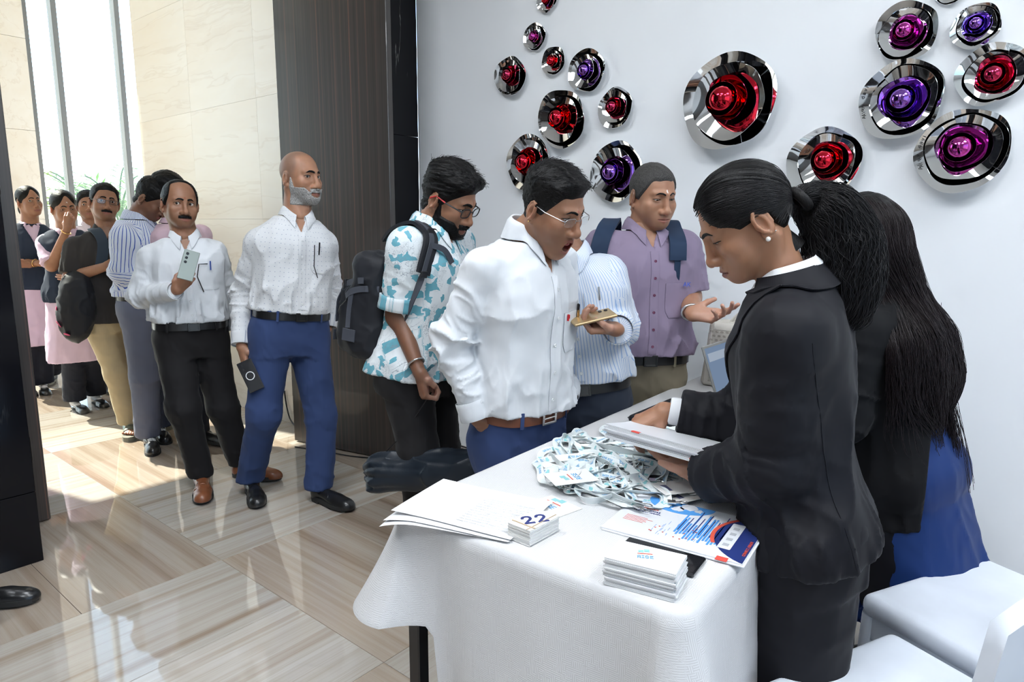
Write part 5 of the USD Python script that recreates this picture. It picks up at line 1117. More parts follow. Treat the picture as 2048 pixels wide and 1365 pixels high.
def man_c():
    s = Person((onz(262, 866)[:2]+onz(331, 846)[:2])/2, 1.0)
    s.joints(H=(209, 404), N=(213, 460), SR=(154, 497), SL=(262, 495), ER=(142, 556, -.06), WR=(212, 533, -.22), EL=(282, 560, .05), WL=(262, 600, -.05), P=(228, 632))
    s.J['AR'] = stand(262, 866); s.J['AL'] = stand(331, 846); s.joints(KR=(236, 748, -.05), KL=(300, 740, -.02))
    s.setup(belly=.03, hipyaw=5); s.report('C')
    P = thing('person', 'man with spectacles and a moustache in a charcoal shirt and khaki trousers', 'person')
    s.pmat = 'khaki'
    hp = dict(w=1.02, hair=.013, hl=.008, temple=.012, beard=dict(only_stache=1, t=.0035), look=(.1, 1, -.1), eye=.8, seed=8, stubble=.3)
    body = [make_head(s, P, hp, 12, -2, -8, 1.0, .0038, 'brown')]; glasses(s, P, 'gunmetal', .044, .028, .0013)
    F = make_top(s, P, 'shirt', 'charcoal_shirt', .018, 'short', hem_t=-.06, seed=24, h=.008, opn=(.88, .4), upto=.48, arm=(.062, .054, .04))
    make_collar(s, P, 'charcoal_shirt', F, gap=18); make_front(s, P, F, 'charcoal_shirt', 'plastic_black', t0=0, t1=.86, n=5)
    make_pants(s, P, 'khaki', top_t=.12, thigh=.092, knee=.070, hem=.058, h=.009, seed=19)
    body.append(make_hand(s, 'R', 'relaxed', s.vec(.9, .25, .1), s.vec(0, -.3, -1), 'brown', bare=1., h=.0042)); body.append(make_hand(s, 'L', 'relaxed', s.vec(-.6, -.5, .3), s.vec(0, -.3, -1), 'brown', bare=1., h=.0042))
    for sd, toe in (('R', (254, 896)), ('L', (335, 868))):
        o = s.J['A'+sd]*V(1, 1, 0); d = unit((onz(*toe)-o)*V(1, 1, 0)); sh, put, G = shoe('sandal', P, o-d*.06, d, ('sandal_sole', 'olive'), 1 if sd == 'L' else -1)
        v, f = put(foot_mesh(1 if sd == 'L' else -1)); body.append((v, f, np.broadcast_to(V(*SKIN['brown']), v.shape))); body.append(limb_piece(s.J['A'+sd]+V(0, 0, -.02), s.J['A'+sd]+unit(s.J['K'+sd]-s.J['A'+sd])*.09, .034, .036))
    body.append(core(s)); body_mesh(P, body, s)
    # rucksack
    B = thing('backpack', 'dark rucksack with pink patches on the man in the charcoal shirt', 'backpack')
    c = s.at(153, 614, -.13); up = s.vec(.12, 1, -.1); R = frame(s.vec(-.35, .05, 1), up); f = Field()
    f.u(Ell((0, -.02, 0), (.108, .205, .085)), 0); f.u(Ell((0, .11, -.01), (.075, .11, .065)), .06); f.d(lambda Q: -folds(Q, .006, 12, 6)); v, fa = polygonize(f, (-.2, -.28, -.16), (.2, .28, .16), .009)
    obj('bag', mv((v, fa), R, c), 'nylon_black', B, smooth=True)
    for (px_, py_, r_) in ((-.062, -.105, .036), (-.085, -.01, .020), (-.012, -.165, .026)):
        q = march(f, V(px_, py_, 0), V(-.25, -.1, 1)[None], .2, 50)[0]; k = trimesh.creation.icosphere(2, 1.0); k.apply_scale((r_*.7, r_*1.2, .004)); obj('pink_patch', mv(mv(k, frame(V(px_*3, py_*1.5, .10)), q), R, c), 'pink_fabric', B, smooth=True)
    sp = np.array([s.at(168, 560, -.36), s.at(186, 500, -.16), s.at(192, 470, -.02), s.at(205, 466, .06)]); st = push_out(F, sp, .02)
    obj('shoulder_strap', ribbon(np.array([s.at(200, 540, -.16), push_out(F, s.at(206, 488, -.15)[None], .012)[0], push_out(F, s.at(192, 467, -.06)[None], .012)[0], push_out(F, s.at(186, 463, .04)[None], .015)[0]]), .06, .012, s.vec(1, .25, 0)), 'bag_navy', B, smooth=40)
def ribbon(P, w, th, side, n=24):
    """a flat strap along P, side = the way its width runs"""
    t = np.linspace(0, 1, len(P)); u = np.linspace(0, 1, n); Q = PchipInterpolator(t, P, axis=0)(u); T = np.gradient(Q, axis=0); T /= np.linalg.norm(T, axis=1, keepdims=True)+1e-9
    side = np.broadcast_to(side, Q.shape); S_ = side-(side*T).sum(1, keepdims=True)*T; S_ /= np.linalg.norm(S_, axis=1, keepdims=True)+1e-9
    return solid(np.stack([Q-S_*w/2, Q-S_*w/4, Q, Q+S_*w/4, Q+S_*w/2], 1), th)
def foot_mesh(side):
    F = Field(); F.u(Cone((0, .04, .052), (side*.004, .17, .044), .030, .020), 0); F.u(Ell((side*.008, .185, .042), (.036, .035, .014)), .02)
    for k in range(5): F.u(Cone((side*(.034-.017*k), .20, .042), (side*(.030-.0155*k), .245-.010*k-.004*(k == 0), .040), .0125-.0013*k, .0105-.0012*k), .004)
    F.u(Cone((0, .035, .05), (0, .045, .10), .030, .033), .02); return polygonize(F, (-.06, -.01, .015), (.06, .28, .16), .0045)
def man_d():
    s = Person(onz(302, 889)[:2], 1.0)
    s.joints(H=(305, 396, -.02), N=(276, 438), SR=(247, 472, -.15), SL=(283, 470, .16), ER=(243, 548, -.14), WR=(306, 553, -.16), EL=(290, 550, .16), WL=(320, 556, .06), P=(287, 618))
    s.J['AR'] = stand(299, 893); s.J['AL'] = stand(322, 872); s.joints(KR=(290, 752, -.08), KL=(300, 745, .06))
    s.setup(belly=.02); s.report('D')
    P = thing('person', 'man with bowed head in a blue and white striped shirt and grey trousers', 'person')
    s.pmat = 'trouser_grey'
    hp = dict(w=1.0, hair=.015, hl=.0, seed=11, eye=.4, stubble=.2)
    body = [make_head(s, P, hp, 62, 40, 6, 1.0, .0038, 'dark')]
    F = make_top(s, P, 'shirt', 'shirt_blue_stripe', .020, 'long', hem_t=.16, seed=34, h=.0075)
    make_collar(s, P, 'shirt_blue_stripe', F, gap=18); make_cuffs(s, P, 'shirt_blue_stripe', F)
    make_pants(s, P, 'trouser_grey', top_t=.19, thigh=.094, knee=.072, hem=.062, h=.009, seed=29); make_belt(s, P, 'leather_black', None, .19)
    for sd in 'RL': body.append(make_hand(s, sd, 'relaxed', s.vec(.9, .2, .2), s.vec(-.1, .1, -1), 'dark', h=.0042))
    feet(s, P, 'sneaker', ('sole_dark', 'leather_black', 'white_plastic'), dict(R=(309, 925), L=(336, 892)), 1.0)
    body.append(core(s, 'dark')); body_mesh(P, body, s, 'dark')
def man_o():
    s = Person(onz(395, 880)[:2], 1.0)
    s.joints(H=(336, 384), N=(352, 446), SR=(330, 478, -.12), SL=(402, 472, .12), ER=(330, 545, -.1), WR=(345, 600, -.2), EL=(405, 545, .14), WL=(395, 600, 0), P=(362, 610))
    s.J['AR'] = stand(398, 884); s.J['AL'] = stand(372, 868); s.joints(KR=(380, 745, -.02), KL=(368, 740, .02))
    s.setup(); s.report('O')
    P = thing('person', 'dark-haired man in a pink shirt almost hidden behind the man with the moustache', 'person')
    s.pmat = 'trouser_navy'
    body = [make_head(s, P, dict(hair=.018, seed=12, eyes=1), 60, 15, 0, 1.0, .0042, 'dark')]
    F = make_top(s, P, 'shirt', 'pink_shirt', .018, 'long', hem_t=.14, seed=44, h=.010); make_collar(s, P, 'pink_shirt', F)
    make_pants(s, P, 'trouser_navy', top_t=.19, thigh=.090, knee=.068, hem=.058, h=.011)
    for sd in 'RL': body.append(make_hand(s, sd, 'relaxed', s.vec(.3, -1, .2), s.vec(-.1, .1, -1), 'dark', h=.004))
    feet(s, P, 'formal', ('sole_dark', 'leather_black', 'leather_black'), dict(R=(434, 890), L=(402, 874)), 1.0, .006)
    body.append(core(s, 'dark')); body_mesh(P, body, s, 'dark')
def staff_woman(tagw, base, js, toes, hp, head, lab, hem_k, hem_v, armup, pose):
    s = Person(base, .93, 1); s.joints(**js[0]); s.J.update(js[1]); s.setup(hipyaw=10); s.report(tagw)
    P = thing('person', lab, 'person'); s.pmat = 'trouser_navy'
    body = [make_head(s, P, hp, *head, 1.0, .0038, 'brown', brow='hair_black')]
    K = make_top(s, P, 'kurta', 'pink_light', .016, 'short', hem_t=hem_k, seed=54, h=.009, skirt=(.1, 1.0, .05, .04), fold=.004, wfold=.004, arm=(.056, .048, .036), upto=.42, opn=(.90, .35))
    make_collar(s, P, 'pink_light', K, gap=30, hgt=.02, drop=.022, point=.03, rad=.056)
    make_top(s, P, 'vest', 'navy_vest', .026, None, hem_t=hem_v, seed=64, h=.009, skirt=(.3, .8, .015, .01), fold=.004, vneck=(.66, .42))
    make_pants(s, P, 'trouser_navy', top_t=.1, thigh=.082, knee=.070, hem=.070, h=.010, seed=39)
    body.append(make_hand(s, 'R', pose, armup[0], armup[1], 'brown', bare=1., h=.0040)); body.append(make_hand(s, 'L', 'relaxed', s.vec(-.7, .1, .3), s.vec(0, 0, -1), 'brown', bare=1., h=.0044))
    bangle(s, P, 'R', 'gold', .030, .0032, -.03)
    bun = trimesh.creation.icosphere(3, 1.0); M = s.M
    feet(s, P, 'pump', ('sole_dark', 'leather_black'), toes, .93, .0045)
    for sd in 'RL':
        a = s.J['A'+sd]; v, f = tube(np.array([a+unit(s.J['K'+sd]-a)*.035, a, a+V(0, 0, -.03)]), [.032, .032, .031], 16); obj('sock', (v, f), 'sock_white', P, smooth=60)
        t = toes[sd]; d = unit((onz(*t)-a)*V(1, 1, 0)); F = Field(); F.u(Cone(a*V(1, 1, 0)+d*-.03+V(0, 0, .05), a*V(1, 1, 0)+d*.06+V(0, 0, .036), .026, .022), 0); F.u(Cone(a*V(1, 1, 0)+d*-.03+V(0, 0, .04), a+V(0, 0, .0), .026, .031), .02); v, f = polygonize(F, a-V(.2, .2, .1), a+V(.2, .2, .08), .007); obj('sock', (v, f), 'sock_white', P, smooth=True)
    for sx in (-1, 1): obj('earring', mv(lathe([(0, -.006), (.003, 0), (0, .006)], 8), s.M, s.C+s.M@V(sx*.084, -.010, -.050)), 'gold', P)
    body.append(core(s)); body_mesh(P, body, s); return s, P
def woman_a():
    b = onz(72, 786)[:2]; js = (dict(H=(58, 402), N=(60, 446), SR=(27, 476), SL=(95, 472, .03), ER=(20, 522, .02), WR=(76, 527, -.22), EL=(103, 522, .06), WL=(62, 530, -.18), P=(66, 562)), dict(AR=stand(60, 786), AL=stand(88, 782)))
    js[0].update(KR=(56, 678, -.04), KL=(84, 676, 0)); T = Person(b, .93, 1)
    s, P = staff_woman('A', b, js, dict(R=(66, 800), L=(98, 794)), dict(fem=1, w=.95, jaw=.9, hair=.010, sleek=1, hl=-.010, arch=.034, seed=21, lip=1.1, nose=.88, eye=.95, look=(.2, 1, 0), brow=.8, nape=-.06), (26, 0, 4), 'woman in a navy waistcoat and pink tunic standing with folded arms', -1.12, -.14, (T.vec(1, 0, .2), T.vec(0, -.3, -1)), 'relaxed')
    F = Field(); F.u(Ell((0, -.105, -.065), (.04, .03, .055)), 0); obj('hair_bun', mv(polygonize(F, (-.1, -.2, -.16), (.1, 0, .1), .006), s.M, s.C), 'hair_black', P, smooth=True)
def woman_b():
    b = (onz(160, 826)[:2]+onz(203, 813)[:2])/2; js = (dict(H=(128, 414), N=(132, 458), SR=(93, 487), SL=(166, 484), ER=(103, 532, -.12), WR=(135, 457, -.24), EL=(178, 545, .02), WL=(160, 560, -.16), P=(146, 582)), dict(AR=stand(152, 818), AL=stand(194, 806)))
    js[0].update(KR=(146, 710, -.04), KL=(186, 708, 0)); T = Person(b, .93, 1)
    s, P = staff_woman('B', b, js, dict(R=(178, 833), L=(220, 820)), dict(fem=1, w=.97, jaw=.92, hair=.010, sleek=1, hl=-.010, arch=.034, seed=22, lip=1.1, nose=.95, eye=.35, brow=.9, part=0., tika=[(0, .022, .0024, (.30, .02, .02)), (0, .047, .0035, (.75, .7, .68))], nape=-.06), (16, 12, 5), 'woman in a navy waistcoat and pink tunic raising her hand to her nose', -1.14, -.16, (T.vec(.18, .95, .05), T.vec(.15, .1, -1)), 'pinch')
def man_m():
    s = Person(onz(190, 775)[:2], .98)
    s.joints(H=(176, 410), N=(184, 452), SR=(152, 484), SL=(218, 484), ER=(150, 540, .05), WR=(155, 590, 0), EL=(224, 540, .05), WL=(218, 590, 0), P=(180, 585))
    s.J['AR'] = stand(105, 764); s.J['AL'] = stand(212, 780); s.joints(KR=(134, 675, 0), KL=(206, 680, 0))
    s.setup(); s.report('M')
    P = thing('person', 'man in a pale pink shirt, his face half covered by the man with spectacles', 'person'); s.pmat = 'trouser_navy'
    body = [make_head(s, P, dict(hair=.014, seed=13, stubble=.2), 0, 0, 0, 1.0, .0042, 'brown')]
    F = make_top(s, P, 'shirt', 'pale_shirt', .018, 'long', hem_t=.14, seed=46, h=.010, opn=(.88, .4)); make_collar(s, P, 'pale_shirt', F)
    make_pants(s, P, 'trouser_navy', top_t=.19, h=.011)
    for sd in 'RL': body.append(make_hand(s, sd, 'relaxed', s.vec(0, -1, .2), s.vec(-.1, .1, -1), 'brown', h=.004))
    feet(s, P, 'formal', ('sandal_sole', 'leather_black', 'leather_black'), dict(R=(95, 770), L=(222, 788)), 1.0, .006)
    body.append(core(s)); body_mesh(P, body, s)
def man_g():
    s = Person(deep(850, 620, 2.52)[:2], 1.0)
    s.joints(H=(901, 396, -.02), N=(866, 455), SR=(815, 492, -.12), SL=(915, 486, .16), ER=(797, 632, -.10), WR=(838, 742, -.22), EL=(930, 620, .15), WL=(930, 720, .05), P=(834, 738))
    s.joints(HR=(812, 760, -.07), HL=(868, 756, .08), KR=(838, 905, -.12), KL=(882, 895, .08), AR=(846, 1045, -.04), AL=(880, 1035, .12))
    for a in ('AR', 'AL'): s.J[a][2] = .085
    s.setup(); s.report('G')
    P = thing('person', 'young bearded man in a teal-printed white shirt and dark-framed glasses, looking down', 'person')
    s.pmat = 'trouser_black'
    hp = dict(w=.98, hair=.026, hl=-.002, hside=.42, rough=.008, tuft=.008, fringe=.022, combd=(.1, .9, .35), seed=15, eye=.45, stubble=.35, beard=dict(t=.0055, low=.004, rough=.003), nose=1.0, strands=(2200, .022, .13), brow=1.1)
    body = [make_head(s, P, hp, 58, 30, 6, 1.03, .00275, 'brown')]; glasses(s, P, 'plastic_black', .048, .032, .0019, tip='red_plastic')
    F = make_top(s, P, 'shirt', 'shirt_print', .015, 'rolled', hem_t=-.03, seed=74, h=.006, upto=.47, arm=(.056, .050, .046), opn=(.86, .4), skirt=(.3, .6, .02, .02))
    make_collar(s, P, 'shirt_print', F, gap=16, point=.06); make_cuffs(s, P, 'shirt_print', F, .045, .062, .008, 'RL', 'rolled_cuff'); make_front(s, P, F, 'shirt_print', 'button_white', t0=.0, t1=.85, n=6)
    make_pants(s, P, 'trouser_black', top_t=.12, thigh=.086, knee=.062, hem=.056, seed=49)
    body.append(make_hand(s, 'R', 'fist', s.vec(.15, -1, 0), s.vec(.95, .0, -.3), 'dark', bare=1., er=.044)); bangle(s, P, 'R', 'metal', .034, .0035, -.03)
    body.append(make_hand(s, 'L', 'relaxed', s.vec(.15, -1, 0), s.vec(-.9, .0, -.3), 'dark', bare=1., er=.044, h=.004))
    feet(s, P, 'formal', ('sole_dark', 'leather_black', 'leather_black'), dict(R=(905, 1075), L=(945, 1060)), 1.0, .006)
    body.append(core(s, 'dark')); body_mesh(P, body, s)
    # rucksack on his back
    B = thing('backpack', 'black rucksack with grey straps on the man in the printed shirt', 'backpack')
    bk = -s.f; c = s.at(762, 614, .02); up = unit(s.u+.0*bk); R = np.stack([np.cross(up, bk), up, bk], 1)
    f = Field(); f.u(Box((0, 0, 0), (.120, .195, .070), rd=.05), 0); f.u(Box((0, -.055, .075), (.105, .125, .045), rd=.035), .03); f.u(Box((0, .155, .03), (.095, .04, .05), rd=.035), .03); f.d(lambda Q: -folds(Q, .005, 11, 9))
    obj('bag', mv(polygonize(f, (-.2, -.27, -.14), (.2, .27, .18), .007), R, c), 'nylon_black', B, smooth=True)
    for sx in (-1, 1):
        q = lambda x, y: march(f, V(x, y, -.02), V(0, 0, 1)[None], .25, 60)[0]+V(0, 0, .003)
        obj('compression_strap', mv(ribbon(np.array([q(sx*.135, .10), q(sx*.11, .085), q(sx*.085, .06), q(sx*.07, .03)]), .022, .003, V(0, 1, 0)), R, c), 'webbing_grey', B)
        obj('hanging_strap', mv(ribbon(np.array([q(sx*.09, .07), q(sx*.095, 0), q(sx*.092, -.07)]), .02, .003, V(1, 0, 0)), R, c), 'webbing_grey', B)
        obj('buckle', mv(bx(-.014, .014, -.02, .02, 0, .009, .002), R, c+R@q(sx*.09, .07)), 'plastic_black', B)
    for sx in (-1, 1):
        e = lambda y, z: march(f, V(0, y, z), V(sx, 0, 0)[None], .25, 60)[0]+V(sx*.003, 0, 0)
        obj('side_strap', mv(ribbon(np.array([e(.075, -.06), e(.07, -.01), e(.055, .04), e(.03, .075)]), .022, .003, V(0, 1, 0)), R, c), 'webbing_grey', B); obj('hanging_strap', mv(ribbon(np.array([e(.05, .045), e(-.02, .05), e(-.08, .045)]), .020, .003, V(0, 0, 1)), R, c), 'webbing_grey', B); obj('side_patch', mv(bx(-.003, .003, -.022, .022, -.028, .028, .001), R, c+R@e(-.105, .035)), 'webbing_grey', B)
    obj('label_patch', mv(bx(-.028, .028, -.02, .02, 0, .003, .001), R, c+R@(march(f, V(.075, -.12, 0), V(0, 0, 1)[None], .25, 60)[0])), 'webbing_grey', B)
    obj('zip', mv(tube(np.array([march(f, V(.11*math.cos(a), .02+.15*math.sin(a), 0), V(0, 0, 1)[None], .25, 60)[0] for a in np.linspace(-.4, math.pi+.4, 22)]), .003, 6), R, c), 'plastic_black', B)
    obj('grab_handle', mv(tube(np.array([(-.05, .215, -.06), (-.035, .245, -.05), (.035, .245, -.05), (.05, .215, -.06)]), .008, 8), R, c), 'nylon_black', B)
    o_ = lambda px, py, dz, off=.010: push_out(F, s.at(px, py, dz)[None], off)[0]
    st = np.array([s.at(778, 480, .0), o_(800, 456, -.06), o_(832, 446, -.10), o_(858, 466, -.14), o_(858, 500, -.18), o_(846, 548, -.20)]); obj('shoulder_strap', ribbon(st, .058, .012, s.f*.2+s.rs*-1.), 'nylon_black', B, smooth=40)
    st2 = st[2:].copy(); st2 = push_out(F, st2, .020); obj('strap_webbing', ribbon(st2, .024, .003, s.rs*-1.), 'webbing_grey', B)
    obj('lower_strap', ribbon(np.array([st[-1], o_(820, 610, -.17), s.at(780, 680, -.05)]), .022, .003, s.u), 'webbing_grey', B)
    for k in (1, 3): obj('strap_slider', mv(bx(-.018, .018, -.012, .012, 0, .006, .002), frame(s.f, s.u), st2[k]), 'plastic_black', B)
    obj('sternum_strap', ribbon(np.array([o_(862, 492, -.18, .012), o_(885, 498, -.16, .008), o_(892, 530, -.12, .008)]), .020, .003, s.u), 'webbing_grey', B)
    st3 = np.array([o_(880, 448, .05), o_(905, 460, .0), o_(918, 480, -.02)]); obj('shoulder_strap', ribbon(st3, .058, .012, s.rs), 'nylon_black', B, smooth=40)
    # the long bag he carries by its cord
    T = thing('tripod_bag', 'long black nylon bag on a cord held by the man in the printed shirt', 'bag')
    a, b = s.at(752, 948, -.10), s.at(955, 940, -.28); ax = unit(b-a); f = Field(); f.u(Cone(a+ax*.05, b+ax*.2, .062, .068), 0); f.u(Sph(a+ax*.02, .045), .03)
    def cr(Q):
        t = (Q-a)@ax; q = Q-a-t[:, None]*ax; an = np.arctan2(q@UPV, q@np.cross(ax, UPV)); return -.011*np.exp(-np.maximum(t, 0)/.10)*np.abs(np.sin(an*5.5+t*7))-folds(Q, .012, 9, 17, ax, .6)
    f.d(cr); obj('bag', polygonize(f, np.minimum(a, b+ax*.2)-.12, np.maximum(a, b+ax*.2)+.12, .006), 'nylon_shiny', T, smooth=True)
    hd = s.hands['R']; g = hd[1]+hd[0]@V(0, .085, -.03); obj('cord', tube(np.array([a-ax*.02+V(0, 0, .03), (a+g)/2+V(0, 0, -.004), g]), .0022, 6), 'plastic_black', T)
def man_h():
    b = onx(1045, 868, -1.34); s = Person(b[:2], .90)
    s.joints(H=(1108, 412, -.12), N=(1056, 474, -.06), SR=(965, 536, -.15), SL=(1118, 522, .14), ER=(903, 682, -.12), WR=(954, 838, -.13), EL=(1150, 690, .22), WL=(1128, 792, .06), P=(1036, 872))
    s.joints(KR=(1030, 1110, -.08), KL=(1098, 1090, .08), AR=(1040, 1330, .0), AL=(1100, 1310, .15))
    for a in ('AR', 'AL'): s.J[a][2] = .085
    s.setup(belly=.016, hipyaw=40); s.report('H')
    P = thing('person', 'man in a white shirt leaning over the table with his mouth wide open', 'person')
    s.pmat = 'trouser_blue'
    hp = dict(w=1.02, jaw=1.05, hair=.020, hl=.000, temple=.014, hside=.30, rough=.004, tuft=.004, fringe=.012, combd=(-.75, .45, .1), part=.030, seed=17, open=.030, eye=.55, stubble=.22, nose=1.1, strands=(2600, .019, .06), brow=.8, lip=1.1, look=(0, 1, -.6), tika=[(.006, .026, .0026, (.30, .05, .05))])
    body = [make_head(s, P, hp, 52, 26, 8, .99, .00275, 'brown')]; glasses(s, P, 'metal', .046, .027, .0011, rim='half')
    T = Field(); T.u(Ell((0, .070, -.083), (.017, .022, .008)), 0); obj('tongue', mv(polygonize(T, (-.03, .03, -.11), (.03, .1, -.06), .003), s.M, s.C, s.hs), 'tongue', P, smooth=True)
    obj('teeth', mv(cat_([bx(x-.0036, x+.0036, .0835-.03*abs(x)*8*abs(x)*4, .0885-.03*abs(x)*8*abs(x)*4, -.0775, -.0705, .001) for x in np.linspace(-.0155, .0155, 5)]), s.M, s.C, s.hs), 'teeth', P)
    obj('earring', mv(lathe_ball(V(.0865, -.010, -.045), .0024), s.M, s.C, s.hs), 'gold', P)
    F = make_top(s, P, 'shirt', 'white_cotton', .017, 'long', hem_t=.185, seed=84, h=.0055, opn=(.84, .42), arm=(.052, .046, .033), wfold=.013, fold=.0075, armfold=.010)
    make_collar(s, P, 'white_cotton', F, gap=16, point=.07, hgt=.044, drop=.040, back=.01); make_front(s, P, F, 'white_cotton', 'button_white', t0=.21, t1=.84, n=5); make_cuffs(s, P, 'white_cotton', F); g = make_pocket(s, P, F, 'white_cotton', -34, .66)
    pen(s, P, F, g[0, 2], 'plastic_black', ln=.05); pen(s, P, F, g[0, 2]-s.u*.012+s.f*.001, 'gold', ln=.03, r=.0037, name='pen_clip'); pen(s, P, F, g[0, 7]-s.u*.012, 'red_plastic', ln=.02, name='pen_cap')
    make_pants(s, P, 'trouser_blue', top_t=.205, seed=59); make_belt(s, P, 'leather_brown', ('metal', 'frame'), .205, .038, loops=(40, 90, 320, 270), bw=.055)
    body.append(make_hand(s, 'R', 'relaxed', s.vec(.50, -.85, -.30), s.vec(.5, .2, -.8), 'brown')); body.append(make_hand(s, 'L', 'relaxed', s.vec(-.4, -1, .1), s.vec(-.7, 0, -.7), 'brown', h=.004)); bangle(s, P, 'L', 'metal', .034, .007, -.02, 'watch')
    feet(s, P, 'formal', ('sole_dark', 'leather_black', 'leather_black'), dict(R=(1090, 1370), L=(1150, 1340)), 1.0, .006)
    body.append(core(s)); body_mesh(P, body, s)
plain('tongue', (.28, .06, .06), .3)
def man_i():
    b = deep(1180, 700, 2.42); s = Person(b[:2], 1.0)
    s.joints(H=(1114, 436), N=(1138, 508), SR=(1075, 560, .02), SL=(1214, 548, .04), ER=(1068, 680, .08), WR=(1100, 770, .05), EL=(1240, 655, .02), WL=(1236, 660, -.24), P=(1158, 806))
    s.joints(KR=(1140, 985, -.04), KL=(1190, 985, 0), AR=(1140, 1150), AL=(1195, 1150))
    for a in ('AR', 'AL'): s.J[a][2] = .085
    s.setup(belly=.035, hipyaw=8); s.report('I')
    P = thing('person', 'man in a finely striped shirt and dark jeans, holding a phone flat', 'person'); s.pmat = 'denim'
    body = [make_head(s, P, dict(hair=.014, seed=18, stubble=.2, eye=.5), 10, 20, 0, .98, .0042, 'brown')]
    F = make_top(s, P, 'shirt', 'shirt_fine_stripe', .018, 'long', hem_t=.19, seed=94, h=.0062, opn=(.86, .4))
    make_collar(s, P, 'shirt_fine_stripe', F); make_front(s, P, F, 'shirt_fine_stripe', 'button_white', t0=.22, t1=.86); make_cuffs(s, P, 'shirt_fine_stripe', F); g = make_pocket(s, P, F, 'shirt_fine_stripe', -30, .76)
    pen(s, P, F, g[0, 4], 'metal', ln=.045)
    make_pants(s, P, 'denim', top_t=.20, seed=69); make_belt(s, P, 'leather_black', ('gunmetal', 'plate'), .20)
    body.append(make_hand(s, 'L', 'grip', s.vec(-1, .05, .15), s.vec(-.1, 1, .25), 'brown')); body.append(make_hand(s, 'R', 'relaxed', s.vec(.1, -1, .2), s.vec(.8, 0, -.4), 'brown', h=.004))
    bangle(s, P, 'L', 'metal', .032, .003, -.025); R, W, hs = s.hands['L']; obj('finger_ring', mv(lathe([(.0090, -.002), (.0104, -.002), (.0104, .002), (.0090, .002), (.0090, -.002)], 18), R@np.array([[1, 0, 0], [0, 0, 1], [0, -1, 0.]]), W+R@V(-.0095, .098, -.008)), 'metal', P)
    feet(s, P, 'formal', ('sole_dark', 'leather_black', 'leather_black'), dict(R=(1140, 1200), L=(1210, 1200)), 1.0, .006)
    body.append(core(s)); body_mesh(P, body, s)
    c = W+R@V(.012, .088, -.030); phone('gold-edged phone lying in the hand of the man in the striped shirt', c+V(0, 0, .012), s.vec(-.10, .95, .26), s.vec(.9, .25, -.35), back='phone_gold', lens=2, size=(.070, .145, .0085))
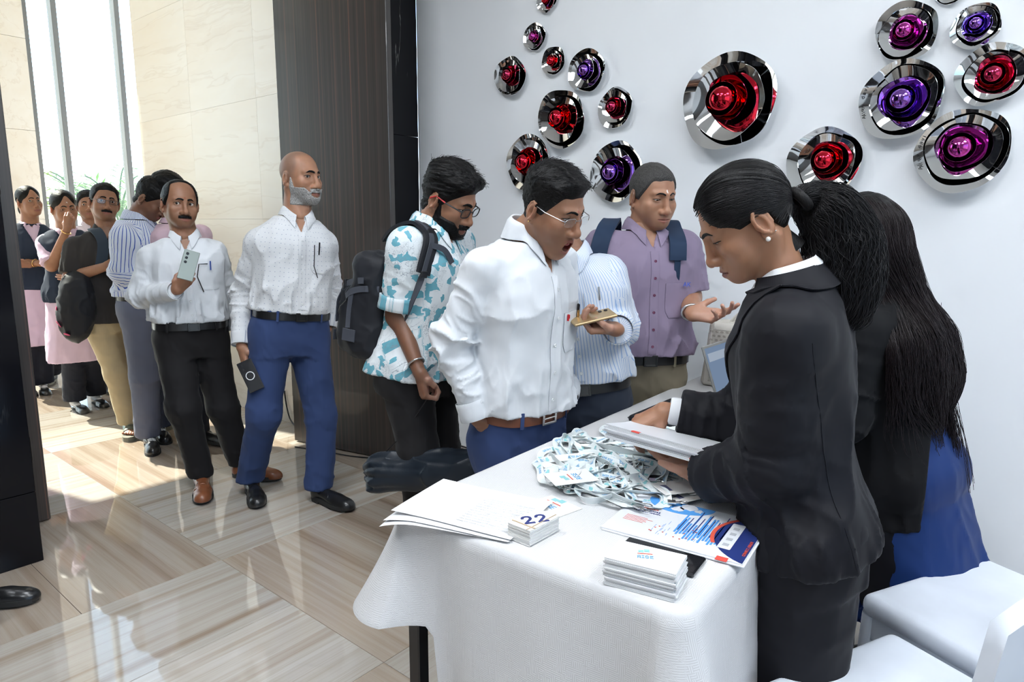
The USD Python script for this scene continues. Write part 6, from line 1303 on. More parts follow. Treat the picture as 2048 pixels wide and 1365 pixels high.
def man_j():
    b = deep(1285, 640, 2.72); s = Person(b[:2], 1.03)
    s.joints(H=(1306, 389, -.03), N=(1288, 458), SR=(1206, 498, -.04), SL=(1364, 500, .08), ER=(1196, 612, .06), WR=(1215, 690, -.1), EL=(1376, 596, .06), WL=(1383, 628, -.19), P=(1272, 752))
    s.joints(KR=(1242, 925, -.05), KL=(1302, 920, .04), AR=(1240, 1075), AL=(1305, 1065))
    for a in ('AR', 'AL'): s.J[a][2] = .085
    s.setup(belly=.045, hipyaw=16); s.report('J')
    P = thing('person', 'man in a mauve short-sleeved shirt holding out an open palm', 'person'); s.pmat = 'khaki_grey'
    hp = dict(w=1.02, jaw=1.03, hair=.006, hl=.004, temple=.016, hside=1., rough=.003, tuft=.002, seed=19, eye=.45, stubble=.18, nose=1.08, buzz=.6, look=(0, 1, -.6), tika=[(0, .030, .0028, (.7, .62, .6))], tikas=.5, brow=.7)
    body = [make_head(s, P, hp, 34, 15, 2, 1.02, .00275, 'light', haircol='hair_pepper')]
    F = make_top(s, P, 'shirt', 'mauve', .018, 'short', hem_t=.19, seed=104, h=.006, upto=dict(R=.44, L=.62), arm=(.066, .062, .05), opn=(.87, .40), wfold=.014)
    make_collar(s, P, 'mauve', F, gap=16); make_front(s, P, F, 'mauve', 'button_mauve', t0=.21, t1=.86, n=6); g = make_pocket(s, P, F, 'mauve', -36, .66, .11, .13)
    c = g[1, 4]+s.f*.003; obj('monogram', mv(meshkit.text_mesh('AK', .016, .0012, True), np.stack([-s.rs, s.u, np.cross(-s.rs, s.u)], 1), c-s.rs*.018), 'monogram_blue', P)
    make_pants(s, P, 'khaki_grey', top_t=.205, thigh=.096, seed=79); make_belt(s, P, 'leather_black', ('gunmetal', 'plate'), .205, .038, loops=(35, 90, 325, 280))
    body.append(make_hand(s, 'L', 'open', s.vec(1, -.05, .35), s.vec(-.1, .75, .65), 'light', bare=1., er=.047, fr=.029)); bangle(s, P, 'L', 'metal', .034, .006, -.022, 'watch')
    body.append(make_hand(s, 'R', 'relaxed', s.vec(.4, -1, .2), s.vec(.8, 0, -.4), 'light', bare=1., h=.004))
    feet(s, P, 'formal', ('sole_dark', 'leather_black', 'leather_black'), dict(R=(1240, 1120), L=(1320, 1105)), 1.0, .006)
    body.append(core(s, 'light')); body_mesh(P, body, s, 'light')
    B = thing('backpack', 'navy rucksack on the back of the man in the mauve shirt', 'backpack')
    f = Field(); f.u(Box((0, 0, 0), (.14, .21, .065), rd=.05), 0); f.u(Box((0, -.06, .06), (.11, .11, .04), rd=.03), .03); bk = -s.f; R = np.stack([np.cross(s.u, bk), s.u, bk], 1); c = s.J['P']*.42+s.J['N']*.58+bk*.20
    obj('bag', mv(polygonize(f, (-.18, -.25, -.1), (.18, .25, .14), .010), R, c), 'nylon_navy', B, smooth=True)
    o_ = lambda px, py, dz, off=.010: push_out(F, s.at(px, py, dz)[None], off)[0]
    for st in (np.array([s.J['N']+bk*.14+s.rs*.08-s.u*.05, o_(1225, 440, .03), o_(1214, 455, -.06), o_(1200, 490, -.13), o_(1192, 540, -.15)]), np.array([s.J['N']+bk*.14-s.rs*.08-s.u*.05, o_(1338, 443, .08), o_(1347, 458, .02), o_(1356, 490, -.08), o_(1354, 522, -.09)])):
        obj('shoulder_strap', ribbon(st, .066, .012, s.rs), 'nylon_navy', B, smooth=40); obj('strap_webbing', ribbon(np.array([st[-1], st[-1]-s.u*.06, st[-1]-s.u*.13+bk*.05]), .024, .003, s.rs), 'nylon_navy', B)
plain('button_mauve', (.16, .05, .10), .3); plain('monogram_blue', (.06, .10, .42), .6)
def spline(P, n):
    P = np.asarray(P, float); return PchipInterpolator(np.linspace(0, 1, len(P)), P, axis=0)(np.linspace(0, 1, n))
def woman_k():
    s = Person(deep(1590, 850, 1.46)[:2], 1.0, 1)
    s.joints(H=(1487, 437, -.03), N=(1568, 562, .0), SL=(1574, 668, -.13), SR=(1590, 650, .17), EL=(1546, 930, -.13), WL=(1402, 954, -.03), ER=(1478, 850, .20), WR=(1332, 820, .17), P=(1612, 1045))
    s.joints(KL=(1580, 1420, -.06), KR=(1600, 1410, .08)); b = s.b
    s.J['AL'] = V(b[0]+.02, b[1]-.05, .085); s.J['AR'] = V(b[0]+.05, b[1]+.12, .085)
    s.setup(prof=[(-.16, .150, .100, 0), (0, .168, .110, .004), (.18, .146, .094, .006), (.34, .134, .086, .004), (.55, .140, .094, .002), (.74, .146, .096, .000), (.86, .124, .082, -.008), (.94, .086, .068, -.010), (1.0, .062, .058, -.010), (1.08, .054, .054, 0)]); s.report('K')
    P = thing('person', 'woman in a black trouser suit with a curly ponytail, bending over papers', 'person'); s.pmat = 'suit_black'
    hp = dict(fem=1, w=.95, jaw=.88, ck=1, hair=.0095, sleek=1, hl=-.010, arch=.02, seed=31, eye=.25, lip=1.15, nose=.92, brow=.9, nape=-.052, rough=.0012, tuft=.0016, sideburn=-.004, neck=.046, lipcol=V(.20, .06, .06), combd=(.1, -.9, .25))
    body = [make_head(s, P, hp, -76, 37, -6, .97, .00275, 'tan')]
    M, C, k = s.M, s.C, s.hs; tw = lambda q: np.asarray(q)@M.T*k+C
    obj('pearl_earring', mv(lathe_ball(V(-.0775, -.006, -.050), .0052), M, C, k), 'pearl', P, smooth=True); obj('earring_clasp', mv(tube([(-.070, -.020, -.047), (-.071, -.030, -.046)], .001, 6), M, C, k), 'metal', P)
    # sleek hair drawn back to the tie
    tie = V(.0, -.116, -.036); sk = skull(hp); rng = np.random.default_rng(5); n = 1700; a, zz = rng.uniform(-1.0, 1.0, n), rng.uniform(0, 1, n); q = np.stack([np.sin(a*1.5)*.078, .085*np.cos(a*1.5)-.01, -.01+.105*zz**.7], 1)
    m_ = np.arange(n) % 4 == 0; q[m_] = np.stack([rng.choice((-1, 1), m_.sum())*rng.uniform(.03, .075, m_.sum()), rng.uniform(-.085, -.025, m_.sum()), rng.uniform(-.06, .0, m_.sum())], 1)
    q = q[hair_mask(hp, q) > .003]; path = []; thk = (.0098+.0012*rng.random(len(q)))[:, None]
    for t in range(9):
        g = grad(sk, q, .002); q = q-g/np.linalg.norm(g, axis=1, keepdims=True)*(sk(q)[:, None]-thk); path.append(tw(q)); q = q+(tie-q)*(.16+.06*t)+V(0, 0, .006)*(t < 3)
    pts = list(np.array(path).transpose(1, 0, 2))
    curves('hair_strands', pts, .0009, 'strand', P)
    obj('hair_tie', mv(mv(trimesh.creation.torus(.021, .011, 24, 14), frame(V(0, -.95, .15))), M, tw(tie), k), 'hair_soft', P, smooth=True)
    T0 = tw(tie); g = spline([T0, s.at(1612, 402, .03), s.at(1652, 425, .05), s.at(1682, 490, .06), s.at(1690, 560, .05), s.at(1684, 628, .03), s.at(1678, 665, .02)], 30); rad = np.interp(np.linspace(0, 1, 30), [0, .1, .3, .5, .7, .88, 1], [.014, .026, .058, .074, .066, .042, .012])
    ponytail(s, P, g, rad, 2600, 41, 'strand', .010)
    F = make_top(s, P, 'blouse', 'white_blouse', .008, None, hem_t=.45, seed=111, h=.0055, fold=.002, wfold=0)
    make_collar(s, P, 'white_blouse', F, gap=26, rad=.056, hgt=.032, drop=.036, point=.06, spread=30)
    J = make_top(s, P, 'jacket', 'suit_black', .022, 'long', hem_t=-.07, seed=114, h=.0062, arm=(.062, .052, .043), upto=dict(R=.93, L=.955), skirt=(.25, .35, .004, .006), fold=.006, wfold=.008, armfold=.006, vneck=(.58, .30), minus=TABLE_CUT)
    lapels(s, P, J, 'suit_black')
    obj('jacket_seam', tube(np.array([march(J, s.point(t, 128 if t < .6 else 128)[0], s.point(t, -118+18*t)[1][None], .36, 80)[0] for t in np.linspace(-.08, .8, 24)]), .0012, 5), 'suit_black', P)
    s.ends_ = s.ends
    for sd in 'RL':
        e, d = s.ends[sd]; R = frame(d, (0, 0, 1.)); a = np.arange(26)*2*np.pi/26; ring = [e+d*q+(np.cos(a)*r)[:, None]*R[:, 0]+(np.sin(a)*r*.86)[:, None]*R[:, 1] for q, r in ((-.02, .040), (.004, .040), (.020, .039), (.024, .036))]
        obj('blouse_cuff', solid(np.array(ring), .003, True), 'white_blouse', P, smooth=40)
    make_pants(s, P, 'suit_black', off=.014, top_t=.1, thigh=.094, knee=.090, hem=.088, h=.0085, seed=89, hemz=.0, minus=TABLE_CUT)
    body.append(make_hand(s, 'R', 'write', s.vec(-.80, -.42, .30), s.vec(-.1, -.8, -.2), 'tan', hs=.96)); body.append(make_hand(s, 'L', 'flat', s.vec(-.78, .12, -.60), s.vec(.10, .95, .1), 'tan', hs=.96))
    for sd in 'L':
        R, W, hs = s.hands[sd]; F_, tips = hand_field('flat', 1, V(0, -.1, 0))
        for tp, r, a in tips[:2]: obj('painted_nail', mv(mv(trimesh.creation.icosphere(2, .0052), np.diag([1., 1.25, .35])@np.eye(3)), R@np.array([[1, 0, 0], [0, math.cos(a), math.sin(a)], [0, -math.sin(a), math.cos(a)]]), W+R@((tp+V(0, math.sin(a), math.cos(a))*r*.95)*hs)), 'nail_red', P, smooth=True)
    feet(s, P, 'pump', ('sole_dark', 'leather_black'), dict(L=b+V(-.2, -.05, 0), R=b+V(-.2, .1, 0)), .93, .006)
    body.append(core(s, 'tan')); body_mesh(P, body, s, 'tan'); s.PAP = P
    # the papers in her hand
    n0 = s.at(1228, 838, .02); c0, c1, c2 = s.at(1212, 848, -.02), s.at(1448, 912, -.08), s.at(1226, 828, .20)
    x = unit(c1-c0); y = c2-c0; y = unit(y-(y@x)*x); z = np.cross(x, y); z = z if z[2] > 0 else -z; w, l = np.linalg.norm(c1-c0), .20; rng = np.random.default_rng(9)
    for i in range(9):
        o = c0-z*.0036*(9-i)+x*rng.uniform(-.006, .006)+y*rng.uniform(-.006, .006); R = np.stack([x, np.cross(z, x), z], 1)
        B = thing('booklet', ['white booklet with red flags, topmost in the hands of the woman in black', 'white booklet under the topmost one held by the woman in the black suit'][i < 8], 'booklet', 'booklets in the hands of the woman in the suit' if i < 8 else None, o, R)
        obj('pages', bx(0, w, 0, l, .0003, .0028), 'paper', B); obj('cover', bx(-.001, w+.001, -.001, l+.001, .0028, .0033), 'paper_gloss', B)
        if i in (8, 3, 1): obj('red_flag', bx(*[(w*.24, w*.24+.02), (w*.86, w*.86+.022), (w*.74, w*.74+.02)][(8, 3, 1).index(i)], -.0025, .010, .0010, .0037), 'flag_red', B)
def lapels(s, P, J, mat):
    for sg in (-1, 1):
        rows = []
        for t in np.linspace(.58, 1.0, 16):
            u = (t-.58)/.42; x0 = sg*(.004+.062*u); w = .058*math.sin(min(1, u*1.15)*math.pi*.62)+.004; xs = x0+sg*np.linspace(0, 1, 5)*w; c, d = s.point(min(t, .97), 0); c = c+s.u*max(t-.97, 0)*s.L
            rows.append(march(J, c+s.rs*xs[:, None], np.broadcast_to(d, (5, 3)), .36, 80)+d*.004)
        obj('lapel', solid(np.array(rows), .003), mat, P, smooth=50)
    A = np.radians(np.linspace(-140, 140, 40)); un = unit(s.J['H']-s.J['N'])*.4+s.u; un = unit(un); f = unit(s.f-un*(s.f@un)); r = np.cross(f, un); dd = -np.cos(A)[:, None]*f+np.sin(A)[:, None]*r; N = s.J['N']-f*.008
    rows = [N+dd*.066+un*-.02, N+dd*.064+un*.020, N+dd*.070+un*.022, N+dd*.086-un*.004, N+dd*.098-un*.028]; rows[3] = push_out(J, rows[3], .006); rows[4] = push_out(J, rows[4], .005)
    obj('jacket_collar', solid(np.array(rows), .003), mat, P, smooth=50)
def ponytail(s, P, g, rad, n, seed, mat, wave=.008, core_k=.80):
    T = np.gradient(g, axis=0); T /= np.linalg.norm(T, axis=1, keepdims=True); A = np.cross(T, FWD); A /= np.linalg.norm(A, axis=1, keepdims=True); Bv = np.cross(T, A); m = len(g)
    u = np.linspace(0, 2*np.pi, 40, endpoint=False); P0 = g[:, None]+(rad*core_k)[:, None, None]*(np.cos(u)[None, :, None]*A[:, None]+np.sin(u)[None, :, None]*Bv[:, None])
    q = P0.reshape(-1, 3); nz = fbm(q*26, 3, seed)-.5; P0 = P0+((P0-g[:, None])*(nz.reshape(m, -1)*1.1)[..., None]); v, f = grid(P0, True); k = len(v); v = np.vstack([v, g[0], g[-1]]); i = np.arange(40); j = (i+1) % 40; e = (m-1)*40
    obj('ponytail', (v, np.vstack([f, np.stack([np.full(40, k), j, i], 1), np.stack([np.full(40, k+1), e+i, e+j], 1)])), 'hair_black', P, smooth=True)
    rng = np.random.default_rng(seed); pts = []
    for c in range(n):
        th, rr = rng.uniform(0, 2*np.pi), rng.uniform(.70, 1.0)**.6*rng.uniform(.95, 1.10); t0, t1 = rng.uniform(0, .35), rng.uniform(.6, 1.0); idx = np.linspace(t0, t1, 16)*(m-1); i0 = np.minimum(idx.astype(int), m-2); fr = (idx-i0)[:, None]
        lerp = lambda X: X[i0]*(1-fr)+X[i0+1]*fr
        ph = rng.uniform(0, 6.28, 3); tw = th+.5*np.sin(np.linspace(0, 3, 16)+ph[0]); R_ = np.interp(idx, np.arange(m), rad)*rr
        w = wave*np.linspace(.2, 1, 16)
        pts.append(lerp(g)+(np.cos(tw)*R_+w*np.sin(np.linspace(0, 11, 16)+ph[1]))[:, None]*lerp(A)+(np.sin(tw)*R_+w*np.cos(np.linspace(0, 9, 16)+ph[2]))[:, None]*lerp(Bv))
    curves('hair_strands', pts, .0011, mat, P)
def woman_l():
    s = Person(deep(1800, 850, 1.92)[:2], .92, 1)
    s.joints(H=(1716, 478, -.02), N=(1754, 590, .0), SL=(1712, 665, -.15), SR=(1814, 658, .09), EL=(1688, 830, -.18), WL=(1610, 840, -.05), ER=(1785, 820, .18), WR=(1715, 830, .22), P=(1808, 935))
    s.joints(KL=(1790, 1190, -.10), KR=(1822, 1180, .06)); b = s.b
    s.J['AL'] = s.at(1800, 1420, -.1); s.J['AR'] = s.at(1840, 1420, .06)
    for a in ('AL', 'AR'): s.J[a][2] = .085
    s.setup(); s.report('L')
    P = thing('person', 'woman seen from behind, long loose dark hair, black cardigan over a bright blue tunic', 'person'); s.pmat = 'suit_black'
    hp = dict(fem=1, w=.96, jaw=.9, hair=.016, sleek=1, seed=32, rough=.003, tuft=.004, nape=-.085, sideburn=-.07)
    body = [make_head(s, P, hp, -118, 18, 0, 1.0, .0042, 'tan')]
    K = make_top(s, P, 'tunic', 'kurta_blue', .020, None, hem_t=-.80, seed=124, h=.0085, skirt=(-.05, .6, .030, .030), fold=.004, wfold=.024, arm=(.056, .048, .034))
    Vv = make_top(s, P, 'cardigan', 'black_vest', .034, 'long', hem_t=-.26, seed=134, h=.007, skirt=(.5, .7, .0, .004), fold=.007, wfold=.005, minus=TABLE_CUT, cut=lambda Q: (Q-s.at(1850, 950, 0))@s.ir-.5*sstep(.30, .52, (Q-s.J['P'])@s.u/s.L))
    make_pants(s, P, 'suit_black', off=.002, top_t=.0, thigh=.084, knee=.086, hem=.088, h=.009, seed=99, hemz=.0, minus=TABLE_CUT)
    for sd in 'RL': body.append(make_hand(s, sd, 'relaxed', s.vec(-.9, -.1, -.2), s.vec(0, -1, 0), 'tan', h=.0042))
    feet(s, P, 'pump', ('sole_dark', 'leather_black'), dict(L=s.J['AL']+s.f*.2, R=s.J['AR']+s.f*.2), .93, .006)
    body.append(core(s, 'tan')); body_mesh(P, body, s, 'tan')
    C, M = s.C, s.M; rng = np.random.default_rng(3); fb = -s.f; r = s.rs
    def guide(phi, dep=0.):
        a = math.radians(phi); d0 = M@unit(V(math.sin(a), -math.cos(a), 0)); up = M[:, 2]; e = unit(fb*math.cos(a*.8)+r*math.sin(a*.8)); N = s.J['N']
        q = [C+up*(.118+dep)-M[:, 1]*.02+d0*.012, C+up*.095+d0*(.070+dep), C+up*.025+d0*(.112+dep), C-up*.065+d0*(.112+dep)]
        w = .085+.05*abs(math.sin(a))
        for z, rad in ((-.02, .108), (-.14, .122), (-.27, .116), (-.40, .100), (-.50, .085), (-.60, .07)):
            k = N+s.u*z+fb*(rad*.72*math.cos(a*.8)+.012)+r*(rad*.90*math.sin(a*.8))+e*dep; k = push_out(Vv, k[None], .008+.012*rng.random()*(dep != 0))[0]; q.append(k)
        return spline(q, 40)
    phis = np.linspace(-92, 92, 25); G = np.array([guide(p_, .0) for p_ in phis]).transpose(1, 0, 2); ends = np.interp(phis, [-92, -40, 0, 40, 70, 92], [.58, .62, .66, .70, .72, .68])+rng.uniform(-.04, .04, 25)
    S = np.stack([np.stack([np.interp(np.linspace(0, ends[i], 34), np.linspace(0, 1, 40), G[:, i, k_]) for k_ in range(3)], 1) for i in range(25)], 1)
    nz = fbm(S.reshape(-1, 3)*V(26, 26, 8), 3, 8)-.5; S = S+(nz.reshape(34, 25)*.022)[..., None]*fb; obj('long_hair', solid(S, .012), 'hair_brown', P, smooth=True)
    pts = []
    gs = {}
    for c in range(3600):
        ph = rng.uniform(-97, 97); k0 = int(np.clip((ph+92)/184*24, 0, 23)); fr = np.clip((ph+92)/184*24-k0, -.3, 1.3); L = G[:, k0]*(1-fr)+G[:, k0+1]*fr
        t1 = np.clip(np.interp(ph, [-92, 0, 60, 92], [.64, .70, .76, .80])+rng.normal(0, .06), .4, 1.0); t0 = rng.uniform(0, .3); idx = np.linspace(t0, t1, 22)*39
        q = np.stack([np.interp(idx, np.arange(40), L[:, k_]) for k_ in range(3)], 1); w = np.linspace(.1, 1, 22)**1.2*.018; p1, p2 = rng.uniform(0, 6.28, 2)+ph*.08; off = .004+.014*rng.random()
        q = q+(w*np.sin(np.linspace(0, 10, 22)+p1))[:, None]*r+(off+w*.7*np.sin(np.linspace(0, 8, 22)+p2))[:, None]*fb
        pts.append(q)
    a, b_ = s.at(1872, 780, -.02), s.at(1912, 1000, .0)
    for c in range(420):
        q = spline([s.at(1848+rng.uniform(-25, 10), 640, -.02), a+r*rng.normal(0, .016), s.at(1898, 900, -.01)+r*rng.normal(0, .014), b_+r*rng.normal(0, .010)], 18)[:int(rng.uniform(11, 18))]; q = q+fb*rng.normal(0, .015); pts.append(q)
    for c in range(26):
        q0 = s.at(1868+rng.uniform(-10, 8), 660+rng.uniform(-60, 150), .03); pts.append(spline([q0-s.u*.0, q0+r*.015-s.u*.012, q0+r*rng.uniform(.02, .04)-s.u*rng.uniform(-.005, .015)], 6))
    curves('hair_strands', pts, .0011, 'strand_brown', P)
def person_left():
    s = Person(onz(-40, 1240)[:2], 1.0); at = s.b
    lx = unit(V(-.4, -.9, 0)); z = lambda a, h, d=0.: V(at[0], at[1], h)+s.ir*a+s.cd*(d-.12)
    s.J = dict(H=z(-.42, 1.62), N=z(-.42, 1.45), SR=z(-.42, 1.40, .19), SL=z(-.42, 1.40, -.19), ER=z(-.46, 1.14, .24), EL=z(-.46, 1.14, -.24), WR=z(-.34, .92, .22), WL=z(-.34, .92, -.22), P=z(-.40, .90), KR=z(-.18, .50, .08), KL=z(-.46, .50, -.08), AR=V(*onz(-45, 1210, .085)), AL=z(-.60, .085, -.1))
    s.setup()
    P = thing('person', 'person cut by the left edge of the photo, only a polished black shoe showing', 'person'); s.pmat = 'trouser_black'
    body = [make_head(s, P, dict(hair=.014, seed=51), 90, 0, 0, 1.0, .006, 'brown')]
    F = make_top(s, P, 'jacket', 'suit_black', .02, 'long', hem_t=-.1, seed=144, h=.012); make_collar(s, P, 'white_cotton', F); make_pants(s, P, 'suit_black', top_t=.1, h=.011)
    for sd in 'RL': body.append(make_hand(s, sd, 'relaxed', V(0, 0, -1), s.cd, 'brown', h=.005))
    d = unit(onz(75, 1212)-onz(-45, 1225)); shoe('formal', P, onz(75, 1205)-d*.27, d, ('sole_dark', 'leather_black'), -1, .97, .004); a = s.J['AL']*V(1, 1, 0); shoe('formal', P, a-d*.06, d, ('sole_dark', 'leather_black'), 1, .97, .006)
    body.append(core(s)); body_mesh(P, body)
plain('paper', (.72, .72, .73), .7); plain('paper_gloss', (.72, .73, .76), .4); plain('flag_red', (.72, .08, .06), .5)
# ------------------------------------------------------------------ things on the table
plain('print_blue', (.08, .36, .64), .5); plain('print_teal', (.26, .56, .58), .5); plain('print_navy', (.02, .03, .16), .5); plain('print_sky', (.08, .32, .72), .45); plain('print_red', (.70, .10, .06), .5); plain('print_grey', (.42, .43, .46), .6); plain('rubber', (.55, .42, .28), .6); plain('ribbon_white', (.72, .76, .76), .5); plain('navy_gloss', (.02, .035, .16), .35); plain('card', (.72, .71, .69), .6)
nodes('screen_lit', {'e': ('emission', {'color': (.30, .42, .62), 'strength': .55})}, surface='e.emission'); nodes('screen_bar', {'e': ('emission', {'color': (.55, .65, .80), 'strength': .6})}, surface='e.emission')
ZT = TZ+.0035
plain('print_faint', (.62, .63, .65), .6)
def flat(poly, z0, z1): return mv(trimesh.creation.extrude_polygon(poly, z1-z0, engine='earcut'), None, (0, 0, z0))
def quad_frame(p0, p1, p2, z):
    """origin and axes from three pixels of one flat thing: corner, along its x, along its y"""
    a, b, c = (onz(*p, z) for p in (p0, p1, p2)); x = unit(b-a); y = unit((c-a)-x*((c-a)@x)); return a, np.stack([x, y, np.cross(x, y)], 1), np.linalg.norm(b-a), abs((c-a)@y)
def text(s, h, z=0., bold=False, dep=.0006): m = meshkit.text_mesh(s, h, dep, bold); m.apply_translation((0, 0, z)); return m
# loose sheets at the corner of the table
def sheet(p0, p1, p2, z, lab, lines=False, w=.297, l=.21, sag=0.):
    o, R, _, _ = quad_frame(p0, p1, p2, z); S = thing('paper_sheet', lab, 'paper', None, o, R)
    if R[2, 2] < 0: l = -l
    u, v = np.linspace(0, w, 20), np.linspace(0, l, 14); g = np.array([[(a, b, R[2, 2]*(.0010+.0014*math.sin(a*16+b*11)-sag*max(0, .09-a)**2*6)) for a in u] for b in v]); obj('sheet', solid(g, .0005), 'paper', S, smooth=60)
    if lines:
        rng = np.random.default_rng(4); ms = []
        for k in range(12):
            y = l*(.12+.055*k); x = w*.52
            while x < w*.94:
                d = rng.uniform(.004, .016); ms.append(bx(x, min(x+d, w*.95), y-.0008, y+.0008, .0026, .0030)); x += d+.003
        obj('text_lines', [mv(m, None, (0, 0, 0)) for m in ms], 'print_faint', S, False)
sheet((758, 1042), (988, 1080), (850, 977), ZT+.001, 'lowest white sheet of the fan of papers at the left table corner', sag=.30)
sheet((766, 1033), (997, 1081), (862, 970), ZT+.004, 'middle white sheet of the fan of papers at the left table corner', sag=.22)
sheet((782, 1022), (1004, 1076), (878, 966), ZT+.007, 'white sheet with faint printed lines, topmost of the papers at the table corner', True)
# stack of cards with the number 22
def card_stack(name, p0, p1, p2, n, th, lab1, lab2, group, w=None, l=None, seed=1, jit=.003, z=ZT, mat='card'):
    o, R, W, L = quad_frame(p0, p1, p2, z+n*th); w, l = w or W, l or L; o = o.copy(); s = np.sign(R[2, 2]); rng = np.random.default_rng(seed); X, Y = R[:, 0], R[:, 1]; Z = V(0, 0, 1); RR = np.stack([X, np.cross(Z, X), Z], 1); out = None; flip = -1 if (RR[:, 1]@Y) < 0 else 1
    for i in range(n):
        j = rng.uniform(-jit, jit, 2)*(i < n-1); q = V(o[0], o[1], z+i*th)+X*j[0]+Y*j[1]; T = thing(name, lab1 if i == n-1 else lab2, name.replace('_', ' ').split()[-1], None if i == n-1 else group, q, RR)
        y0, y1 = (0, l) if flip > 0 else (-l, 0); obj('sheet', bx(0, w, y0, y1, .0001, th*.94), mat, T, False); out = T
    return out, w, l, th, flip
tp, w, l, th, fl_ = card_stack('number_card', (1016, 1046), (1060, 1063), (1073, 1017), 14, .0024, 'white card with a large navy 22, topmost of the banded stack', 'white card in the banded stack under the number 22', 'cards under the number 22', seed=3, jit=.0012)
y0 = 0 if fl_ > 0 else -l
m = text('22', l*.36, th, True); mb = m.bounds; m.apply_translation((-(mb[0]+mb[1])[0]/2, -(mb[0]+mb[1])[1]/2, 0)); a_ = math.radians(60); obj('number', mv(m, np.array([[math.cos(a_), -math.sin(a_), 0], [math.sin(a_), math.cos(a_), 0], [0, 0, 1.]]), (w*.50, y0+l*.52, 0)), 'print_navy', tp, False)
obj('rubber_band', [bx(w*.84, w*.865, y0-.0012, y0+l+.0012, th, th+.0012), bx(-.001, w+.001, y0+l*.14, y0+l*.17, th, th+.0014)], 'rubber', tp, False)
def rise_card(p0, p1, p2, lab, z, spin=0., name='badge_card', th=.0009):
    o, R, w, l = quad_frame(p0, p1, p2, z); X = R[:, 0]; Z = V(0, 0, 1); RR = np.stack([X, np.cross(Z, X), Z], 1); fl = (RR[:, 1]@R[:, 1]) > 0; y0 = 0 if fl else -l
    T = thing(name, lab, 'badge', None, o, RR); obj('card', bx(0, w, y0, y0+l, 0, th, .0002), 'card', T, False); print_rise(T, w*.62, y0+l*.5, th, min(w, l)*.16, spin); return T, w, l, y0
def print_rise(T, x, y, z, h, spin):
    c, s_ = math.cos(spin), math.sin(spin); R = np.array([[c, -s_, 0], [s_, c, 0], [0, 0, 1.]]); m = text('RISE', h, 0); b = m.bounds; m.apply_translation((-(b[0]+b[1])[0]/2, -(b[0]+b[1])[1]/2, 0)); obj('printed_word', mv(m, R, (x, y, z)), 'print_blue', T, False)
    obj('logo', mv(cat_([bx(-h*1.2, -h*.2, h*1.8, h*2.6, 0, .0005), bx(-h*.1, h*.9, h*2.0, h*3.0, 0, .0005)]), R, (x, y, z)), 'print_teal', T, False)
    obj('small_print', mv(bx(-h*1.4, h*1.4, h*1.15, h*1.35, 0, .0005), R, (x, y, z)), 'print_red', T, False)
rise_card((1100, 1042), (1040, 1012), (1172, 1022), 'white badge printed RISE lying upside down right of the number 22', ZT, math.pi*1.0)
# brochures
bo, BR, bw, bl = quad_frame((1201, 1053), (1455, 1121), (1291, 998), ZT+.006)
bw, bl = .292, .212; Z = V(0, 0, 1); bY = np.cross(Z, BR[:, 0]); bR = np.stack([BR[:, 0], bY, Z], 1)
for k, lab in enumerate(('brochure lying underneath the one with the blue globe', 'glossy brochure with a blue globe and skyline, right of the papers')):
    o = V(bo[0], bo[1], ZT+.0028*k)+(bR[:, 0]*.004-bY*.004)*(1-k); B = thing('brochure', lab, 'brochure', None, o, bR); obj('pages', bx(0, bw, 0, bl, 0, .0026, .0003), 'paper_gloss', B, False)
z = .0026; rng = np.random.default_rng(12)
blob = lambda cx, cy, r, n=14, j=.35: Polygon([(cx+r*(1+rng.uniform(-j, j))*math.cos(a), cy+r*(1+rng.uniform(-j, j))*math.sin(a)) for a in np.linspace(0, 6.28, n, endpoint=False)]).buffer(.0008)
page = sbox(.001, .001, bw-.001, bl-.001)
def pr(name, polys, mat, dz=0):
    ms = [flat(g, z+dz, z+dz+.00025) for p in polys for g in getattr(p.intersection(page), 'geoms', [p.intersection(page)]) if g.area > 1e-8 and g.geom_type == 'Polygon']
    if ms: obj(name, ms, mat, B, False)
globe = Polygon([(.105+.075*math.cos(a), bl-.004+.055*math.sin(a)) for a in np.linspace(0, 6.28, 40)])
pr('globe', [globe], 'print_sky'); pr('continents', [blob(.075, bl-.022, .014), blob(.105, bl-.035, .012), blob(.125, bl-.018, .016), blob(.15, bl-.026, .008)], 'paper_gloss', .0003)
pr('skyline', [sbox(.135+.0062*k, bl*.18+rng.uniform(0, .03), .135+.0062*k+.0042, bl*.50+rng.uniform(.0, .085)-.0011*k) for k in range(17)], 'print_sky', .0002); pr('skyline_tower', [sbox(.139+.011*k, bl*.35, .139+.011*k+.002, bl*.6+rng.uniform(0, .07)) for k in range(9)], 'print_navy', .0004)
pr('arrow', [sbox(x, y, x+.0007, y+rng.uniform(.006, .018)) for x, y in rng.uniform((.09, .03), (.19, .10), (26, 2))], 'print_sky', .0003); pr('arrow_tip', [blob(x, y, .0012, 6, .1) for x, y in rng.uniform((.09, .03), (.19, .10), (14, 2))], 'print_red', .0003)
arc = lambda r0, r1: Polygon([(bw+.035+r1*math.cos(a), bl*.30+r1*math.sin(a)) for a in np.linspace(1.4, 4.0, 40)]+[(bw+.035+r0*math.cos(a), bl*.30+r0*math.sin(a)) for a in np.linspace(4.0, 1.4, 40)])
pr('navy_corner', [Polygon([(bw+.035+.116*math.cos(a), bl*.52+.116*math.sin(a)) for a in np.linspace(0, 6.28, 50)])], 'navy_gloss', .0004); arc = lambda r0, r1: Polygon([(bw+.035+r1*math.cos(a), bl*.52+r1*math.sin(a)) for a in np.linspace(1.9, 3.6, 40)]+[(bw+.035+r0*math.cos(a), bl*.52+r0*math.sin(a)) for a in np.linspace(3.6, 1.9, 40)])
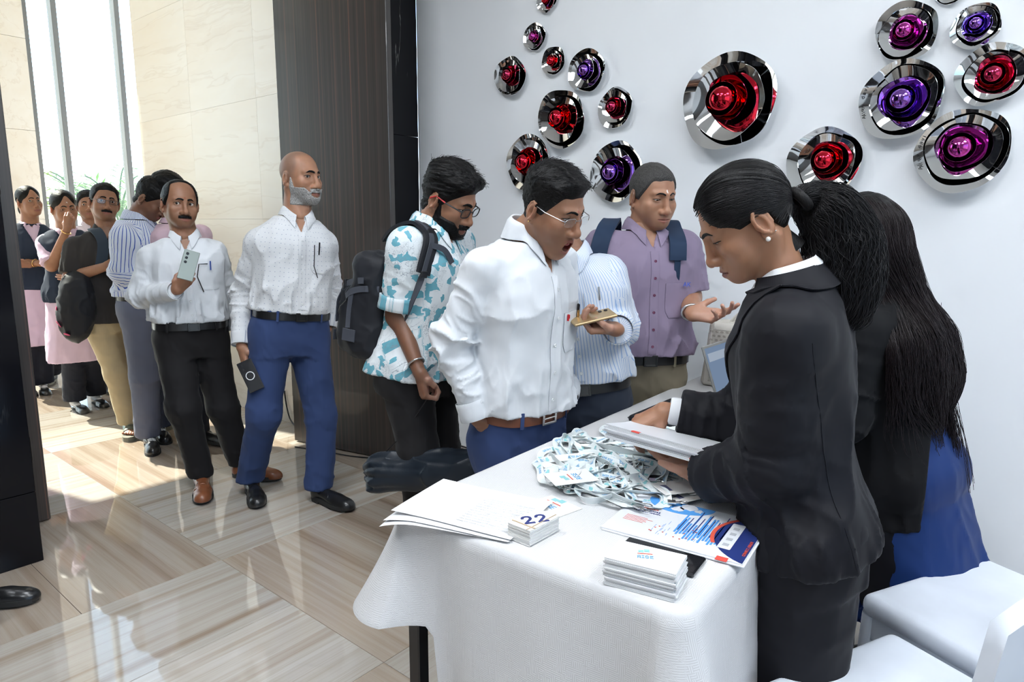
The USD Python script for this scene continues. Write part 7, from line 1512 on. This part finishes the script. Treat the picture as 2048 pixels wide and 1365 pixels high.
pr('red_arc', [arc(.116, .124)], 'print_red', .0006); pr('label_box', [sbox(bw*.80, .045, bw*.80+.020, .165).buffer(.003)], 'paper_gloss', .0008); pr('logo', [sbox(bw*.80+.004, .055+.027*k, bw*.80+.016, .055+.027*k+.012) for k in range(4)], 'print_grey', .0011)
rot90 = lambda m, x, y: mv(m, None, (x, y, z+.0003))
obj('title', [rot90(text('The Network', .0062), .022, bl*.66)], 'print_red', B, False); obj('title', [rot90(text('That Enhances', .0062), .022, bl*.66-.0105), rot90(text('Your Net Worth.', .0062), .022, bl*.66-.021)], 'print_navy', B, False)
pr('text_lines', [sbox(.022, bl*.42-.0062*k, .022+rng.uniform(.045, .062), bl*.42-.0062*k+.0014) for k in range(5)], 'print_red', .0003); pr('logo', [sbox(.022, bl*.84, .030, bl*.84+.008), sbox(.031, bl*.84+.002, .037, bl*.84+.012)], 'print_teal', .0003); pr('small_print', [sbox(.020, bl*.81, .042, bl*.81+.002)], 'print_blue', .0003)
obj('caption', [mv(text('CONNECT, CREATE', .0055), np.array([[0, -1, 0], [1, 0, 0], [0, 0, 1.]]), (bw-.004, .03, z+.0012))], 'print_red', B, False)
obj('red_flag', bx(bw-.050, bw-.028, -.008, .008, .0022, .0032), 'flag_red', B, False)
# phone lying on the table and the stack of envelopes
o, R, w_, l_ = quad_frame((1258, 1073), (1402, 1112), (1240, 1100), ZT+.009); zf = V(0, 0, 1); RR = np.stack([R[:, 0], np.cross(zf, R[:, 0]), zf], 1)
Tp = thing('smartphone', 'black phone on the table between the brochure and the envelopes', 'phone', None, V(o[0], o[1], ZT), RR); obj('phone_body', bx(0, .158, -.076, 0, 0, .0085, .0025), 'phone_black', Tp, smooth=25); obj('screen', bx(.003, .155, -.073, -.003, .0083, .0089), 'screen_dark', Tp, False)
tp, w, l, th, fl_ = card_stack('envelope', (1209, 1115), (1352, 1150), (1230, 1078), 17, .0030, 'white envelope printed RISE, on top of the thick stack on the table', 'white envelope in the thick stack under the top one', 'envelopes in the stack on the table', None, None, 6, .0035, ZT, 'paper')
print_rise(tp, w*.50, l*.45 if fl_ > 0 else -l*.55, th, .0095, math.radians(20))
# lanyards: a tangled pile of printed ribbons with metal clips
def lanyard(k, rng, n_lay):
    c = onz(*((1240, 925) if k < 30 else (1200+rng.uniform(-60, 140), 930)), ZT); P = []
    a0 = rng.uniform(0, 6.28); m = rng.integers(5, 8); cx = onz(rng.uniform(1150, 1410), rng.uniform(872, 985), ZT)[:2]
    cx = np.clip(cx, (TX0+.10, 1.24), (TX1-.10, 1.92)); A, Bq = rng.uniform(.09, .17), rng.uniform(.03, .07); rt = rng.uniform(-.9, .9)+rng.choice((0, 0, 1.57)); n = 64; t = np.linspace(0, 2*np.pi, n)
    x = A*np.cos(t)+.02*np.sin(3*t+a0); y = Bq*np.sin(t)+.025*np.sin(2*t+a0*2); px_, py_ = cx[0]+x*math.cos(rt)-y*math.sin(rt), cx[1]+x*math.sin(rt)+y*math.cos(rt)
    px_, py_ = np.clip(px_, TX0+.015, TX1-.03), np.clip(py_, TY0+.18, TY1-.5); hgt = .003+.024*rng.random()**1.5*np.exp(-(((px_-(-.86))/.16)**2+((py_-1.58)/.22)**2)); z_ = ZT+.001+hgt+.006*(1+np.sin(t*3+a0))*.8
    Q = np.stack([px_, py_, z_], 1); T = np.gradient(Q, axis=0); T /= np.linalg.norm(T, axis=1, keepdims=True)+1e-9; sd = np.cross(T, (0, 0, 1.)); sd /= np.linalg.norm(sd, axis=1, keepdims=True)+1e-9; tw = .75*np.sin(t*2+a0)+.35*rng.normal()
    w = np.cos(tw)[:, None]*sd+np.sin(tw)[:, None]*V(0, 0, 1); Q[:, 2] += np.abs(np.sin(tw))*.0085; nn = np.cross(T, w); nn *= np.sign(nn[:, 2:]+1e-9)
    L = thing('lanyard', 'white printed lanyard in the tangled pile on the table', 'lanyard', 'lanyards in the pile')
    obj('ribbon', solid(np.stack([Q-w*.0095, Q, Q+w*.0095], 1), .0008), 'ribbon_white', L, smooth=60)
    s = np.concatenate([[0], np.cumsum(np.linalg.norm(np.diff(Q, axis=0), axis=1))]); tx, lg = [], []
    def bend(m, s0):
        v, f = (m.vertices, m.faces) if hasattr(m, 'vertices') else m; u = s0+v[:, 0]; ip = lambda X: np.stack([np.interp(u, s, X[:, j]) for j in range(3)], 1); return ip(Q)+ip(w)*v[:, 1:2]*FLIP+ip(nn)*(.0006+v[:, 2:3]), f
    FLIP = 1
    q = .01
    while q < s[-1]-.05:
        lg.append(bend(LOGO, q)); tx.append(bend(WORD, q+.013)); q += .10
    obj('printed_words', tx, 'print_blue', L, False); obj('printed_logo', lg, 'print_teal', L, False)
    if k % 3 != 1:
        e = Q[0] if Q[0][0] > Q[n//2][0] else Q[n//2]; d = unit(V(rng.uniform(.2, 1), rng.uniform(-.6, .5), 0)); R = np.stack([d, np.cross((0, 0, 1.), d), V(0, 0, 1)], 1); e = e+V(0, 0, .003)
        obj('crimp', mv(bx(0, .018, -.0095, .0095, -.0015, .0028, .0008), R, e), 'metal', L, False); obj('hook', mv(cat_([tube(np.array([(.018, 0, 0), (.026, 0, .001)]), .0025, 8), tube(np.array([(.026+.009*(1-math.cos(a)), .006*math.sin(a), .001) for a in np.linspace(0, 5.6, 14)]), .0012, 6)]), R, e), 'metal', L)
WORD = text('THE RISE', .0058, 0, True); LOGO = trimesh.util.concatenate([bx(0, .0095, -.006, .001, 0, .0005), bx(.003, .0095, .001, .006, 0, .0005)]); WORD.apply_translation((0, -.0029, 0)); WORD.update_faces(WORD.face_normals[:, 2] > .5); WORD.remove_unreferenced_vertices()
_r = np.random.default_rng(77)
for k in range(42): lanyard(k, _r, 42)
rise_card((1111, 973), (1200, 962), (1090, 948), 'white badge printed RISE lying on the left of the lanyard pile', ZT+.030, math.radians(90))
for k, (p0, p1, p2) in enumerate((((1318, 985), (1345, 1000), (1350, 968)), ((1345, 968), (1372, 985), (1380, 950)), ((1300, 968), (1322, 985), (1335, 955)))):
    o, R, w, l = quad_frame(p0, p1, p2, ZT+.01+.006*k); X = R[:, 0]; RR = np.stack([X, np.cross((0, 0, 1.), X), V(0, 0, 1)], 1); T = thing('badge_card', 'white badge holder beside the sleeve of the woman in black', 'badge', 'badge holders beside the sleeve', o, RR); obj('card', bx(0, .075, 0, .105, 0, .0012, .0003), 'card', T, False); obj('slot_clip', bx(.028, .047, .098, .112, .0012, .0030, .0008), 'metal', T, False); obj('barcode', [bx(.02+.003*i, .0215+.003*i, .015, .03, .0012, .0016) for i in range(12)], 'print_navy', T, False)
# black padded sleeve, laptop, handbag at the far end
o = onz(1283, 815, ZT+.02); o2 = onz(1385, 762, ZT+.02); B = thing('laptop_sleeve', 'flat black padded sleeve on the table under the arm of the woman in black', 'laptop sleeve')
F = Field(); F.u(Box((-.86, 2.02, ZT+.0125), (.20, .15, .0125), rd=.011), 0); obj('sleeve', polygonize(F, (-1.1, 1.82, ZT-.02), (-.62, 2.22, ZT+.05), .0055, slack=1.6), 'nylon_black', B, smooth=True); obj('zip', tube(np.array([(-1.062, 1.88, ZT+.013), (-1.062, 2.16, ZT+.013)]), .003, 6), 'gunmetal', B)
L = thing('laptop', 'open laptop with a pale blue screen in front of the patterned handbag', 'laptop'); lo = V(-.672, 2.215, ZT); R = np.array([[0, -1., 0], [1., 0, 0], [0, 0, 1.]])
obj('base', mv(bx(0, .33, 0, .22, 0, .016, .004), R, lo), 'gunmetal', L, False); obj('keyboard', [mv(bx(.02+.0205*i, .038+.0205*i, .085+.021*j, .103+.021*j, .016, .0175), R, lo) for i in range(14) for j in range(5)], 'plastic_black', L, False)
tl = math.radians(20); RL = R@np.array([[1, 0, 0], [0, math.cos(tl), math.sin(tl)], [0, -math.sin(tl), math.cos(tl)]]); hz = lo+R@V(0, .222, .012); obj('lid', mv(bx(0, .33, 0, .008, 0, .215, .003), RL, hz), 'alu', L, False); obj('screen', mv(bx(.008, .322, -.0006, .002, .012, .205), RL, hz), 'screen_lit', L, False); obj('window_bar', mv(bx(.02, .25, -.0012, 0, .155, .185), RL, hz), 'screen_bar', L, False)
plain('bag_canvas', (.46, .43, .38), .6); plain('bag_trim', (.55, .52, .47), .5); plain('bag_print', (.22, .19, .16), .6); plain('stripe_green', (.015, .035, .03), .6); plain('stripe_red', (.45, .012, .02), .6)
def handbag():
    a = onz(1396, 772, TZ); o = V(a[0], a[1], ZT); e = math.radians(4); R = np.array([[math.cos(e), -math.sin(e), 0], [math.sin(e), math.cos(e), 0], [0, 0, 1.]]); H = thing('handbag', 'beige patterned handbag with a striped band at the far table end', 'handbag', None, o, R)
    W, D, Hh = .34, .13, .262; F = Field(); F.u(lambda P: Box((W/2, D/2, Hh/2), (W/2, D/2, Hh/2), rd=.022)(P*np.stack([1+0*P[:, 0], 1+0*P[:, 0], 1+0*P[:, 0]], 1)-np.stack([.030*(P[:, 2]/Hh)*(1-2*P[:, 0]/W), .03*(P[:, 2]/Hh)*(1-2*P[:, 1]/D), 0*P[:, 0]], 1)), 0)
    obj('bag', polygonize(F, (-.03, -.03, -.03), (W+.03, D+.03, Hh+.03), .006), 'bag_canvas', H, smooth=True)
    front = lambda x, z_: march(F, V(x, D/2, z_), V(0, -1., 0)[None], .15, 50)[0]; ms = []
    G = meshkit.text_mesh('G', .0068, .0006, True); G.apply_translation((.0, -.0034, 0)); G.update_faces(G.face_normals[:, 2] > .5); G.remove_unreferenced_vertices(); G2 = mv(G, np.diag([-1., -1., 1.])); Rf = np.array([[1, 0, 0], [0, 0, -1], [0, 1, 0.]])
    for j in range(13):
        for i in range(15):
            x, z_ = .038+.0205*i+.01*(j % 2), .022+.0165*j
            if x > W-.035 or .115 < x < .185: continue
            q = front(x, z_); ms += [mv(mv(G, Rf), None, q+V(-.0012, -.0010, 0)), mv(mv(G2, Rf), None, q+V(.0012, -.0010, 0))]
    obj('monogram_print', ms, 'bag_print', H, False)
    for x0, x1, mt in ((.128, .140, 'stripe_green'), (.140, .155, 'stripe_red'), (.155, .167, 'stripe_green')):
        g = np.array([[front(x, z_)+V(0, -.0014, 0) for x in (x0, x1)] for z_ in np.linspace(.02, Hh-.03, 14)]); obj('stripe', solid(g, .0012), mt, H)
    for z0, z1 in ((Hh-.034, Hh-.006), (.006, .020)):
        g = np.array([[front(x, z_)+V(0, -.0010, 0) for x in np.linspace(.02, W-.02, 12)] for z_ in np.linspace(z0, z1, 4)]); obj('trim_band', solid(g, .002), 'bag_trim', H)
    for x0 in (.030, W-.030):
        g = np.array([[front(x0+d, z_)+V(0, -.0012, 0) for d in (-.008, 0, .008)] for z_ in np.linspace(.02, Hh-.035, 12)]); obj('trim_band', solid(g, .002), 'bag_trim', H)
    q = front(.142, Hh-.06)+V(0, -.006, 0); obj('ring', tube(np.array([q+V(.014*math.cos(a), 0, .012*math.sin(a)) for a in np.linspace(0, 6.28, 24)]), .0022, 8), 'gold', H); obj('strap_tab', [bx(q[0]-.011, q[0]+.011, q[1]-.004, q[1]+.003, q[2]-.05, q[2]-.012, .003)], 'bag_trim', H); obj('tag', bx(q[0]-.026, q[0]-.004, q[1]-.006, q[1]-.003, q[2]-.115, q[2]-.052, .001), 'card', H, False)
    obj('handle', [tube(np.array([(.10+.14*k, D/2+.03*math.cos(3.14*k)*0+s_*.025, Hh-.004+.055*math.sin(math.pi*k)) for k in np.linspace(0, 1, 20)]), .0055, 10) for s_ in (-1, 1)], 'bag_trim', H)
handbag()
# cables on the floor
def cable(pts, lab, r=.004): q = spline_(np.array(pts), 40); tag(obj('cable', tube(q, r, 8), 'plastic_black', None, 50), lab, 'cable')
cable([onz(590, 896)+V(0, 0, .005), onz(650, 905)+V(0, 0, .005), onz(700, 914)+V(0, 0, .005), onz(745, 918)+V(0, 0, .005)], 'black cable lying along the foot of the dark wooden door leaf')
cable([V(-3.2, 2.955, .006), V(-2.95, 2.955, .006), V(-2.7, 2.95, .006), V(-2.3, 2.955, .006)], 'black cable lying along the foot of the white wall')
x_ = 2.54; cable([ony(569, 782, x_), ony(572, 806, x_), ony(580, 838, x_-.02), ony(590, 852, x_-.05)], 'thin black cable hanging on the cream wall beside the dark door leaf', .005)
# ------------------------------------------------------------------ everybody
for _f in (man_f, man_e, man_c, man_d, man_o, woman_a, woman_b, man_m, man_g, man_h, man_i, man_j, woman_k, woman_l, person_left): _f()
